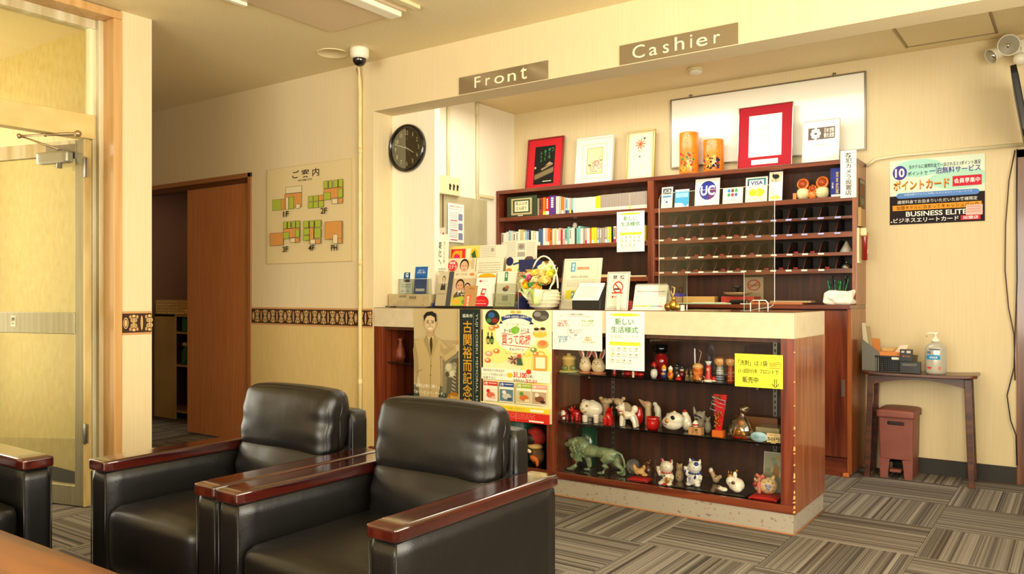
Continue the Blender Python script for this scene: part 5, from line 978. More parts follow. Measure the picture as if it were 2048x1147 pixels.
# breaker panel, switch box, conduits on the side wall of the desk
XS = -4.0
def onside(u0, v0, u1, v1): a, b = PX(u0, v0, XS), PX(u1, v1, XS); return a.y, b.y, b.z, a.z
y0, y1 = PX(878, 450, XS).y, PX(968, 450, XS).y
t = thing('panel_cabinet', 'grey-beige electrical cabinet on the side wall left of the shelving', 'electrical cabinet', (XS+.001, y0, 0)); pz1 = PX(878, 387, XS).z
bx('cabinet', 0, .03, 0, y1-y0, .98, pz1, noisy('cabinet_beige', 'b8ae88', 'aca17a', (10, 10, 4), 1, .45), t, .002); bx('door_edge', .03, .036, .0, .012, .98, pz1, mat('edge_dark', '5c523c', .5), t)
a_w = (PX(928, 440, XS+.04).y-PX(896, 440, XS+.04).y)
yy = PX(896, 440, XS+.04).y; zt = PX(896, 405, XS+.04).z; zb = PX(896, 483, XS+.04).z
def a_info(p):
    p.rect(0, 0, 34, 80, 'eeeadc'); p.text('緊急時のお知らせ', 4, 4, 30, 8, 'c83c34', .02); p.squiggle(3, 11, 31, 14, 'e08880', 1)
    for k in range(3): p.squiggle(3, 18+k*20, 20, 32+k*20, 'a8a4b0', 4); p.rect(22, 20+k*20, 31, 34+k*20, '7c809c'); p.rect(5, 34+k*20, 20, 36+k*20, 'c84c4c')
t = sheet('safety_sheet', 'white information sheet with small photographs on the electrical cabinet', 'notice', XS+.038, yy+.0, zb, a_w, zt-zb, a_info, 'eeeadc', aw=34, ah=80, rz=R(90))
y0, y1 = PX(878, 365, XS+.06).y, PX(921, 365, XS+.06).y; z1, z0 = PX(878, 348, XS+.06).z, PX(878, 386, XS+.06).z
t = thing('switch_box', 'cream box with three black rocker switches above the electrical cabinet', 'switch', (XS, y0, z0)); bx('housing', 0, .06, 0, y1-y0, 0, z1-z0, cream_pl, t, .006)
for k in range(3): m = MB(); m.box(.06, .064, .12+k*.045, .135+k*.045, .04, .085); m.cyl((.064, .1275+k*.045, .07), (.07, .1275+k*.045, .07), .008, n=8); m.build('rocker', black_pl, t, .001)
for u, z0_, lab in ((897, 1.98, 'pale conduit pipe running up from the switch box to the ceiling'), (955, 1.9, 'thin cream cable duct on the side wall between cabinet and ceiling')):
    y = PX(u, 300, XS+.015).y; m = MB(); m.tube([(XS+.0135, y, z0_), (XS+.0135, y, CH-.005)], .0125, 10); m.tube([(XS+.0135, y, CH-.10), (XS+.0135, y, CH-.005)], .016, 10); tag(m.build('conduit', mat('conduit_cream', 'ddd2ac', .4)), lab, 'pipe')
y = PX(962, 380, XS+.02).y; m = MB(); m.box(XS+.001, XS+.025, y-.05, y+.18, 1.925, 1.95); m.box(XS+.001, XS+.025, y-.05, y-.02, 1.88, 1.925); tag(m.build('cable_duct', cream_pl, bevel=.002), 'short cream cable duct bending towards the shelving', 'cable duct')
m = MB(); m.tube([(-1.155, BK-.013, 1.98), (-1.10, BK-.013, 2.02), (-.96, BK-.013, 2.03), (-.24, BK-.013, 2.03)], .011, 8); tag(m.build('conduit', mat('conduit_cream', 'ddd2ac', .4)), 'long cream conduit running above the point card poster to the doorway', 'pipe')
# point card poster
def a_pt(p):
    p.rect(0, 0, 190, 144, 'd8e6d0'); p.ell(60, 20, 50, 20, 'a8dcc8'); p.ell(140, 50, 60, 22, 'b0dcc4'); p.ell(30, 55, 40, 16, 'e0e8cc')
    p.rect(0, 80, 190, 144, '22191a'); p.ell(21, 28, 15, 16, '4c3c94'); p.text('10', 11, 18, 31, 38, 'f2eee4', .03); p.text('当ホテルに通常料金で一泊されると1ポイント進呈', 40, 12, 182, 21, '3c3a50', .01); p.text('ポイントで', 38, 27, 78, 36, '2c2a40', .02); p.text('一泊無料サービス', 82, 22, 182, 36, '3a3490', .03)
    p.text('ポイントカード', 8, 46, 122, 68, '5c2c14', .055); p.text('ポイントカード', 8, 45, 121, 66, 'ee8c24', .03); p.rect(128, 44, 184, 66, 'c82c3c'); p.text('会員募集中', 131, 49, 181, 60, 'f6f0ec', .03)
    p.ell(22, 80, 8, 6, '5c88c8'); p.rect(22, 74, 172, 86, '5c88c8'); p.ell(172, 80, 8, 6, '5c88c8'); p.text('全国加盟ホテルでご利用いただけるポイントカードです', 30, 76, 166, 80, 'dce8f4')
    p.text('通常料金でお泊まりいただいたお客様限定', 16, 90, 176, 98, 'd8d4cc', .01); p.rect(6, 101, 184, 113, 'e0962c'); p.text('加盟ホテルに泊まって', 14, 103, 104, 111, '4c2c10', .02); p.text('キャッシュバック', 106, 102.5, 178, 111.5, '1c1210', .04); p.text('BUSINESS ELITE', 34, 116, 156, 127, 'eae6dc', .02)
    p.text('ビジネスエリートカード', 8, 130, 140, 140, 'f2efe6', .03); p.rect(144, 130, 182, 140, 'c8283c'); p.text('加盟店', 148, 131.5, 178, 138.5, 'f4ecec', .03); p.rect(154, 108, 186, 130, 'e4b8ac'); p.squiggle(157, 111, 183, 127, 'c4847c', 3); p.ell(4, 138, 1.6, 1.6, 'e0dcd0')
x0, x1 = PY(1780, 400, BK).x, PY(1970, 400, BK).x; z0, z1 = PY(1780, 450, BK).z, PY(1780, 323, BK).z
t = sheet('point_card_poster', 'wide poster with green top and black lower half on the back wall', 'poster', x0, BK-.004, z0, x1-x0, z1-z0, a_pt, 'd8e6d0', .002, aw=190, ah=144)
# signs over the counter
def over(u0, u1, body, label, art=None):
    x0, x1 = PY(u0, 150, P0).x, PY(u1, 150, P0).x; z0 = 2.357; h = .104; t = thing('mirror_sign', label, 'sign', (x0, P0-.006, z0)); w = x1-x0
    bx('plate', 0, w, 0, .004, 0, h, mat('smoked_mirror', 'a8987c', .12, .7), t, .001)
    g, f = glyphs(body, -.004, 'LEFT'); return t, w, h, g, f
def spaced(t, w, h, word, xs, zb=.026, hh=.060):
    for ch, (a, b, z0, z1) in zip(word, xs):
        g, f = glyphs(ch, .0, 'LEFT'); X = [q[0] for q in g]; Y = [q[1] for q in g]; ax, bx_, ay, by = min(X), max(X), min(Y), max(Y)
        m = MB(); m.add([(w*(a+(q[0]-ax)/(bx_-ax)*(b-a)), 0, h*(z0+(q[1]-ay)/(by-ay)*(z1-z0))) for q in g], f); o = m.build('letter', mat('letter_cream', 'f0e4c0', .4), t); o.location = (0, -.0026, 0); s = o.modifiers.new('t', 'SOLIDIFY'); s.thickness = .002; s.offset = 0
t, w, h, g, f = over(919, 1097, 'Front', 'smoked mirror plate lettered Front on the beam above the counter')
spaced(t, w, h, 'Front', ((.19, .26, .22, .84), (.32, .37, .24, .66), (.42, .53, .22, .66), (.57, .66, .22, .66), (.71, .78, .20, .86)))
t, w, h, g, f = over(1240, 1477, 'Cashier', 'smoked mirror plate lettered Cashier, nearer the right end of the beam')
spaced(t, w, h, 'Cashier', ((.12, .23, .18, .84), (.27, .34, .18, .60), (.39, .44, .18, .62), (.49, .57, .20, .86), (.62, .635, .20, .84), (.67, .76, .18, .62), (.81, .86, .20, .62)))
# ================================================================= FIGURINES IN THE DISPLAY CASE
def blob(name, parent, m, parts, vox=.003, smooth=4, label=None):
    """one continuous surface: overlapping rounded lumps fused into a single skin"""
    b = MB()
    for p in parts:
        if p[0] == 'e': b.ell(p[1], p[2], rot=Matrix.Rotation(R(p[3]), 3, p[4] if len(p) > 4 else 'Y') if len(p) > 3 else None, n=14, k=9)
        elif p[0] == 't': b.tube(p[1], p[2], 10)
    o = b.build(name, m, parent); r = o.modifiers.new('fuse', 'REMESH'); r.mode = 'VOXEL'; r.voxel_size = vox; r.use_smooth_shade = True
    s = o.modifiers.new('soft', 'SMOOTH'); s.factor = .6; s.iterations = smooth
    if label: o['label'] = label
    return o
def spots(name, parent, m, parts, label=None):
    b = MB()
    for p in parts: b.ell(p[0], p[1], n=8, k=5, rot=Matrix.Rotation(R(p[2]), 3, 'Y') if len(p) > 2 else None)
    o = b.build(name, m, parent)
    if label: o['label'] = label
    return o
cer_w = mat('ceramic_white', 'eee4cc', .18, coat=.7); cer_r = mat('ceramic_red', 'c21410', .2, coat=.7); cer_t = mat('ceramic_tan', 'c2a67c', .4); cer_y = mat('ceramic_yellow', 'd9b45c', .4)
blk = mat('paint_black', '14110f', .3); redp = mat('paint_red', 'b81c14', .35); goldp = mat('paint_gold', 'c8963c', .3, .6); pinkp = mat('paint_pink', 'd88880', .5); bluep = mat('paint_blue', '24347c', .3)
def fig(name, label, cat, u, v, z, h=None, y=None, rz=0, grp='figurines in the display case'):
    """stand a figurine on the shelf at height z below photo column u; v = where its foot shows"""
    if y is None:
        q = PZ(u, v, z); y = min(max(q.y, P0+.075), P0+.36)
    c = PY(u, v, y); return thing(name, label, cat, (c.x, y, z+.0008), R(rz), grp)
# ---- top glass shelf
def F1(*a, **k): return fig(*a, **k)
t = fig('pagoda_figurine', 'yellowish tower figurine on a wide green base, far left of the top glass shelf', 'figurine', 1138, 750, S1, y=P0+.13)
MB().lathe([(.068, 0), (.072, .006), (.066, .012), (.03, .014)], 24).build('base', mat('olive_cream', 'b0aa5c', .4), t); b = MB(); b.lathe([(.038, .012), (.036, .07), (.044, .074), (.036, .09), (.012, .094), (.012, .106), (0, .108)], 20); b.build('tower', cer_y, t)
for k, (a, b_) in enumerate(((-.04, -.03), (.04, -.025), (0, -.045))): MB().ell((a, b_, .026), (.018, .014, .016)).build('bush', mat('olive_green', '6c7c3c', .5), t)
def rabbit(u, s, label, fat=1.0):
    t = fig('rabbit_figurine', label, 'figurine', u, 752, S1, y=P0+.11)
    MB().lathe([(.036*s*fat, 0), (.038*s*fat, .006), (.034*s*fat, .012)], 20).build('base', mat('wood_pinkish', 'b8764c', .5), t)
    blob('body', t, mat('rabbit_cream', 'e4d0a4', .4, coat=.3), [('e', (0, 0, .042*s), (.037*s*fat, .032*s, .036*s)), ('e', (0, -.004, .064*s), (.030*s*fat, .028*s, .03*s))], .003)
    for sx in (-1, 1):
        q = Matrix.Rotation(sx*.38, 3, 'Y'); e_ = MB(); e_.ell((sx*.026*s, 0, .118*s), (.015*s, .007*s, .036*s), rot=q); er = e_.build('ear', cer_w, t); k = MB(); k.ell((sx*.026*s, -.0055*s, .115*s), (.009*s, .004*s, .026*s), rot=q); k.build('inner_ear', mat('ear_rust', 'a8442c', .5), er)
    spots('eyes', t, blk, [((sx*.012*s, -.031*s, .068*s), (.003, .002, .0035)) for sx in (-1, 1)]); spots('nose', t, blk, [((0, -.033*s, .058*s), (.0035, .002, .0025))])
rabbit(1171, 1.0, 'slimmer cream rabbit figurine with upright rust-lined ears'); rabbit(1197, .95, 'plump cream rabbit figurine right of the slimmer one', 1.25)
def tiny(u, label, base, head, hcol, body, s=1.0, v=764, extra=None, y=P0+.10, name='small_doll'):
    t = fig(name, label, 'figurine', u, v, S1, y=y); MB().lathe([(.012*s, 0), (.018*s, .012*s), (.02*s, .03*s), (.014*s, .045*s), (0, .048*s)], 16).build('body', mat('c_'+body, body, .3, coat=.4), t)
    MB().ell((0, 0, .058*s), (.015*s, .014*s, .015*s)).build('head', mat('c_'+head, head, .3, coat=.4), t); MB().lathe([(.016*s, .060*s), (.015*s, .072*s), (.006*s, .084*s), (0, .088*s)], 14).build('hat', mat('c_'+hcol, hcol, .3, coat=.4), t)
    if extra: MB().ell((.0, -.014*s, .03*s), (.012*s, .006, .010*s)).build('front_patch', mat('c_'+extra, extra, .4), t)
    spots('eyes', t, blk, [((sx*.005*s, -.0135*s, .060*s), (.0016, .001, .002)) for sx in (-1, 1)]); return t
tiny(1308, 'little doll with red cap over a white round body, right of the hanging notice', 0, '241c18', 'b81c14', 'e2dccc', 1.0)
tiny(1229, 'small yellow doll half hidden behind the hanging notice', 0, 'e2dccc', 'c8a030', 'c8302c', .5, 752); tiny(1246, 'small dark green doll half hidden behind the hanging notice', 0, '3c4c34', '3c4c34', '5c3c2c', .45, 754)
t = fig('red_ornament', 'low red crumpled ornament showing under the hanging notice', 'ornament', 1262, 756, S1, y=P0+.12); blob('body', t, redp, [('e', (-.02, 0, .012), (.026, .02, .012)), ('e', (.02, 0, .014), (.03, .02, .014)), ('e', (.055, 0, .012), (.024, .018, .012))], .003)
tag(bx('white_strip', C(1266, P0+.06)-.002, C(1268, P0+.06)+.002, P0+.055, P0+.06, S1+.0006, S1+.034, white_pl), 'thin white upright strip under the hanging notice', 'strip')
t = fig('red_vase', 'round glossy red and black vase behind the little dolls', 'vase', 1322, 760, S1, y=P0+.26); MB().lathe([(.02, 0), (.03, .02), (.034, .045), (.04, .07), (.036, .10), (.022, .115), (.024, .12)], 24).build('body', mat('lacquer_red', '9c1014', .12, coat=.8), t); MB().lathe([(.024, .118), (.04, .13), (.044, .15), (.036, .168), (0, .172)], 20).build('black_top', black_gl, t)
tiny(1328, 'small doll in orange and blue, left of the twin yellow dolls', 0, 'e8dcc8', 'e2a028', '28386c', .85, 766, 'e0902c'); tiny(1341, 'small yellow doll with white cap standing on a red block', 0, 'f0c040', 'ece4d0', 'd8841c', .8, 768, 'b81c14')
tiny(1354, 'small black and grey doll behind the row on the top shelf', 0, '8c8070', '1c2018', '4c4438', .95, 764, y=P0+.18); tiny(1364, 'small dark doll with a white beak beside the red peak', 0, 'd8d0c0', '2c2c2c', '6c1c18', .85, 765, y=P0+.15)
t = fig('red_peak_ornament', 'tiny red and white mountain shaped ornament', 'ornament', 1357, 769, S1, y=P0+.08); MB().lathe([(.017, 0), (.015, .006), (.007, .018)], 14).build('foot', redp, t); MB().lathe([(.0075, .017), (.003, .026), (0, .03)], 12).build('snow_cap', cer_w, t)
t = fig('glass_deer', 'small pair of clear amber glass animals on the top shelf', 'figurine', 1379, 769, S1, y=P0+.09); am = mat('amber_glass', 'b08c50', .1, spec=.9, trans=.5)
for sx in (-.012, .012): blob('animal', t, am, [('e', (sx, 0, .022), (.010, .014, .009)), ('e', (sx, -.01, .04), (.006, .007, .008)), ('t', [(sx, -.008, .026), (sx, -.01, .038)], [.004, .004])]+[('t', [(sx+a, b, 0), (sx+a, b, .02)], [.0025, .003]) for a in (-.005, .005) for b in (-.008, .008)]+[('t', [(sx+a, -.01, .045), (sx+a*2, -.008, .062)], [.002, .0012]) for a in (-.003, .003)], .002, 1)
t = fig('bell_doll', 'orange and red round doll with cream dome and trailing wires', 'figurine', 1396, 771, S1, y=P0+.10)
MB().lathe([(.018, 0), (.026, .012), (.022, .028), (.027, .04), (.026, .062), (.028, .066)], 20).build('body', noisy('doll_red_orange', 'b8301c', 'd88c3c', (50, 50, 50), 1, .3, coat=.4), t); MB().lathe([(.029, .066), (.027, .078), (.016, .088), (0, .091)], 20).build('dome', mat('dome_cream', 'd8a868', .4), t)
b = MB(); b.tube([(-.016, 0, .08), (-.018, 0, .165)], .0035, 8); b.build('white_stem', mat('stem_white', 'ece4dc', .4), t); b = MB(); b.tube([(.004, 0, .09), (.012, 0, .12), (.018, 0, .145), (.006, 0, .158)], .0015, 6); b.build('wire', mat('wire_tan', 'c8a884', .4), t)
t = fig('small_bell', 'tiny silver ring trinket beside the bell doll', 'trinket', 1404, 770, S1, y=P0+.08); b = MB(); b.tube([(.014*math.cos(a*.6), 0, .015+.014*math.sin(a*.6)) for a in range(10)], .002, 6); b.build('ring', chrome, t)
t = fig('red_rabbit_doll', 'slim red doll with white head and flared skirt, left of the kokeshi dolls', 'figurine', 1417, 772, S1, y=P0+.09); MB().lathe([(.024, 0), (.022, .012), (.013, .04), (.014, .07), (.010, .082)], 18).build('body', redp, t); MB().lathe([(.025, 0), (.0245, .005), (.022, .013), (.0225, .008)], 18).build('hem', cer_w, t); MB().lathe([(.009, .082), (.012, .092), (.018, .104), (.008, .104), (0, .10)], 16).build('head', mat('head_grey_white', 'd0ccc4', .4), t); MB().ell((.0, -.012, .062), (.007, .004, .008)).build('face', mat('skin_doll', 'e0a87c', .5), t)
t = fig('red_ball', 'small red and white ball-shaped trinket at the foot of the red doll', 'trinket', 1428, 773, S1, y=P0+.085); MB().ell((0, 0, .015), (.014, .013, .015)).build('body', redp, t); MB().ell((0, -.002, .006), (.0135, .0125, .006)).build('foot', cer_w, t)
skin = mat('kokeshi_wood', 'd6a05c', .35, coat=.3)
def kokeshi(u, label, bmat, stripes, r=.021):
    t = fig('kokeshi_doll', label, 'kokeshi doll', u, 773, S1, y=P0+.095)
    bd = MB().lathe([(r, 0), (r*1.02, .02), (r*.92, .04), (r*.78, .075), (r*.7, .082)], 22).build('body', bmat, t)
    for z, rr, c in stripes: MB().lathe([(rr, z), (rr+.0006, z+.003), (rr, z+.006)], 22).build('stripe', mat('st_'+c, c, .4), bd)
    MB().ell((0, 0, .106), (.026, .024, .026), n=20, k=12).build('head', skin, t); 
    b = MB(); b.ell((0, .004, .118), (.0265, .0245, .019)); b.ell((-.024, -.004, .108), (.006, .01, .02)); b.ell((.024, -.004, .108), (.006, .01, .02)); b.build('hair', mat('kokeshi_hair', '5c3018' if 'grey' in label else '2a1a10', .5), t)
    spots('features', t, blk, [((-.009, -.0225, .106), (.0035, .0015, .0012)), ((.009, -.0225, .106), (.0035, .0015, .0012)), ((-.009, -.022, .113), (.004, .001, .0007)), ((.009, -.022, .113), (.004, .001, .0007)), ((0, -.0245, .10), (.001, .001, .003))])
    spots('mouth', t, redp, [((0, -.0225, .094), (.003, .001, .0012))])
kokeshi(1440, 'grey striped kokeshi doll with a round wooden head', mat('kokeshi_grey', '8c9088', .35), ((.008, .0217, '20242c'), (.020, .0217, '28407c'), (.032, .0205, '20242c'), (.045, .019, 'c8ccc4'), (.056, .018, 'c8ccc4')), .0215)
kokeshi(1462, 'red-brown kokeshi doll at the edge of the yellow note', mat('kokeshi_red', 'a8401c', .4), ((.01, .0178, 'c87840'), (.03, .0178, 'c87840'), (.05, .0155, 'c87840')), .017)
# ---- middle shelf
def pig(u, v, label, m, m2, s=1.0, y=P0+.11, rz=-30):
    t = fig('red_cow_figurine', label, 'figurine', u, v, S2, y=y, rz=rz)
    blob('body', t, m, [('e', (0, 0, .042*s), (.034*s, .023*s, .024*s)), ('e', (-.03*s, -.004, .058*s), (.020*s, .018*s, .018*s)), ('e', (-.046*s, -.004, .053*s), (.011*s, .012*s, .010*s))]+[('t', [(a*s, b*s, 0), (a*s, b*s, .035*s)], [.010*s, .012*s]) for a in (-.02, .022) for b in (-.012, .012)]+[('e', (-.026*s, b*s, .078*s), (.005*s, .005*s, .009*s)) for b in (-.012, .012)], .003*s)
    spots('eyes', t, cer_w, [((-.042*s, -.019*s, .062*s), (.004, .002, .003))]); 
    if m2: blob('saddle_patch', t, m2, [('e', (.016*s, -.010, .038*s), (.018*s, .016*s, .024*s)), ('e', (.024*s, -.012*s, .014*s), (.011*s, .011*s, .015*s))], .003)
    return t
pig(1127, 842, 'dark red cow figurine with a white hind patch, far left on the middle shelf', mat('deep_red', '8c1018', .2, coat=.6), cer_w, .95)
pig(1152, 843, 'small plain red figurine beside the white laughing pig', cer_r, None, .95, P0+.13, -20)
def pear(name, label, u, v, parts, m, feats=(), y=P0+.12, rz=0, vox=.0032, z=S2, cat='figurine', pm='body'):
    t = fig(name, label, cat, u, v, z, y=y, rz=rz); blob(pm, t, m, parts, vox)
    for nm, mm, ps in feats: spots(nm, t, mm, ps)
    return t
legs = lambda s, xs=(-.03, .03), ys=(-.02, .02), r=.014, h=.03: [('t', [(x*s, y*s, 0), (x*s, y*s, h*s)], [r*s, r*1.15*s]) for x in xs for y in ys]
pear('laughing_pig', 'big glossy white laughing pig with gold features, left on the middle shelf', 1185, 850, [('e', (0, 0, .072), (.062, .052, .050)), ('e', (-.03, -.012, .082), (.042, .044, .042)), ('e', (-.052, .0, .112), (.018, .014, .014)), ('e', (.0, .0, .116), (.018, .014, .010))]+legs(1.3, (-.026, .03), r=.012), cer_w,
     (('gold_grin', goldp, [((-.03+a*.0055, -.0555+a*a*.0006, .058+a*a*.0008), (.005, .004, .0035)) for a in range(-4, 5)]), ('gold_marks', goldp, [((-.008, -.052, .096), (.007, .005, .009), 35), ((-.048, -.050, .097), (.004, .004, .008), 40)]), ('nose', goldp, [((-.03, -.057, .078), (.006, .003, .003))])), P0+.13)
pear('mouse_figurine', 'tan mottled mouse figurine peeping out behind the laughing pig', 1211, 846, [('e', (0, 0, .10), (.034, .024, .022)), ('e', (-.03, 0, .118), (.014, .012, .012)), ('e', (.03, 0, .108), (.020, .014, .016)), ('t', [(0, 0, 0), (0, 0, .1)], [.028, .022])], cer_t, (('eyes', blk, [((.022, -.018, .114), (.002, .002, .002))]),), P0+.27)
t = pig(1217, 855, 'bright red cow figurine with a white ornament mark between the white animals', cer_r, None, 1.15, P0+.10, -75); spots('white_mark', t, cer_w, [((-.03, -.018, .068), (.004, .002, .008)), ((-.02, -.022, .074), (.007, .002, .002))])
pear('rat_figurine', 'grey-tan long-nosed rat behind the white dog', 1247, 858, [('e', (.01, 0, .06), (.05, .03, .05)), ('e', (-.03, 0, .105), (.035, .022, .022), 25), ('t', [(-.04, 0, .11), (-.075, -.004, .125)], [.014, .004]), ('e', (.0, 0, .128), (.014, .006, .012))], cer_t, (('eyes', blk, [((-.045, -.018, .118), (.002, .002, .002))]),), P0+.26)
pear('white_dog', 'glossy white dog with raised tail and red collar on the middle shelf', 1254, 858, [('e', (0, 0, .062), (.040, .022, .024)), ('e', (-.034, -.003, .100), (.024, .021, .021)), ('t', [(-.03, 0, .07), (-.034, 0, .095)], [.018, .016]), ('e', (-.055, -.006, .100), (.012, .010, .009)), ('e', (-.044, .0, .121), (.006, .005, .009)), ('e', (-.022, .0, .121), (.006, .005, .009)), ('e', (.045, .004, .098), (.019, .015, .022)), ('t', [(.03, 0, .07), (.042, .003, .09)], [.014, .014])]+[('t', [(-.028, s*.012, .0), (-.026, s*.010, .055)], [.011, .014]) for s in (-1, 1)]+[('t', [(.056, s*.014, .0), (.050, s*.012, .03), (.034, s*.010, .06)], [.011, .013, .018]) for s in (-1, 1)], cer_w,
     (('collar', redp, [((-.034+.016*math.cos(a*.5), -.002+.018*math.sin(a*.5), .083), (.005, .005, .003)) for a in range(13)]), ('eyes', blk, [((-.040, -.023, .106), (.0022, .0018, .0026))]), ('gold_bell', goldp, [((-.014, -.022, .070), (.007, .004, .009), 30), ((-.006, -.022, .058), (.006, .004, .007))])), P0+.10)
pear('red_daruma', 'plain red rounded figurine behind the white dog tail', 1277, 856, [('e', (0, 0, .05), (.026, .024, .05)), ('e', (0, 0, .085), (.02, .018, .02))], cer_r, (), P0+.16)
pear('pointed_mouse', 'grey pointed-nose mouse figurine with a pink ear', 1291, 862, [('e', (.012, 0, .11), (.028, .02, .022)), ('t', [(0, 0, .11), (-.042, 0, .138)], [.018, .003]), ('t', [(.016, 0, 0), (.016, 0, .1)], [.02, .018])], cer_t, (('pink_ear', pinkp, [((.008, -.019, .122), (.012, .003, .009))]), ('eyes', blk, [((-.018, -.010, .130), (.0018, .0015, .0018))])), P0+.22)
t = fig('red_pot', 'small round red pot in the middle of the middle shelf', 'pot', 1305, 865, S2, y=P0+.09); MB().lathe([(.026, 0), (.036, .018), (.038, .04), (.033, .055), (.040, .066), (.034, .067), (.028, .058)], 24).build('body', cer_r, t)
pear('white_cat', 'pale grey seahorse-like cat behind the red pot', 1315, 860, [('e', (0, 0, .09), (.02, .016, .03), -15), ('e', (-.014, -.002, .122), (.014, .011, .012)), ('t', [(.004, 0, 0), (.004, 0, .08)], [.022, .016])], mat('ceramic_greyish', 'cfcbb0', .3, coat=.4), (('eyes', blk, [((-.02, -.012, .124), (.0016, .0014, .0016))]),), P0+.20)
pear('curled_cat', 'large glossy white curled figurine with a black and gold eye on the middle shelf', 1345, 868, [('e', (0, 0, .046), (.058, .044, .040)), ('e', (.012, -.004, .066), (.050, .040, .038)), ('e', (-.024, -.008, .088), (.008, .006, .008)), ('e', (.014, -.006, .103), (.009, .007, .008))], cer_w,
     (('gold_eye', goldp, [((-.014, -.043, .058), (.011, .005, .012))]), ('dark_eye', blk, [((.020, -.042, .078), (.013, .005, .011), 30)]), ('smile', mat('paint_brown', '5c3c24', .4), [((-.04+k*.006, -.037-.0006*k, .042-k*.0012), (.0045, .003, .0022)) for k in range(5)])), P0+.10)
pear('white_dog', 'white animal with its back turned, right of the large curled figurine', 1373, 866, [('e', (0, 0, .045), (.026, .03, .045)), ('e', (-.008, 0, .085), (.018, .018, .018)), ('e', (.016, -.004, .03), (.016, .02, .03))], cer_w, (('red_cap', redp, [((-.008, -.004, .104), (.012, .012, .008))]),), P0+.16)
pear('tabby_cat', 'grey cat with dark stripes and tall ears at the middle of the shelf', 1396, 868, [('e', (.01, 0, .07), (.032, .026, .034)), ('e', (.01, 0, .03), (.03, .028, .03)), ('t', [(-.014, 0, .08), (-.024, 0, .125)], [.012, .004]), ('t', [(.03, 0, .09), (.036, 0, .108)], [.010, .004])], mat('cat_grey', '9c907c', .5), (('dark_stripes', blk, [((.0, -.026, .082), (.014, .004, .006), 20), ((.022, -.026, .074), (.012, .004, .005), 40), ((.004, -.029, .064), (.01, .004, .004))]),), P0+.20)
tiny_ = tag
t = fig('red_tipped_egg', 'little white egg figurine with a red band, on the wooden block', 'figurine', 1391, 858, S2, y=P0+.075); bx('block', -.034, .034, -.012, .03, 0, .038, mat('pale_block', 'c8925a', .5), t, .001, label='pale wooden block with dark characters')
p = Print(60, 34, .068, .038, y=-.0125); p.text('三春\nデコ', 14, 5, 46, 29, '3c2414', .02); o = p.done(t); o.location = (-.034, 0, 0)
MB().lathe([(.008, .038), (.016, .046), (.015, .060), (.006, .072), (0, .075)], 18).build('egg', cer_w, t); MB().lathe([(.0163, .048), (.0166, .052), (.0162, .056)], 18).build('band', redp, t)
pear('grey_mouse', 'small grey mouse figurine between the tabby cat and the red banner', 1416, 866, [('e', (0, 0, .034), (.018, .018, .034)), ('e', (0, -.002, .072), (.013, .013, .013)), ('e', (-.011, 0, .086), (.005, .003, .006)), ('e', (.011, 0, .086), (.005, .003, .006))], mat('mouse_grey', '84806c', .5), (('orange_beak', mat('paint_orange', 'd8742c', .4), [((.006, -.014, .068), (.006, .004, .003))]),), P0+.14)
t = fig('new_year_decoration', 'tall red festive card with gold cords standing in an orange block', 'decoration', 1437, 876, S2, y=P0+.08)
bx('block', -.028, .028, -.018, .022, 0, .034, mat('orange_block', 'd8681c', .4), t, .001); m = MB(); m.prism([(-.016, .034), (.016, .034), (.044, .214), (-.026, .214)], .0, .004, 'y'); m.build('card', mat('festive_red', 'c81c1c', .3, coat=.3), t)
gr = random.Random(4); m = MB()
for k in range(16): x, z = gr.uniform(-.018, .02), gr.uniform(.04, .11); m.tube([(x, -.004, z), (x+gr.uniform(-.012, .012), -.012, z+.012), (x+gr.uniform(-.014, .014), -.005, z+gr.uniform(.012, .03))], .0022, 5)
m.build('gold_cords', goldp, t, kind='stuff'); m = MB()
for k in range(3): m.tube([(-.01, -.004, .13+k*.03), (-.04+k*.006, -.012, .14+k*.03), (-.03, -.01, .165+k*.02), (.01, -.006, .15+k*.02), (.04, -.008, .145+k*.02), (.034, -.006, .18)], .0018, 5)
m.build('silver_cords', mat('cord_silver', 'c8c4b4', .3, .3), t, kind='stuff'); m = MB()
for a in range(7): m.tube([(.004, -.004, .2), (.004+.026*math.cos(a*.9), -.01, .2+.02*math.sin(a*.9))], [.002, .0008], 5)
m.build('green_sprig', mat('sprig', '4c5c34', .6), t, kind='stuff'); spots('plum_dots', t, mat('plum', 'a01038', .4), [((gr.uniform(-.015, .03), -.0015, gr.uniform(.11, .2)), (.009, .002, .009)) for k in range(6)])
t = fig('cellophane_bag', 'clear cellophane gift bag tied at the top with gold trinkets inside', 'gift bag', 1482, 886, S2, y=P0+.10)
cello = glass('cellophane', 'f2ead0', .35); m = MB(); gr = random.Random(9); prof = [(.045, 0), (.062, .012), (.064, .045), (.05, .08), (.028, .105), (.010, .122), (.022, .145), (.03, .165)]
m.lathe(prof, 22); 
for v in m.v: f = 1+.12*math.sin(v.x*160+v.z*60)*math.cos(v.y*140); v.x = v.x*f+max(0, v.z-.1)*.35; v.y *= f*.7
m.build('bag', cello, t); spots('gold_charm', t, goldp, [((-.01, -.01, .03), (.014, .008, .02), 20), ((.016, -.012, .026), (.012, .008, .018), -30), ((.002, -.014, .05), (.012, .006, .010))]); spots('orange_charm', t, mat('charm_orange', 'd8843c', .4), [((.004, -.006, .078), (.016, .008, .014)), ((-.03, -.004, .034), (.006, .006, .024), 15)]); spots('red_ribbon', t, redp, [((-.012, -.022, .008), (.03, .012, .008)), ((.022, -.02, .006), (.02, .012, .005))]); m = MB(); m.tube([(.006+.01*math.cos(a), .01*math.sin(a)*.7, .122) for a in [k*.7 for k in range(9)]], .0022, 5, closed=True); m.build('tie', goldp, t)
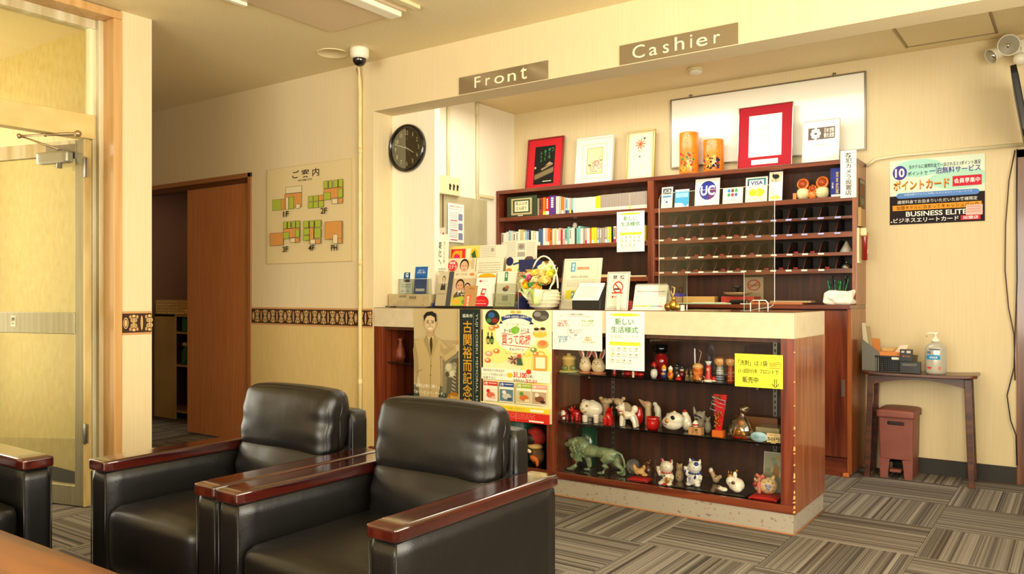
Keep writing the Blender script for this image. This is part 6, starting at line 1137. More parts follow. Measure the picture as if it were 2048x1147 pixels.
for k, (u0, u1, hz, lab) in enumerate(((1507, 1552, .03, 'lowest clear plastic sweets box behind the blue oval tag'), (1512, 1560, .026, 'second clear plastic box stacked on the lowest one'),)):
    x0, x1 = C(u0, P0+.16), C(u1, P0+.16); z = S2+.0008+(k*.031); tag(bx('plastic_box', x0, x1, P0+.15, P0+.28, z, z+hz, mat('plastic_film', 'a89c78', .15, coat=.5), bevel=.003), lab, 'box')
tag(bx('wooden_tray', C(1470, P0+.30), C(1555, P0+.30), P0+.30, P0+.36, S2+.0008, S2+.085, mat('tray_wood', '7c4c28', .5), bevel=.002), 'brown wooden box at the back of the middle shelf behind the gift bag', 'box')
def disc(name, label, u, v, z, rx, rz_, col, art=None):
    t = fig(name, label, 'price tag', u, v, z, y=P0+.06); m = MB(); m.lathe([(1, -.001), (1, .001)], 28, axis='y'); m.v = [Vector((v.x*rx, v.y, v.z*rz_+rz_)) for v in m.v]; m.build('card', flat(col), t); 
    if art: p = Print(40, 24, 2*rx, 2*rz_, y=-.0013); art(p); o = p.done(t); o.location = (-rx, 0, 0)
disc('price_tag', 'pale blue oval price tag with faint writing at the right of the middle shelf', 1518, 889, S2, .042, .024, 'b0d4dc', lambda p: p.text('洗剤あります', 8, 8, 34, 17, '5c8090', .01))
t = fig('price_tag', 'cream price tag reading 50 yen beside the pale blue oval tag', 'price tag', 1547, 893, S2, y=P0+.058); bx('card', -.033, .033, 0, .001, 0.004, .048, flat('dcc48c'), t); p = Print(60, 42, .066, .044, y=-.0003); p.text('50円', 4, 18, 56, 36, '1c1814', .04); p.text('1袋 洗剤', 14, 5, 46, 12, '8c5c3c'); o = p.done(t); o.location = (-.033, 0, .004); bx('clip', -.012, .012, -.002, .006, -.0, .010, mat('clip_tan', 'c8b078', .4), t)
# ---- case floor
def F0(*a, **k): return fig(*a, **k)
lion = noisy('jade_stone', '98a880', '647c54', (22, 22, 22), 1, .3, .15, (60, 60, 60), coat=.4)
t = fig('stone_lion', 'large green stone lion striding, on the case floor at the left', 'statue', 1190, 958, S0, y=P0+.13); t.scale = (1.16, 1, .9)
LP = [('e', (-.02, 0, .135), (.062, .036, .040)), ('e', (.045, 0, .132), (.060, .033, .036)), ('e', (.085, 0, .128), (.038, .034, .038), 15), ('e', (-.075, 0, .155), (.048, .043, .055)), ('e', (-.10, 0, .125), (.034, .034, .045)), ('e', (-.118, 0, .170), (.036, .032, .034)), ('e', (-.150, 0, .158), (.022, .020, .019)), ('e', (-.163, 0, .152), (.010, .013, .012)), ('e', (-.095, 0, .19), (.034, .034, .026)),
      ('t', [(-.085, -.022, .12), (-.088, -.024, .07), (-.098, -.024, .035), (-.122, -.024, .010)], [.026, .018, .013, .015]), ('e', (-.130, -.024, .010), (.020, .013, .010)),
      ('t', [(-.065, .020, .11), (-.045, .020, .07), (-.040, .020, .03), (-.048, .020, .010)], [.024, .017, .013, .014]), ('e', (-.056, .020, .009), (.019, .013, .009)),
      ('t', [(.085, -.018, .12), (.062, -.020, .085), (.058, -.020, .06), (.070, -.020, .05), (.052, -.022, .012)], [.036, .027, .016, .015, .013]), ('e', (.042, -.022, .009), (.020, .013, .009)),
      ('t', [(.095, .018, .125), (.105, .018, .09), (.118, .018, .06), (.14, .018, .045), (.148, .018, .012)], [.036, .026, .017, .014, .013]), ('e', (.140, .018, .009), (.020, .013, .009)),
      ('t', [(.115, 0, .145), (.142, 0, .135), (.156, 0, .10), (.162, 0, .06), (.150, -.004, .030), (.125, -.01, .022)], [.010, .007, .006, .006, .007, .011])]
gr = random.Random(2)
for k in range(34):
    a, b = gr.uniform(0, 6.28), gr.uniform(-.9, .9); cx_, cz_ = gr.choice(((-.075, .150), (-.10, .145), (-.09, .165), (-.09, .12))); x, y_, z = cx_+.034*math.cos(a), b*.038, cz_+.036*math.sin(a)
    LP.append(('t', [(x-.004, y_, z+.006), (x+.006, y_*1.15, z-.010), (x+.012, y_*1.1, z-.026)], [.007, .010, .004]))
blob('body', t, lion, LP, .0034, 2); mn = []
for k in range(90):
    a, c_ = gr.uniform(0, 6.283), gr.uniform(-.95, .95); q_ = math.sqrt(1-c_*c_); x, y_, z = -.088+.050*q_*math.cos(a), .046*q_*math.sin(a), .150+.055*c_
    if x < -.118 and z < .185 and abs(y_) < .03: continue
    mn.append(((x, y_, z), (.0075, .0065, .014), gr.uniform(-35, 35)))
spots('mane', t, lion, mn); COL.objects[-1]['kind'] = 'stuff'; spots('eyes', t, blk, [((-.146, -.017, .168), (.003, .002, .002))]); spots('mouth', t, mat('jade_dark', '2c3c24', .5), [((-.160, -.008, .142), (.010, .008, .0025), -12)])
def jar(u, y, r, h, m, m2, label, hl=.02):
    t = fig('jar', label, 'jar', u, 900, S0, y=y); MB().lathe([(r*.9, 0), (r, .01), (r, h-hl), (r*.9, h-hl+.004)], 22).build('body', m, t); MB().lathe([(r*.98, h-hl), (r*1.02, h-hl+.004), (r*1.02, h-.004), (r*.9, h), (0, h+.002)], 22).build('lid', m2, t)
jar(1143, P0+.27, .045, .235, mat('jar_dark', '1c2420', .2, coat=.4), mat('jar_red', 'a81818', .2, coat=.5), 'dark jar with a glossy red lid behind the lion head')
jar(1178, P0+.31, .05, .245, mat('jar_green', '10563c', .15, coat=.6), mat('jar_green_lid', '0c4430', .2, coat=.6), 'tall green jar behind the lion back')
pear('red_mask_doll', 'red faced doll seen between the lion front legs', 1141, 945, [('e', (0, 0, .04), (.03, .028, .04)), ('e', (0, -.002, .068), (.022, .02, .02))], mat('doll_vermilion', 'b8321c', .4), (), P0+.22, z=S0)
t = fig('shrine_charm', 'small red and gold charm with white cord, far left of the case floor', 'charm', 1116, 945, S0, y=P0+.09); bx('pouch', -.014, .014, 0, .012, .0, .018, goldp, t, .002); m = MB(); m.prism([(-.015, .018), (.015, .018), (.012, .05), (0, .062), (-.012, .05)], 0, .012, 'y'); m.build('roof', redp, t); m = MB(); m.tube([(-.016, -.002, .015), (-.012, -.002, .06), (0, -.002, .075), (.014, -.002, .055), (.018, -.002, .018)], .002, 6); m.build('cord', cer_w, t); m = MB(); m.tube([(0, 0, .07), (-.008, 0, .10), (.006, 0, .12), (-.002, 0, .09)], .0035, 6); m.build('gold_knot', goldp, t)
t = fig('wood_figure', 'brown wooden figure partly hidden behind the lion hind legs', 'figurine', 1212, 945, S0, y=P0+.28); MB().lathe([(.022, 0), (.02, .04), (.026, .07), (.014, .09), (0, .10)], 16).build('body', mat('carved_brown', '6c3a1c', .5), t)
cry = mat('crystal', 'd8d4c8', .05, spec=1, trans=.75)
def crystal(u, y, r, label, m, zc=None):
    t = fig('crystal_ball', label, 'glass ornament', u, 945, S0, y=y); bm = bmesh.new(); bmesh.ops.create_icosphere(bm, subdivisions=3, radius=r); rg = random.Random(u)
    for v in bm.verts: v.co *= rg.uniform(.9, 1.04); v.co.z += r*.96
    me = bpy.data.meshes.new('facets'); bm.to_mesh(me); bm.free(); me.materials.append(m); o = bpy.data.objects.new('facets', me); COL.objects.link(o); o.parent = t
    MB().lathe([(r*.5, 0), (r*.55, .004), (r*.3, .01)], 14).build('foot', black_pl, t)
crystal(1233, P0+.30, .048, 'faceted amber-clear glass hedgehog shape behind the lion', mat('crystal_amber', 'a87850', .08, spec=1, trans=.5)); crystal(1266, P0+.24, .042, 'faceted clear glass ball right of the lion tail', cry)
pear('amber_bear', 'brown glass bear figurine behind the rooster', 1296, 950, [('e', (0, 0, .034), (.028, .024, .034)), ('e', (0, 0, .078), (.020, .018, .019)), ('e', (-.014, 0, .098), (.007, .004, .007)), ('e', (.014, 0, .098), (.007, .004, .007)), ('e', (-.022, -.018, .012), (.012, .014, .011)), ('e', (.022, -.018, .012), (.012, .014, .011))], mat('amber_brown', '6c3414', .08, coat=.6, trans=.3), (), P0+.20, z=S0)
def cushion_(u, y, w, d, label, col='b8100c'):
    t = fig('red_cushion', label, 'cushion', u, 965, S0, y=y); m = MB(); m.rbox(-w/2, w/2, -d/2, d/2, 0, .022, .010, n=12); 
    for v in m.v:
        if v.z > .012: v.z -= .004*((v.x/w*2)**2+(v.y/d*2)**2)
    m.build('pad', mat('cloth_red', col, .55), t)
    for sx in (-1, 1): b = MB(); b.ell((sx*w/2*.96, -d/2*.96, .007), (.006, .006, .005)); b.build('tassel', mat('cloth_red', col, .55), t)
    return t
cushion_(1281, P0+.10, .115, .08, 'thin red cushion under the rooster')
pear('rooster_figurine', 'tan paper rooster with black spots on the thin red cushion', 1279, 955, [('e', (0, 0, .024), (.032, .02, .020)), ('t', [(-.018, 0, .03), (-.032, 0, .052), (-.03, 0, .06)], [.014, .009, .007]), ('t', [(.012, 0, .03), (.028, 0, .056), (.03, 0, .07)], [.014, .010, .004]), ('e', (.03, -.006, .014), (.022, .016, .010))], mat('rooster_tan', 'd8a868', .6), (('spots', blk, [((.008, -.019, .014), (.008, .003, .005)), ((.022, -.02, .014), (.005, .003, .004)), ((.024, -.010, .052), (.003, .003, .003))]),), P0+.10, z=S0+.0235)
def lucky(u, v, label, y, s, m, z=S0, feats=()):
    """sitting beckoning cat, one paw raised"""
    t = fig('beckoning_cat', label, 'figurine', u, v, z, y=y)
    blob('body', t, m, [('e', (0, 0, .036*s), (.034*s, .030*s, .038*s)), ('e', (0, -.004*s, .088*s), (.034*s, .029*s, .030*s)), ('t', [(-.022*s, 0, .11*s), (-.027*s, 0, .128*s)], [.010*s, .002*s]), ('t', [(.022*s, 0, .11*s), (.027*s, 0, .128*s)], [.010*s, .002*s]), ('e', (-.022*s, -.022*s, .010*s), (.014*s, .018*s, .011*s)), ('e', (.022*s, -.022*s, .010*s), (.014*s, .018*s, .011*s)), ('t', [(-.030*s, -.006*s, .045*s), (-.042*s, -.010*s, .070*s), (-.040*s, -.012*s, .088*s)], [.012*s, .010*s, .012*s]), ('t', [(.03*s, -.006*s, .05*s), (.034*s, -.02*s, .034*s)], [.010*s, .009*s])], .0028*s)
    for nm, mm, ps in feats: spots(nm, t, mm, [(tuple(c*s for c in p[0]), tuple(c*s for c in p[1]))+tuple(p[2:]) for p in ps])
    return t
lucky(1334, 972, 'white beckoning cat with red ears and a red base on the case floor', P0+.10, 1.08, cer_w, feats=(('red_ears', redp, [((-.024, -.010, .119), (.006, .004, .008)), ((.024, -.010, .119), (.006, .004, .008))]), ('collar', redp, [((.024*math.cos(k*.52), -.004+.025*math.sin(k*.52), .062), (.006, .006, .0035)) for k in range(12)]), ('eyes', blk, [((-.011, -.0315, .093), (.004, .001, .0015)), ((.011, -.0315, .093), (.004, .001, .0015))]), ('nose', pinkp, [((0, -.033, .085), (.003, .002, .002))]), ('black_patch', blk, [((-.016, -.030, .040), (.008, .004, .009))]), ('coin', goldp, [((.016, -.033, .030), (.013, .004, .016))]), ('bell', mat('bell_green', '8c8c4c', .3, .6), [((0, -.03, .05), (.006, .005, .006))]), ('red_base', cer_r, [((0, -.004, .006), (.040, .036, .007))])))
pear('owl_figurine', 'tan spotted figurine behind the white beckoning cat', 1359, 955, [('e', (0, 0, .036), (.024, .022, .036)), ('e', (0, 0, .08), (.019, .017, .018)), ('e', (-.013, 0, .098), (.006, .004, .006)), ('e', (.013, 0, .098), (.006, .004, .006))], cer_t, (('dots', blk, [((-.006, -.016, .084), (.002, .002, .002)), ((.006, -.016, .084), (.002, .002, .002)), ((0, -.022, .03), (.003, .002, .003))]), ('red_dots', redp, [((.01, -.020, .045), (.004, .002, .004))])), P0+.19, z=S0)
TR = PY(1412, 975, P0+.115)
tag(bx('lacquer_tray', C(1348, P0+.1), C(1497, P0+.1), P0+.05, P0+.21, S0+.0008, S0+.012, black_gl, bevel=.003), 'flat black lacquer tray under the blue-white cat and the white pigs', 'tray')
t = lucky(1390, 968, 'blue and white porcelain cat with raised paw on the black tray', P0+.12, 1.1, mat('porcelain', 'ece8dc', .12, coat=.8), z=S0+.0125, feats=(('blue_patch', bluep, [((.014, -.020, .105), (.012, .012, .010)), ((-.012, .0, .122), (.008, .006, .006)), ((-.040, -.020, .066), (.005, .004, .008))]), ('blue_scarf', bluep, [((.026*math.cos(k*.52), -.004+.024*math.sin(k*.52), .060), (.007, .006, .005)) for k in range(12)]+[((.014, -.034, .046), (.006, .004, .010), 20)]), ('eyes', blk, [((-.012, -.031, .092), (.003, .001, .0015)), ((.008, -.032, .090), (.003, .001, .0015))])))
p = Print(30, 40, .034, .042, y=-.0425); p.ell(15, 20, 14, 19, 'ece8dc'); p.ring(15, 20, 14, 19, 1.5, '5c6890'); p.text('福\n招', 8, 6, 22, 34, '24347c', .04); o = p.done(t, 'medallion'); o.location = (-.030, .0, .014)
MB().ell((-.013, -.036, .035), (.015, .006, .020)).build('medallion_disc', mat('porcelain', 'ece8dc', .12), t)
t2 = pear('tiny_rooster', 'tiny grey and red rooster behind the black tray', 1432, 950, [('e', (0, 0, .03), (.02, .016, .02)), ('t', [(-.012, 0, .04), (-.024, 0, .068)], [.012, .012]), ('e', (.022, 0, .044), (.012, .008, .012))], cer_t, (('comb', redp, [((-.01, -.004, .066), (.007, .003, .004)), ((.004, -.014, .046), (.006, .003, .004))]), ('pale_head', cer_w, [((-.027, -.002, .072), (.013, .011, .016))])), P0+.25, z=S0)
t = pear('sleeping_pig', 'glossy white reclining pig with a gold crown on the black tray', 1469, 978, [('e', (.010, 0, .036), (.042, .034, .036)), ('e', (-.018, -.006, .052), (.024, .024, .026)), ('e', (.020, -.020, .020), (.026, .018, .018)), ('e', (.006, -.01, .085), (.012, .010, .020))], cer_w, (('gold_crown', goldp, [((-.022, -.002, .078), (.014, .010, .008)), ((-.030, -.002, .092), (.003, .003, .010)), ((-.016, -.002, .092), (.003, .003, .009)), ((.014, -.008, .108), (.006, .005, .006))]), ('face_marks', mat('paint_brown', '5c3c24', .4), [((.004, -.032, .050), (.010, .004, .009)), ((-.014, -.030, .046), (.004, .003, .003))])), P0+.11, z=S0+.0125)
pear('piglet', 'small white piglet lying left of the reclining pig', 1447, 980, [('e', (0, 0, .012), (.022, .016, .012)), ('e', (-.018, -.004, .018), (.013, .012, .012))], cer_w, (('ear_dots', blk, [((-.024, -.014, .024), (.0035, .002, .0035))]), ('red_nose', redp, [((-.016, -.015, .026), (.005, .002, .003))])), P0+.075, z=S0+.0125)
cushion_(1533, P0+.115, .135, .125, 'thick red cushion with tassels at the right end of the case floor', 'b4100e')
t = pear('ribboned_boar', 'cream boar figurine with a pink ribbon and painted blue flower on the thick red cushion', 1531, 985, [('e', (.014, 0, .042), (.048, .042, .042)), ('e', (-.028, -.004, .040), (.030, .030, .034)), ('e', (.040, 0, .086), (.010, .008, .010)), ('e', (-.05, -.008, .066), (.006, .005, .010))], mat('boar_cream', 'dcc090', .25, coat=.5), (('blue_petals', mat('petal_blue', '8c90b8', .4), [((.026+.010*math.cos(k*2.1+.5), -.043, .044+.010*math.sin(k*2.1+.5)), (.008, .003, .008)) for k in range(3)]), ('gold_marks', goldp, [((.026+.026*math.cos(k*.8), -.036, .044+.026*math.sin(k*.8)), (.005, .004, .003)) for k in range(8)])), P0+.115, z=S0+.024)
b = MB(); b.tube([(-.020+.002*math.sin(k), -.036+.0*k, .006+.009*k) for k in range(8)]+[(-.018, -.016, .082), (-.016, .01, .084)], .009, 8); b.tube([(-.02, -.02, .082), (-.035, -.028, .095), (-.046, -.02, .088), (-.02, -.02, .080)], .007, 8); b.tube([(-.02, -.02, .082), (-.004, -.026, .094), (.006, -.02, .084), (-.02, -.02, .080)], .007, 8); b.build('pink_ribbon', mat('ribbon_pink', 'cf7460', .5), t)
spots('red_muzzle', t, mat('muzzle_red', '8c1c1c', .3, coat=.4), [((-.042, -.030, .046), (.013, .008, .016))])
def a_plate(p): p.rect(0, 0, 60, 70, 'a8a48c'); p.frame(0, 0, 60, 70, 1.5, 'ccc8b0'); [p.ell(random.uniform(6, 54), random.uniform(6, 40), 5, 4, random.choice(('b89c6c', 'c8b48c', '8c9c84'))) for k in range(14)]; p.ell(26, 34, 6, 14, 'a87c4c'); p.rect(2, 44, 58, 68, '98a090')
x0 = C(1524, P0+.25); sheet('picture_plate', 'grey picture card with a faded landscape leaning behind the boar', 'picture', x0, P0+.26, S0+.0008, .15, .20, a_plate, 'a8a48c', .004, .14, aw=60, ah=70)
# ---- left compartment (partly behind the posters)
t = fig('clay_vase', 'reddish clay vase with a narrow neck, left compartment of the display case', 'vase', 801, 727, S1, y=P0+.16); MB().lathe([(.028, 0), (.036, .03), (.03, .07), (.018, .10), (.012, .13), (.02, .15), (.012, .152)], 22).build('body', noisy('clay_red', '8c4428', '6c2c18', (20, 20, 20), 1, .5), t)
for u, r, h, c, lab in ((783, .03, .06, '2c2018', 'small dark bowl beside the clay vase'), (818, .026, .05, '241a14', 'second dark bowl right of the clay vase')):
    t = fig('dark_bowl', lab, 'bowl', u, 780, S2, y=P0+.2); MB().lathe([(r*.6, 0), (r, h*.5), (r*.9, h), (r*.8, h), (r*.85, h*.5)], 18).build('body', mat('bowl_'+c, c, .4), t)
t = fig('green_drum', 'wide dark green round tin under the shelf, beside the armchair back', 'tin', 1040, 880, S0, y=P0+.22); MB().lathe([(.10, 0), (.105, .01), (.105, .25), (.098, .268), (0, .272)], 28).build('body', mat('tin_green', '245c44', .35), t)
t = fig('red_lion_mask', 'shaggy red headed folk doll with a dark face, beside the case divider', 'doll', 1074, 950, S0, y=P0+.12)
blob('hair', t, noisy('shaggy_red', '8c1812', 'b02418', (20, 20, 60), 1, .8, .8, (300, 300, 300)), [('e', (0, 0, .165), (.062, .05, .050)), ('e', (-.01, 0, .19), (.05, .045, .035))], .005); MB().ell((-.022, -.035, .155), (.036, .022, .034)).build('face', mat('mask_dark', '1c1210', .5), t); MB().ell((0, -.02, .112), (.05, .034, .018)).build('beard', mat('straw', 'c8a868', .7), t)
blob('robe', t, noisy('robe_brown', '7c5c34', '4c3820', (30, 30, 30), 1, .8), [('e', (0, 0, .06), (.05, .04, .06))], .005); spots('orange_hand', t, mat('orange_felt', 'cf6a28', .7), [((.01, -.045, .045), (.034, .012, .018), 20), ((.032, -.045, .022), (.012, .010, .022))]); spots('crest', t, cer_w, [((-.026, -.046, .086), (.018, .006, .012), 20)])
t = fig('ring_charm', 'small pale ring charm hanging above the red headed doll', 'charm', 1085, 860, S0+.24, y=P0+.34); m = MB(); m.tube([(.022*math.cos(k*.45), 0, .022+.022*math.sin(k*.45)) for k in range(14)], .003, 6, closed=True); m.build('ring', mat('ring_cream', 'b8ac88', .5), t); MB().ell((0, -.002, .024), (.006, .004, .014)).build('pendant', goldp, t); bx('hanging_cord', -.001, .001, 0, .002, .044, .26, mat('cord_tan', 'b89a5c', .6), t)
# ================================================================= BEHIND THE COUNTER, LOW SHELF AND CUPBOARD TOP
ZL = LT+.0006
def lowbox(name, label, cat, u0, u1, y, d, h, m, z=ZL, bev=.002): return tag(bx(name, C(u0, y), C(u1, y), y, y+d, z, z+h, m, bevel=bev), label, cat)
lowbox('purple_box', 'small violet box on the cupboard top left of the wooden box', 'box', 1334, 1364, 5.50, .08, .075, mat('violet', '3c2c9c', .5)); lowbox('wooden_box', 'narrow pale wooden box lying on the cupboard top', 'box', 1366, 1429, 5.40, .07, .052, mat('pine_box', 'b8904c', .5)); lowbox('cardboard_box', 'dull tan box beside the violet box on the cupboard top', 'box', 1322, 1365, 5.42, .06, .05, mat('cardboard_tan', 'a8845c', .7))
for k, (u0, u1, c, lab) in enumerate(((1345, 1462, 'b4c89c', 'pale green folder lying at the front of the cupboard top'), (1384, 1430, 'e8e0cc', 'white sheet lying on the pale green folder'), (1425, 1450, 'e4dcc8', 'second small white sheet on the green folder'))): lowbox('folder', lab, 'folder', u0, u1, 5.30+.01*k, .08, .008 if k == 0 else .003, flat(c), ZL+(.0085 if k else 0), .0005)
t = thing('woven_plate', 'round tan woven plate standing on red and black things on the cupboard top', 'plate', (C(1475, 5.42), 5.42, ZL+.055), 0); MB().lathe([(.04, 0), (.085, .014), (.095, .026), (.088, .026), (.04, .008), (0, .008)], 28).build('plate', noisy('woven_tan', 'b89468', '8c6c40', (80, 80, 80), 1, .7), t); MB().lathe([(.012, .008), (.014, .05), (.03, .058), (.03, .066), (0, .068)], 16).build('black_stand', black_pl, t)
lowbox('red_book', 'red bound book lying under the woven plate', 'book', 1442, 1508, 5.36, .14, .052, mat('book_red', 'a02818', .5)); lowbox('black_stamp_case', 'flat black case in front of the red book', 'case', 1458, 1495, 5.30, .05, .03, black_gl, bev=.008)
lowbox('envelope', 'orange-brown large envelope lying on the cupboard top', 'envelope', 1500, 1604, 5.31, .12, .012, mat('kraft', 'b86c34', .7)); lowbox('magazine', 'thin tan magazine lying on top of the orange envelope', 'magazine', 1540, 1622, 5.33, .12, .012, mat('mag_tan', 'a88c64', .6), ZL+.0126, .001); lowbox('paper_sheet', 'white papers sticking out under the acrylic screen bracket', 'paper', 1480, 1500, 5.29, .1, .006, flat('e8e2d0'), ZL)
t = thing('white_bag', 'crumpled white paper bag at the right end of the cupboard top', 'bag', (C(1678, 5.36), 5.37, ZL)); m = MB(); m.rbox(-.085, .085, -.05, .05, 0, .085, .02, n=14)
for v in m.v: k = noise.noise(Vector((v.x*26, v.y*26, v.z*30))); v.x += k*.012; v.y += k*.012; v.z += (k*.014 if v.z > .03 else 0)
m.build('bag', flat('ece6d6'), t)
t = thing('pen_bunch', 'dark bunch of green-tipped pens standing behind the white bag', 'pen holder', (C(1676, 5.47), 5.47, ZL)); MB().lathe([(.045, 0), (.048, .09), (.044, .09), (.042, .01)], 20).build('cup', mat('cup_dark', '14202c', .3), t)
for k in range(11): a = k*.57; m = MB(); x, y_ = .028*math.cos(a), .028*math.sin(a); m.tube([(x, y_, .02), (x*2.1, y_*1.6, .145+.02*math.sin(k*2))], .004, 6); m.tube([(x*2.0, y_*1.55, .138+.02*math.sin(k*2)), (x*2.25, y_*1.7, .165+.02*math.sin(k*2))], .0045, 6); m.build('pen', mat(('pen_green', 'pen_black', 'pen_teal')[k % 3], ('1c7c3c', '14141a', '145c4c')[k % 3], .3), t)
x, z, w, h = rect_on(1489, 549, 1527, 584, BK-.02)
def a_ns(p): p.rect(0, 0, 40, 60, 'b49c80'); p.ring(20, 20, 14, 14, 2.6, 'b83824'); p.line(10, 28, 30, 12, 2.4, 'b83824'); p.text('loppi', 9, 16, 31, 25, '7c5040', .02); p.squiggle(6, 40, 34, 50, '8c7458', 3)
sheet('reflected_mark_sheet', 'tan sheet with a barred red circle inside the lowest shelf compartment', 'notice', x, BK-.0215, LT+.02, w, .17, a_ns, 'b49c80', aw=40, ah=60)  # solid sheet in place of a reflection on the acrylic
t = thing('bell_lamp', 'small grey cone lamp standing in the third pigeonhole row at its right end', 'lamp', (px0+12.5*pw-.001, BF+.08, 1.4076)); MB().lathe([(.043, 0), (.041, .006), (.012, .06), (.006, .072), (0, .074)], 24).build('shade', mat('cone_grey', '9c9488', .5), t)
t = thing('desk_bell', 'shiny little bell in the lowest pigeonhole row at the right', 'bell', (px0+12.5*pw-.001, BF+.08, 1.3026)); MB().lathe([(.035, 0), (.034, .006), (.03, .02), (.018, .032), (0, .036)], 24).build('dome', steel, t); MB().lathe([(.004, .036), (.006, .044), (0, .047)], 10).build('button', chrome, t)
# third bookcase shelf: flat papers
for k, (u0, u1, c, h, lab) in enumerate(((1200, 1252, 'd8c890', .022, 'cream papers stacked on the lower bookcase shelf behind the notices'), (1222, 1290, 'c8b890', .012, 'thin grey papers lying on the lower bookcase shelf near the divider'))): tag(bx('paper_stack', C(u0, 5.5), C(u1, 5.5) if k == 0 else -2.64, 5.47, 5.60, 1.2686, 1.2686+h, flat(c)) if k == 0 else bx('paper_stack', C(1256, 5.5), -2.64, 5.47, 5.60, 1.2686, 1.2686+h, flat(c)), lab, 'papers')
def a_tan(p): p.rect(0, 0, 60, 60, 'b0843c'); p.rect(6, 6, 50, 14, 'd8b878'); p.squiggle(8, 20, 50, 50, '7c5424', 4)
card('tan_card', 'tan card leaning in the shelf above the flower basket', 1078, 506, 1106, 540, a_tan, 60, 60, 'b0843c', BF+.08, .1, 1.2686)
t = thing('plaster_figure', 'small white bust standing behind the books on the lower book shelf', 'figurine', (C(1148, 5.62), 5.635, 1.5326)); MB().lathe([(.03, 0), (.026, .10), (.014, .13), (.012, .14), (.02, .15), (.02, .17), (.012, .185), (0, .188)], 18).build('bust', cer_w, t)
# things on the side of the shelving
t = thing('torch_holder', 'cream wall holder with a red and black emergency torch on the shelving side', 'torch holder', (BX1+.001, BF-.0, 0), 0); q0 = PX(1722, 455, BX1+.02); q1 = PX(1722, 523, BX1+.02)
bx('back_plate', 0, .012, .0, .07, q1.z-.01, q0.z, cream_pl, t, .003); bx('top_hook', .012, .05, .03, .09, q0.z-.05, q0.z, cream_pl, t, .006)
m = MB(); m.lathe([(.0, 0), (.017, 0), (.017, .13), (.02, .15), (.02, .16)], 16, c=(.034, .06, q1.z+.01)); m.build('torch', mat('torch_red', '8c1810', .3, coat=.4), t); m = MB(); m.lathe([(.0205, 0), (.0205, .026), (0, .028)], 16, c=(.034, .06, q1.z+.16)); m.build('torch_head', mat('torch_orange', 'b87840', .3), t); bx('label', .0512, .052, .05, .07, q1.z+.05, q1.z+.08, paper, t)
def a_old(p): p.rect(0, 0, 30, 90, '6c5c48'); p.ell(14, 34, 8, 16, '8c5838'); p.rect(3, 4, 27, 14, '9c9478'); p.rect(6, 60, 24, 80, '7c8058')
t = sheet('old_photo', 'faded narrow picture pasted on the shelving side', 'picture', BX1+.0035, BF+.06, PX(1722, 415, BX1).z, .16, .185, a_old, '6c5c48', .001, aw=30, ah=90, rz=R(90))
t = thing('paper_bag', 'brown paper bag hanging on the shelving side above the torch holder', 'bag', (BX1+.001, BF+.02, q0.z+.01)); m = MB(); m.prism([(0.0, 0), (.13, 0), (.10, .10), (.0, .12)], .0, .02, 'x'); m.build('bag', mat('kraft_bag', 'b89460', .8), t)
# ================================================================= SIDE TABLE, BIN, BOTTLE
TZ = .655
t = thing('side_table', 'small dark brown wooden table with splayed legs against the back wall', 'table', (-.815, 5.515, 0), R(2))
m = MB(); m.rbox(-.315, .315, -.14, .145, TZ-.022, TZ, .006, n=12)
for v in m.v: v.z += .010*(abs(v.x)/.315)**4
m.build('tabletop', wood_side, t)
m = MB(); n = 14; top = [(-.27+.54*k/n, TZ-.022) for k in range(n+1)]; bot = [(-.27+.54*k/n, TZ-.082+.045*(1-((k-n/2)/(n/2))**2)) for k in range(n, -1, -1)]
m.prism(top+bot, -.105, -.09, 'y'); m.build('apron', wood_side, t); m = MB(); m.prism(top+bot, .095, .11, 'y'); m.build('apron', wood_side, t)
for sx in (-1, 1):
    for y0 in (-.11, .105):
        m = MB(); x0 = sx*.262; m.add([(x0-.016+sx*.022*k, y0-.016+dy, z) for z, k in ((0, 1), (TZ-.02, 0)) for dx in (0,) for dy in (0, .034)]+[(x0+.018+sx*.022*k, y0-.016+dy, z) for z, k in ((0, 1), (TZ-.02, 0)) for dy in (0, .034)], [(0, 1, 3, 2), (4, 6, 7, 5), (0, 4, 5, 1), (2, 3, 7, 6), (0, 2, 6, 4), (1, 5, 7, 3)]); m.build('leg', wood_side, t, .003)
binm = noisy('bin_terracotta', '84483a', '7c4032', (10, 10, 10), 1, .5); bx0, bx1 = PY(1757, 900, 5.43).x, PY(1822, 900, 5.43).x
t = thing('pedal_bin', 'terracotta plastic pedal bin under the side table', 'bin', ((bx0+bx1)/2+.008, 5.43, 0)); w = (bx1-bx0)/2; H = .435; D = .23
m = MB(); tp = lambda z: 1+.10*(z/H)
vs = []; 
for z in (.115, H-.05): f = tp(z); vs += [(-w*f, -.012*(f-1)*10, z), (w*f, -.012*(f-1)*10, z), (w*f, D, z), (-w*f, D, z)]
m.add(vs, [(0, 1, 2, 3), (4, 5, 6, 7), (0, 1, 5, 4), (1, 2, 6, 5), (2, 3, 7, 6), (3, 0, 4, 7)]); body = m.build('body', binm, t, .01, 3)
m = MB(); m.prism([(-w, 0), (-w+.045, 0), (-w+.055, .10), (-w*.3, .125), (w*.3, .125), (w-.055, .10), (w-.045, 0), (w, 0), (w*1.02, .13), (-w*1.02, .13)], -.002, .02, 'y'); m.build('foot_panel', binm, t, .003)
for sx in (-1, 1): bx('side_foot', sx*w-(.02 if sx > 0 else 0), sx*w+(.02 if sx < 0 else 0), .02, D-.01, 0, .13, binm, t, .004)
m = MB(); m.box(-w+.06, w-.06, -.03, .03, .045, .062); m.build('pedal', binm, t, .004)
m = MB(); m.rbox(-w*1.2, w*1.2, -.03, D+.012, H-.06, H-.012, .012, n=14)
for v in m.v: v.z += .012*max(0, 1-(abs(v.x)/(w*1.2))**3)*max(0, 1-(abs(v.y-.11)/.15)**3) if v.z > H-.03 else 0
m.build('lid', binm, t)
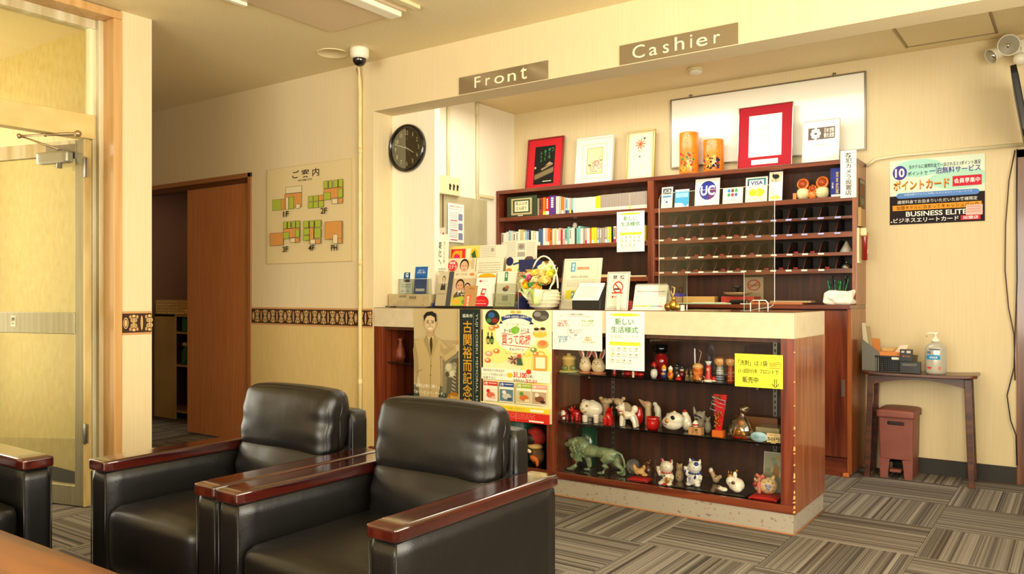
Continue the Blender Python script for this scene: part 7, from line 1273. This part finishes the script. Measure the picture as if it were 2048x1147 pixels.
m = MB(); m.rbox(-.05, .05, -.0135, .0, H-.105, H-.078, .008, n=8); m.build('handle_slot', mat('slot_dark', '24120c', .7), t)
TT = TZ+.0008; yb = 5.47
t = thing('sanitizer_bottle', 'clear pump bottle of hand sanitizer with blue label on the side table', 'bottle', (PY(1871, 740, yb).x, yb, TT)); hB = .185; rx = .058
m = MB(); m.lathe([(.85, 0), (.98, .006), (1, .02), (1, .15), (.92, .168), (.62, .182), (.36, .188), (.34, .196)], 32); m.v = [Vector((v.x*rx, v.y*rx*.72, v.z)) for v in m.v]; m.build('bottle', mat('bottle_clear', 'cfcbb8', .18, coat=.5, trans=.35), t)
MB().lathe([(.023, .192), (.024, .205), (.02, .212), (.010, .214), (.009, .236), (.012, .238), (.012, .246), (0, .248)], 20).build('pump_collar', white_pl, t)
m = MB(); m.tube([(.008, 0, .244), (-.02, -.004, .246), (-.044, -.008, .240), (-.048, -.009, .222)], [.006, .006, .005, .004], 8); m.tube([(-.002, 0, .245), (.018, .002, .247)], [.008, .005], 8); m.build('pump_nozzle', white_pl, t)
b = MB()
def wrap(x0, x1, z0, z1, c, n=8):
    vs = []
    for k in range(n+1): x = x0+(x1-x0)*k/n; a = math.asin(max(-1, min(1, x/rx))); vs += [(x, -(rx*.72*math.cos(a)+.0012), z0), (x, -(rx*.72*math.cos(a)+.0012), z1)]
    b.add(vs, [(2*k, 2*k+2, 2*k+3, 2*k+1) for k in range(n)], flat(c))
wrap(-.045, .03, .088, .113, '2c8cbc'); wrap(-.03, .03, .145, .153, '5c5c70'); wrap(-.042, -.02, .122, .138, '6c7090', 3); wrap(-.04, -.018, .032, .044, 'c83a34', 3); wrap(.022, .034, .028, .046, 'd87060', 3); wrap(-.03, .028, .114, .118, '3c9cc4'); b.build('label', None, t, label='blue product label with small red prints')
p = Print(60, 20, .05, .016, y=-rx*.72-.0016); p.text('手指消毒', 4, 3, 56, 17, 'e8f0f4', .03); o = p.done(t); o.location = (-.03, 0, .093)
bx0, bx1 = PY(1751, 740, 5.44).x, PY(1826, 740, 5.44).x; t = thing('basket', 'black perforated plastic basket on the side table', 'basket', (bx0, 5.44, TT)); w = bx1-bx0; hb = .10
m = MB(); th = .004; m.box(0, w, 0, .16, 0, th); m.build('floor_panel', black_pl, t)
m = MB(); nx, nz = 20, 7
for i in range(nx+1): x = w*i/nx; m.box(x-.0022 if i else 0, x+.0022 if i < nx else w, 0, th, th, hb-.012)
for j in range(nz+1): z = th+(hb-.016)*j/nz; m.box(0, w, .0002, th-.0002, z-.0018, z+.0018)
m.build('mesh_front', black_pl, t, kind='stuff')
m = MB(); m.box(0, th, th, .16, 0, hb-.012); m.build('side_wall', black_pl, t); m = MB(); m.box(w-th, w, th, .16, 0, hb-.012); m.build('side_wall', black_pl, t); bx('back_wall', 0, w, .156, .16, th, hb-.012, black_pl, t)
m = MB(); m.box(-.004, w+.004, -.004, .006, hb-.012, hb); m.box(-.004, w+.004, .154, .164, hb-.012, hb); m.box(-.004, .006, .006, .154, hb-.012, hb); m.box(w-.006, w+.004, .006, .154, hb-.012, hb); m.build('rim', black_pl, t, .002); bx('white_tag', w*.44, w*.64, -.0052, -.0042, hb-.022, hb-.008, paper, t)
t = thing('orange_box', 'open orange card box with papers sitting in the black basket', 'box', (bx0+.012, 5.452, TT+.088)); bx('tray', 0, .15, 0, .12, 0, .034, mat('box_orange', 'd8843c', .6), t, .002); m = MB(); m.add([(.09, .02, .03), (.15, .02, .03), (.165, .05, .08), (.12, .05, .075)], [(0, 1, 2, 3)]); o = m.build('flap', flat('e2c8b0'), t); s = o.modifiers.new('t', 'SOLIDIFY'); s.thickness = .001; bx('papers', .01, .12, .08, .10, .03, .058, flat('c8a468'), t)
t = thing('black_box', 'small black box with tiny pale print standing against the basket', 'box', (bx0+w*.68, 5.40, TT)); bx('carton', 0, .115, 0, .036, 0, .072, black_pl, t, .002); bx('carton_top', .0, .07, .006, .03, .072, .145, black_pl, t, .002)
p = Print(60, 80, .115, .145, y=-.0006); p.rect(5, 5, 14, 11, 'c8c0b0'); p.rect(20, 4, 32, 12, 'c8c0b0'); p.text('募金箱', 8, 20, 30, 26, 'b8743c', .02); p.squiggle(8, 48, 50, 56, 'a89c8c', 2); p.done(t)
y0 = 5.44; x0, x1 = PY(1719, 700, y0).x, PY(1750, 700, y0).x; t = thing('magazine_file', 'grey magazine file holding papers at the left end of the side table', 'file', (x0+.015, y0, TT)); m = MB(); m.prism([(0, 0), (.10, 0), (.10, .12), (0, .20)], 0, .003, 'y'); m.build('front', mat('file_grey', '6c6a60', .6), t)
for x in (0, .097): m = MB(); m.box(x, x+.003, .003, .16, 0, .12 if x else .19); m.build('side', mat('file_grey', '6c6a60', .6), t)
for k, (a, c, lab) in enumerate(((0, 'c8c0a0', 'pale magazine standing in the grey file'), (.018, 'a89068', 'brown edged brochure in the grey file'), (.05, 'c87c3c', 'orange leaflet low in the grey file'))): m = MB(); hh = (.30, .28, .20)[k]; m.prism([(.012+a, .004), (.055+a, .004), (.035+a-.02*(k < 2), hh), (-.005+a, hh)], .02+k*.03, .032+k*.03, 'y'); tag(m.build('brochure', flat(c)), lab, 'brochure')
for o in list(COL.objects)[-3:]: o.location = t.location
# lamp heads under the ceiling, monitor edge, cables, hall beyond
c = PY(2022, 92, 5.55); t = thing('sensor_light', 'white sensor spotlight with two round heads high on the back wall', 'lamp', (c.x, 5.56, c.z)); bx('mount', .0, .08, .06, .139, -.03, .05, white_pl, t, .006)
def head(cx, cz, r, tilt, yaw):
    q = Matrix.Rotation(yaw, 3, 'Z') @ Matrix.Rotation(tilt, 3, 'X'); m = MB(); m.lathe([(r*.35, .09), (r*.8, .06), (r, .0), (r*1.05, -.004), (r*.96, -.006), (r*.9, .008), (0, .016)], 26, axis='y'); m.v = [q @ v+Vector((cx, 0, cz)) for v in m.v]; h = m.build('lamp_head', white_pl, t)
    m = MB(); m.lathe([(0, .02), (r*.5, .012), (r*.94, -.003)], 26, axis='y'); m.v = [q @ v+Vector((cx, 0, cz)) for v in m.v]; m.build('reflector', chrome, h)
head(-.012, .01, .060, .1, .35); head(-.10, -.04, .045, .5, -.9); m = MB(); m.ell((.045, .02, -.075), (.038, .036, .036)); m.tube([(.03, .04, -.05), (.03, .06, 0)], .02); m.build('sensor', white_pl, t)
c = PY(2027, 155, 5.3); d = PY(2040, 285, 5.3); t = thing('wall_monitor', 'black flat screen seen edge-on at the right end of the room', 'monitor', (d.x+.06, 5.05, d.z), R(92)); o = MB().rbox(0, .55, 0, .035, 0, c.z-d.z+.02, .008, n=8); o.build('panel', black_pl, t); t.rotation_euler = (R(-9), 0, R(92)); bx('bracket', .2, .3, -.05, -.001, .12, .2, black_pl, t)
for pts, lab, yy in (([(2030, 300), (2018, 360), (2011, 450), (2010, 540), (2017, 615), (2028, 668), (2030, 760)], 'thin brown cable bowing out beside the doorway frame', BK-.024), ([(2034, 298), (2033, 420), (2034, 560), (2030, 668), (2028, 735), (2014, 790), (2021, 840), (2032, 870), (2034, 930)], 'black cable hanging by the doorway frame with a loop near the floor', BK-.03)):
    m = MB(); m.tube([tuple(PY(u, v, yy)) for u, v in pts], .0035, 7); tag(m.build('cable', black_pl if 'black' in lab else mat('cable_brown', '4c2c18', .5)), lab, 'cable')
def a_sc(p): p.rect(0, 0, 60, 40, '1c1030'); p.ell(20, 20, 14, 12, '7c50d8'); p.ell(44, 14, 12, 8, 'a080e8')
t = thing('hall_display', 'screen with violet picture glimpsed in the hall beyond the right doorway', 'screen', (-.26, 6.9, 1.45)); bx('bezel', 0, .5, 0, .04, 0, .42, black_pl, t, .004); p = Print(60, 40, .46, .38, y=-.001); a_sc(p); o = p.done(t); o.location = (.02, 0, .02)
m_v = mat('screen_violet', '6c48d0', .4, emit='6c48d0', es=1.2); bx('lit_picture', .02, .48, -.004, -.0015, .02, .40, m_v, t)
t = thing('hall_cabinet', 'white and wooden cabinet glimpsed in the hall beyond the right doorway', 'cabinet', (-.30, 6.6, 0)); bx('body', 0, .6, 0, .4, 0, .62, noisy('cab_violet', '6c4c6c', '5c3c54', (6, 6, 6), 1, .6), t); bx('middle', 0, .6, 0, .4, .62, .98, mat('cab_orange', 'a0602c', .5), t); bx('top', 0, .6, .0, .4, .98, 1.36, mat('cab_white', 'ece6da', .5), t)
# ================================================================= CLOSET CONTENT
t = thing('closet_shelf', 'beige painted shelf cabinet inside the open closet', 'shelf cabinet', (-7.17, 4.25, 0)); cb_ = noisy('closet_beige', 'd0ac68', 'c09c5c', (4, 4, 4), 1, .6)
SW, SD, SH = .80, .34, PY(330, 628, 4.25).z
bx('side_panel', 0, .02, 0, SD, 0, SH, cb_, t); bx('side_panel', SW-.02, SW, 0, SD, 0, SH, cb_, t); bx('front_panel', .02, .40, 0, .018, 0, SH, cb_, t, .001); bx('top', 0, SW, 0, SD, SH-.02, SH, cb_, t)
for z in (.06, .48, .78): bx('shelf', .02, SW-.02, .02, SD, z, z+.018, cb_, t)
for k, (x, z, c, s, lab) in enumerate(((.47, .498, '1c6c5c', 1, 'dark teal bottle on the lower closet shelf'), (.58, .498, 'd0ccbc', .8, 'white bottle on the lower closet shelf'), (.48, .798, '1c7c64', 1.0, 'teal spray bottle on the upper closet shelf'), (.59, .798, 'b8c4b8', .9, 'pale spray bottle on the upper closet shelf'))):
    b = thing('spray_bottle', lab, 'bottle', (-7.17+x, 4.31, z+.001), 0, 'bottles in the closet'); MB().lathe([(.03*s, 0), (.034*s, .01), (.034*s, .11*s), (.014*s, .15*s), (.013*s, .17*s)], 16).build('bottle', mat('btl_'+c, c, .3), b); MB().box(-.03*s, .02*s, -.012, .012, .17*s, .20*s).build('trigger', white_pl, b, .003)
t = thing('wicker_basket', 'tan lattice basket on top of the closet shelf cabinet', 'basket', (-7.12, 4.26, SH+.001)); m = MB(); bw, bd, bh = .62, .26, .13
for k in range(26): m.box(bw*k/25-.004, bw*k/25+.004, 0, .006, 0, bh)
for k in range(6): m.box(-.004, bw+.004, .0005, .0055, bh*k/5-.004, bh*k/5+.004)
m.box(0, .006, 0, bd, 0, bh); m.box(bw-.006, bw, 0, bd, 0, bh); m.box(0, bw, bd-.006, bd, 0, bh); m.box(0, bw, 0, bd, 0, .006); m.build('lattice', mat('wicker_tan', 'd4ac68', .6), t, kind='stuff')
t = thing('storage_box', 'pale box standing on things inside the dark closet above the basket', 'box', (-6.82, 4.52, SH+.001)); bx('carton', 0, .25, .08, .2, 0, .26, mat('carton_grey', '9c8c74', .7), t); bx('red_lid', -.02, .28, .06, .22, .26, .31, mat('closet_red', '7c1c18', .5), t); bx('upper_carton', .06, .25, .09, .2, .31, .50, mat('carton_pale', 'b4a890', .7), t)

tag(bx('tall_board', -7.19, -6.98, 4.66, 4.68, 0, 2.1, mat('board_brown', '7c4c2c', .6)), 'brown board standing upright at the back left of the closet', 'board')
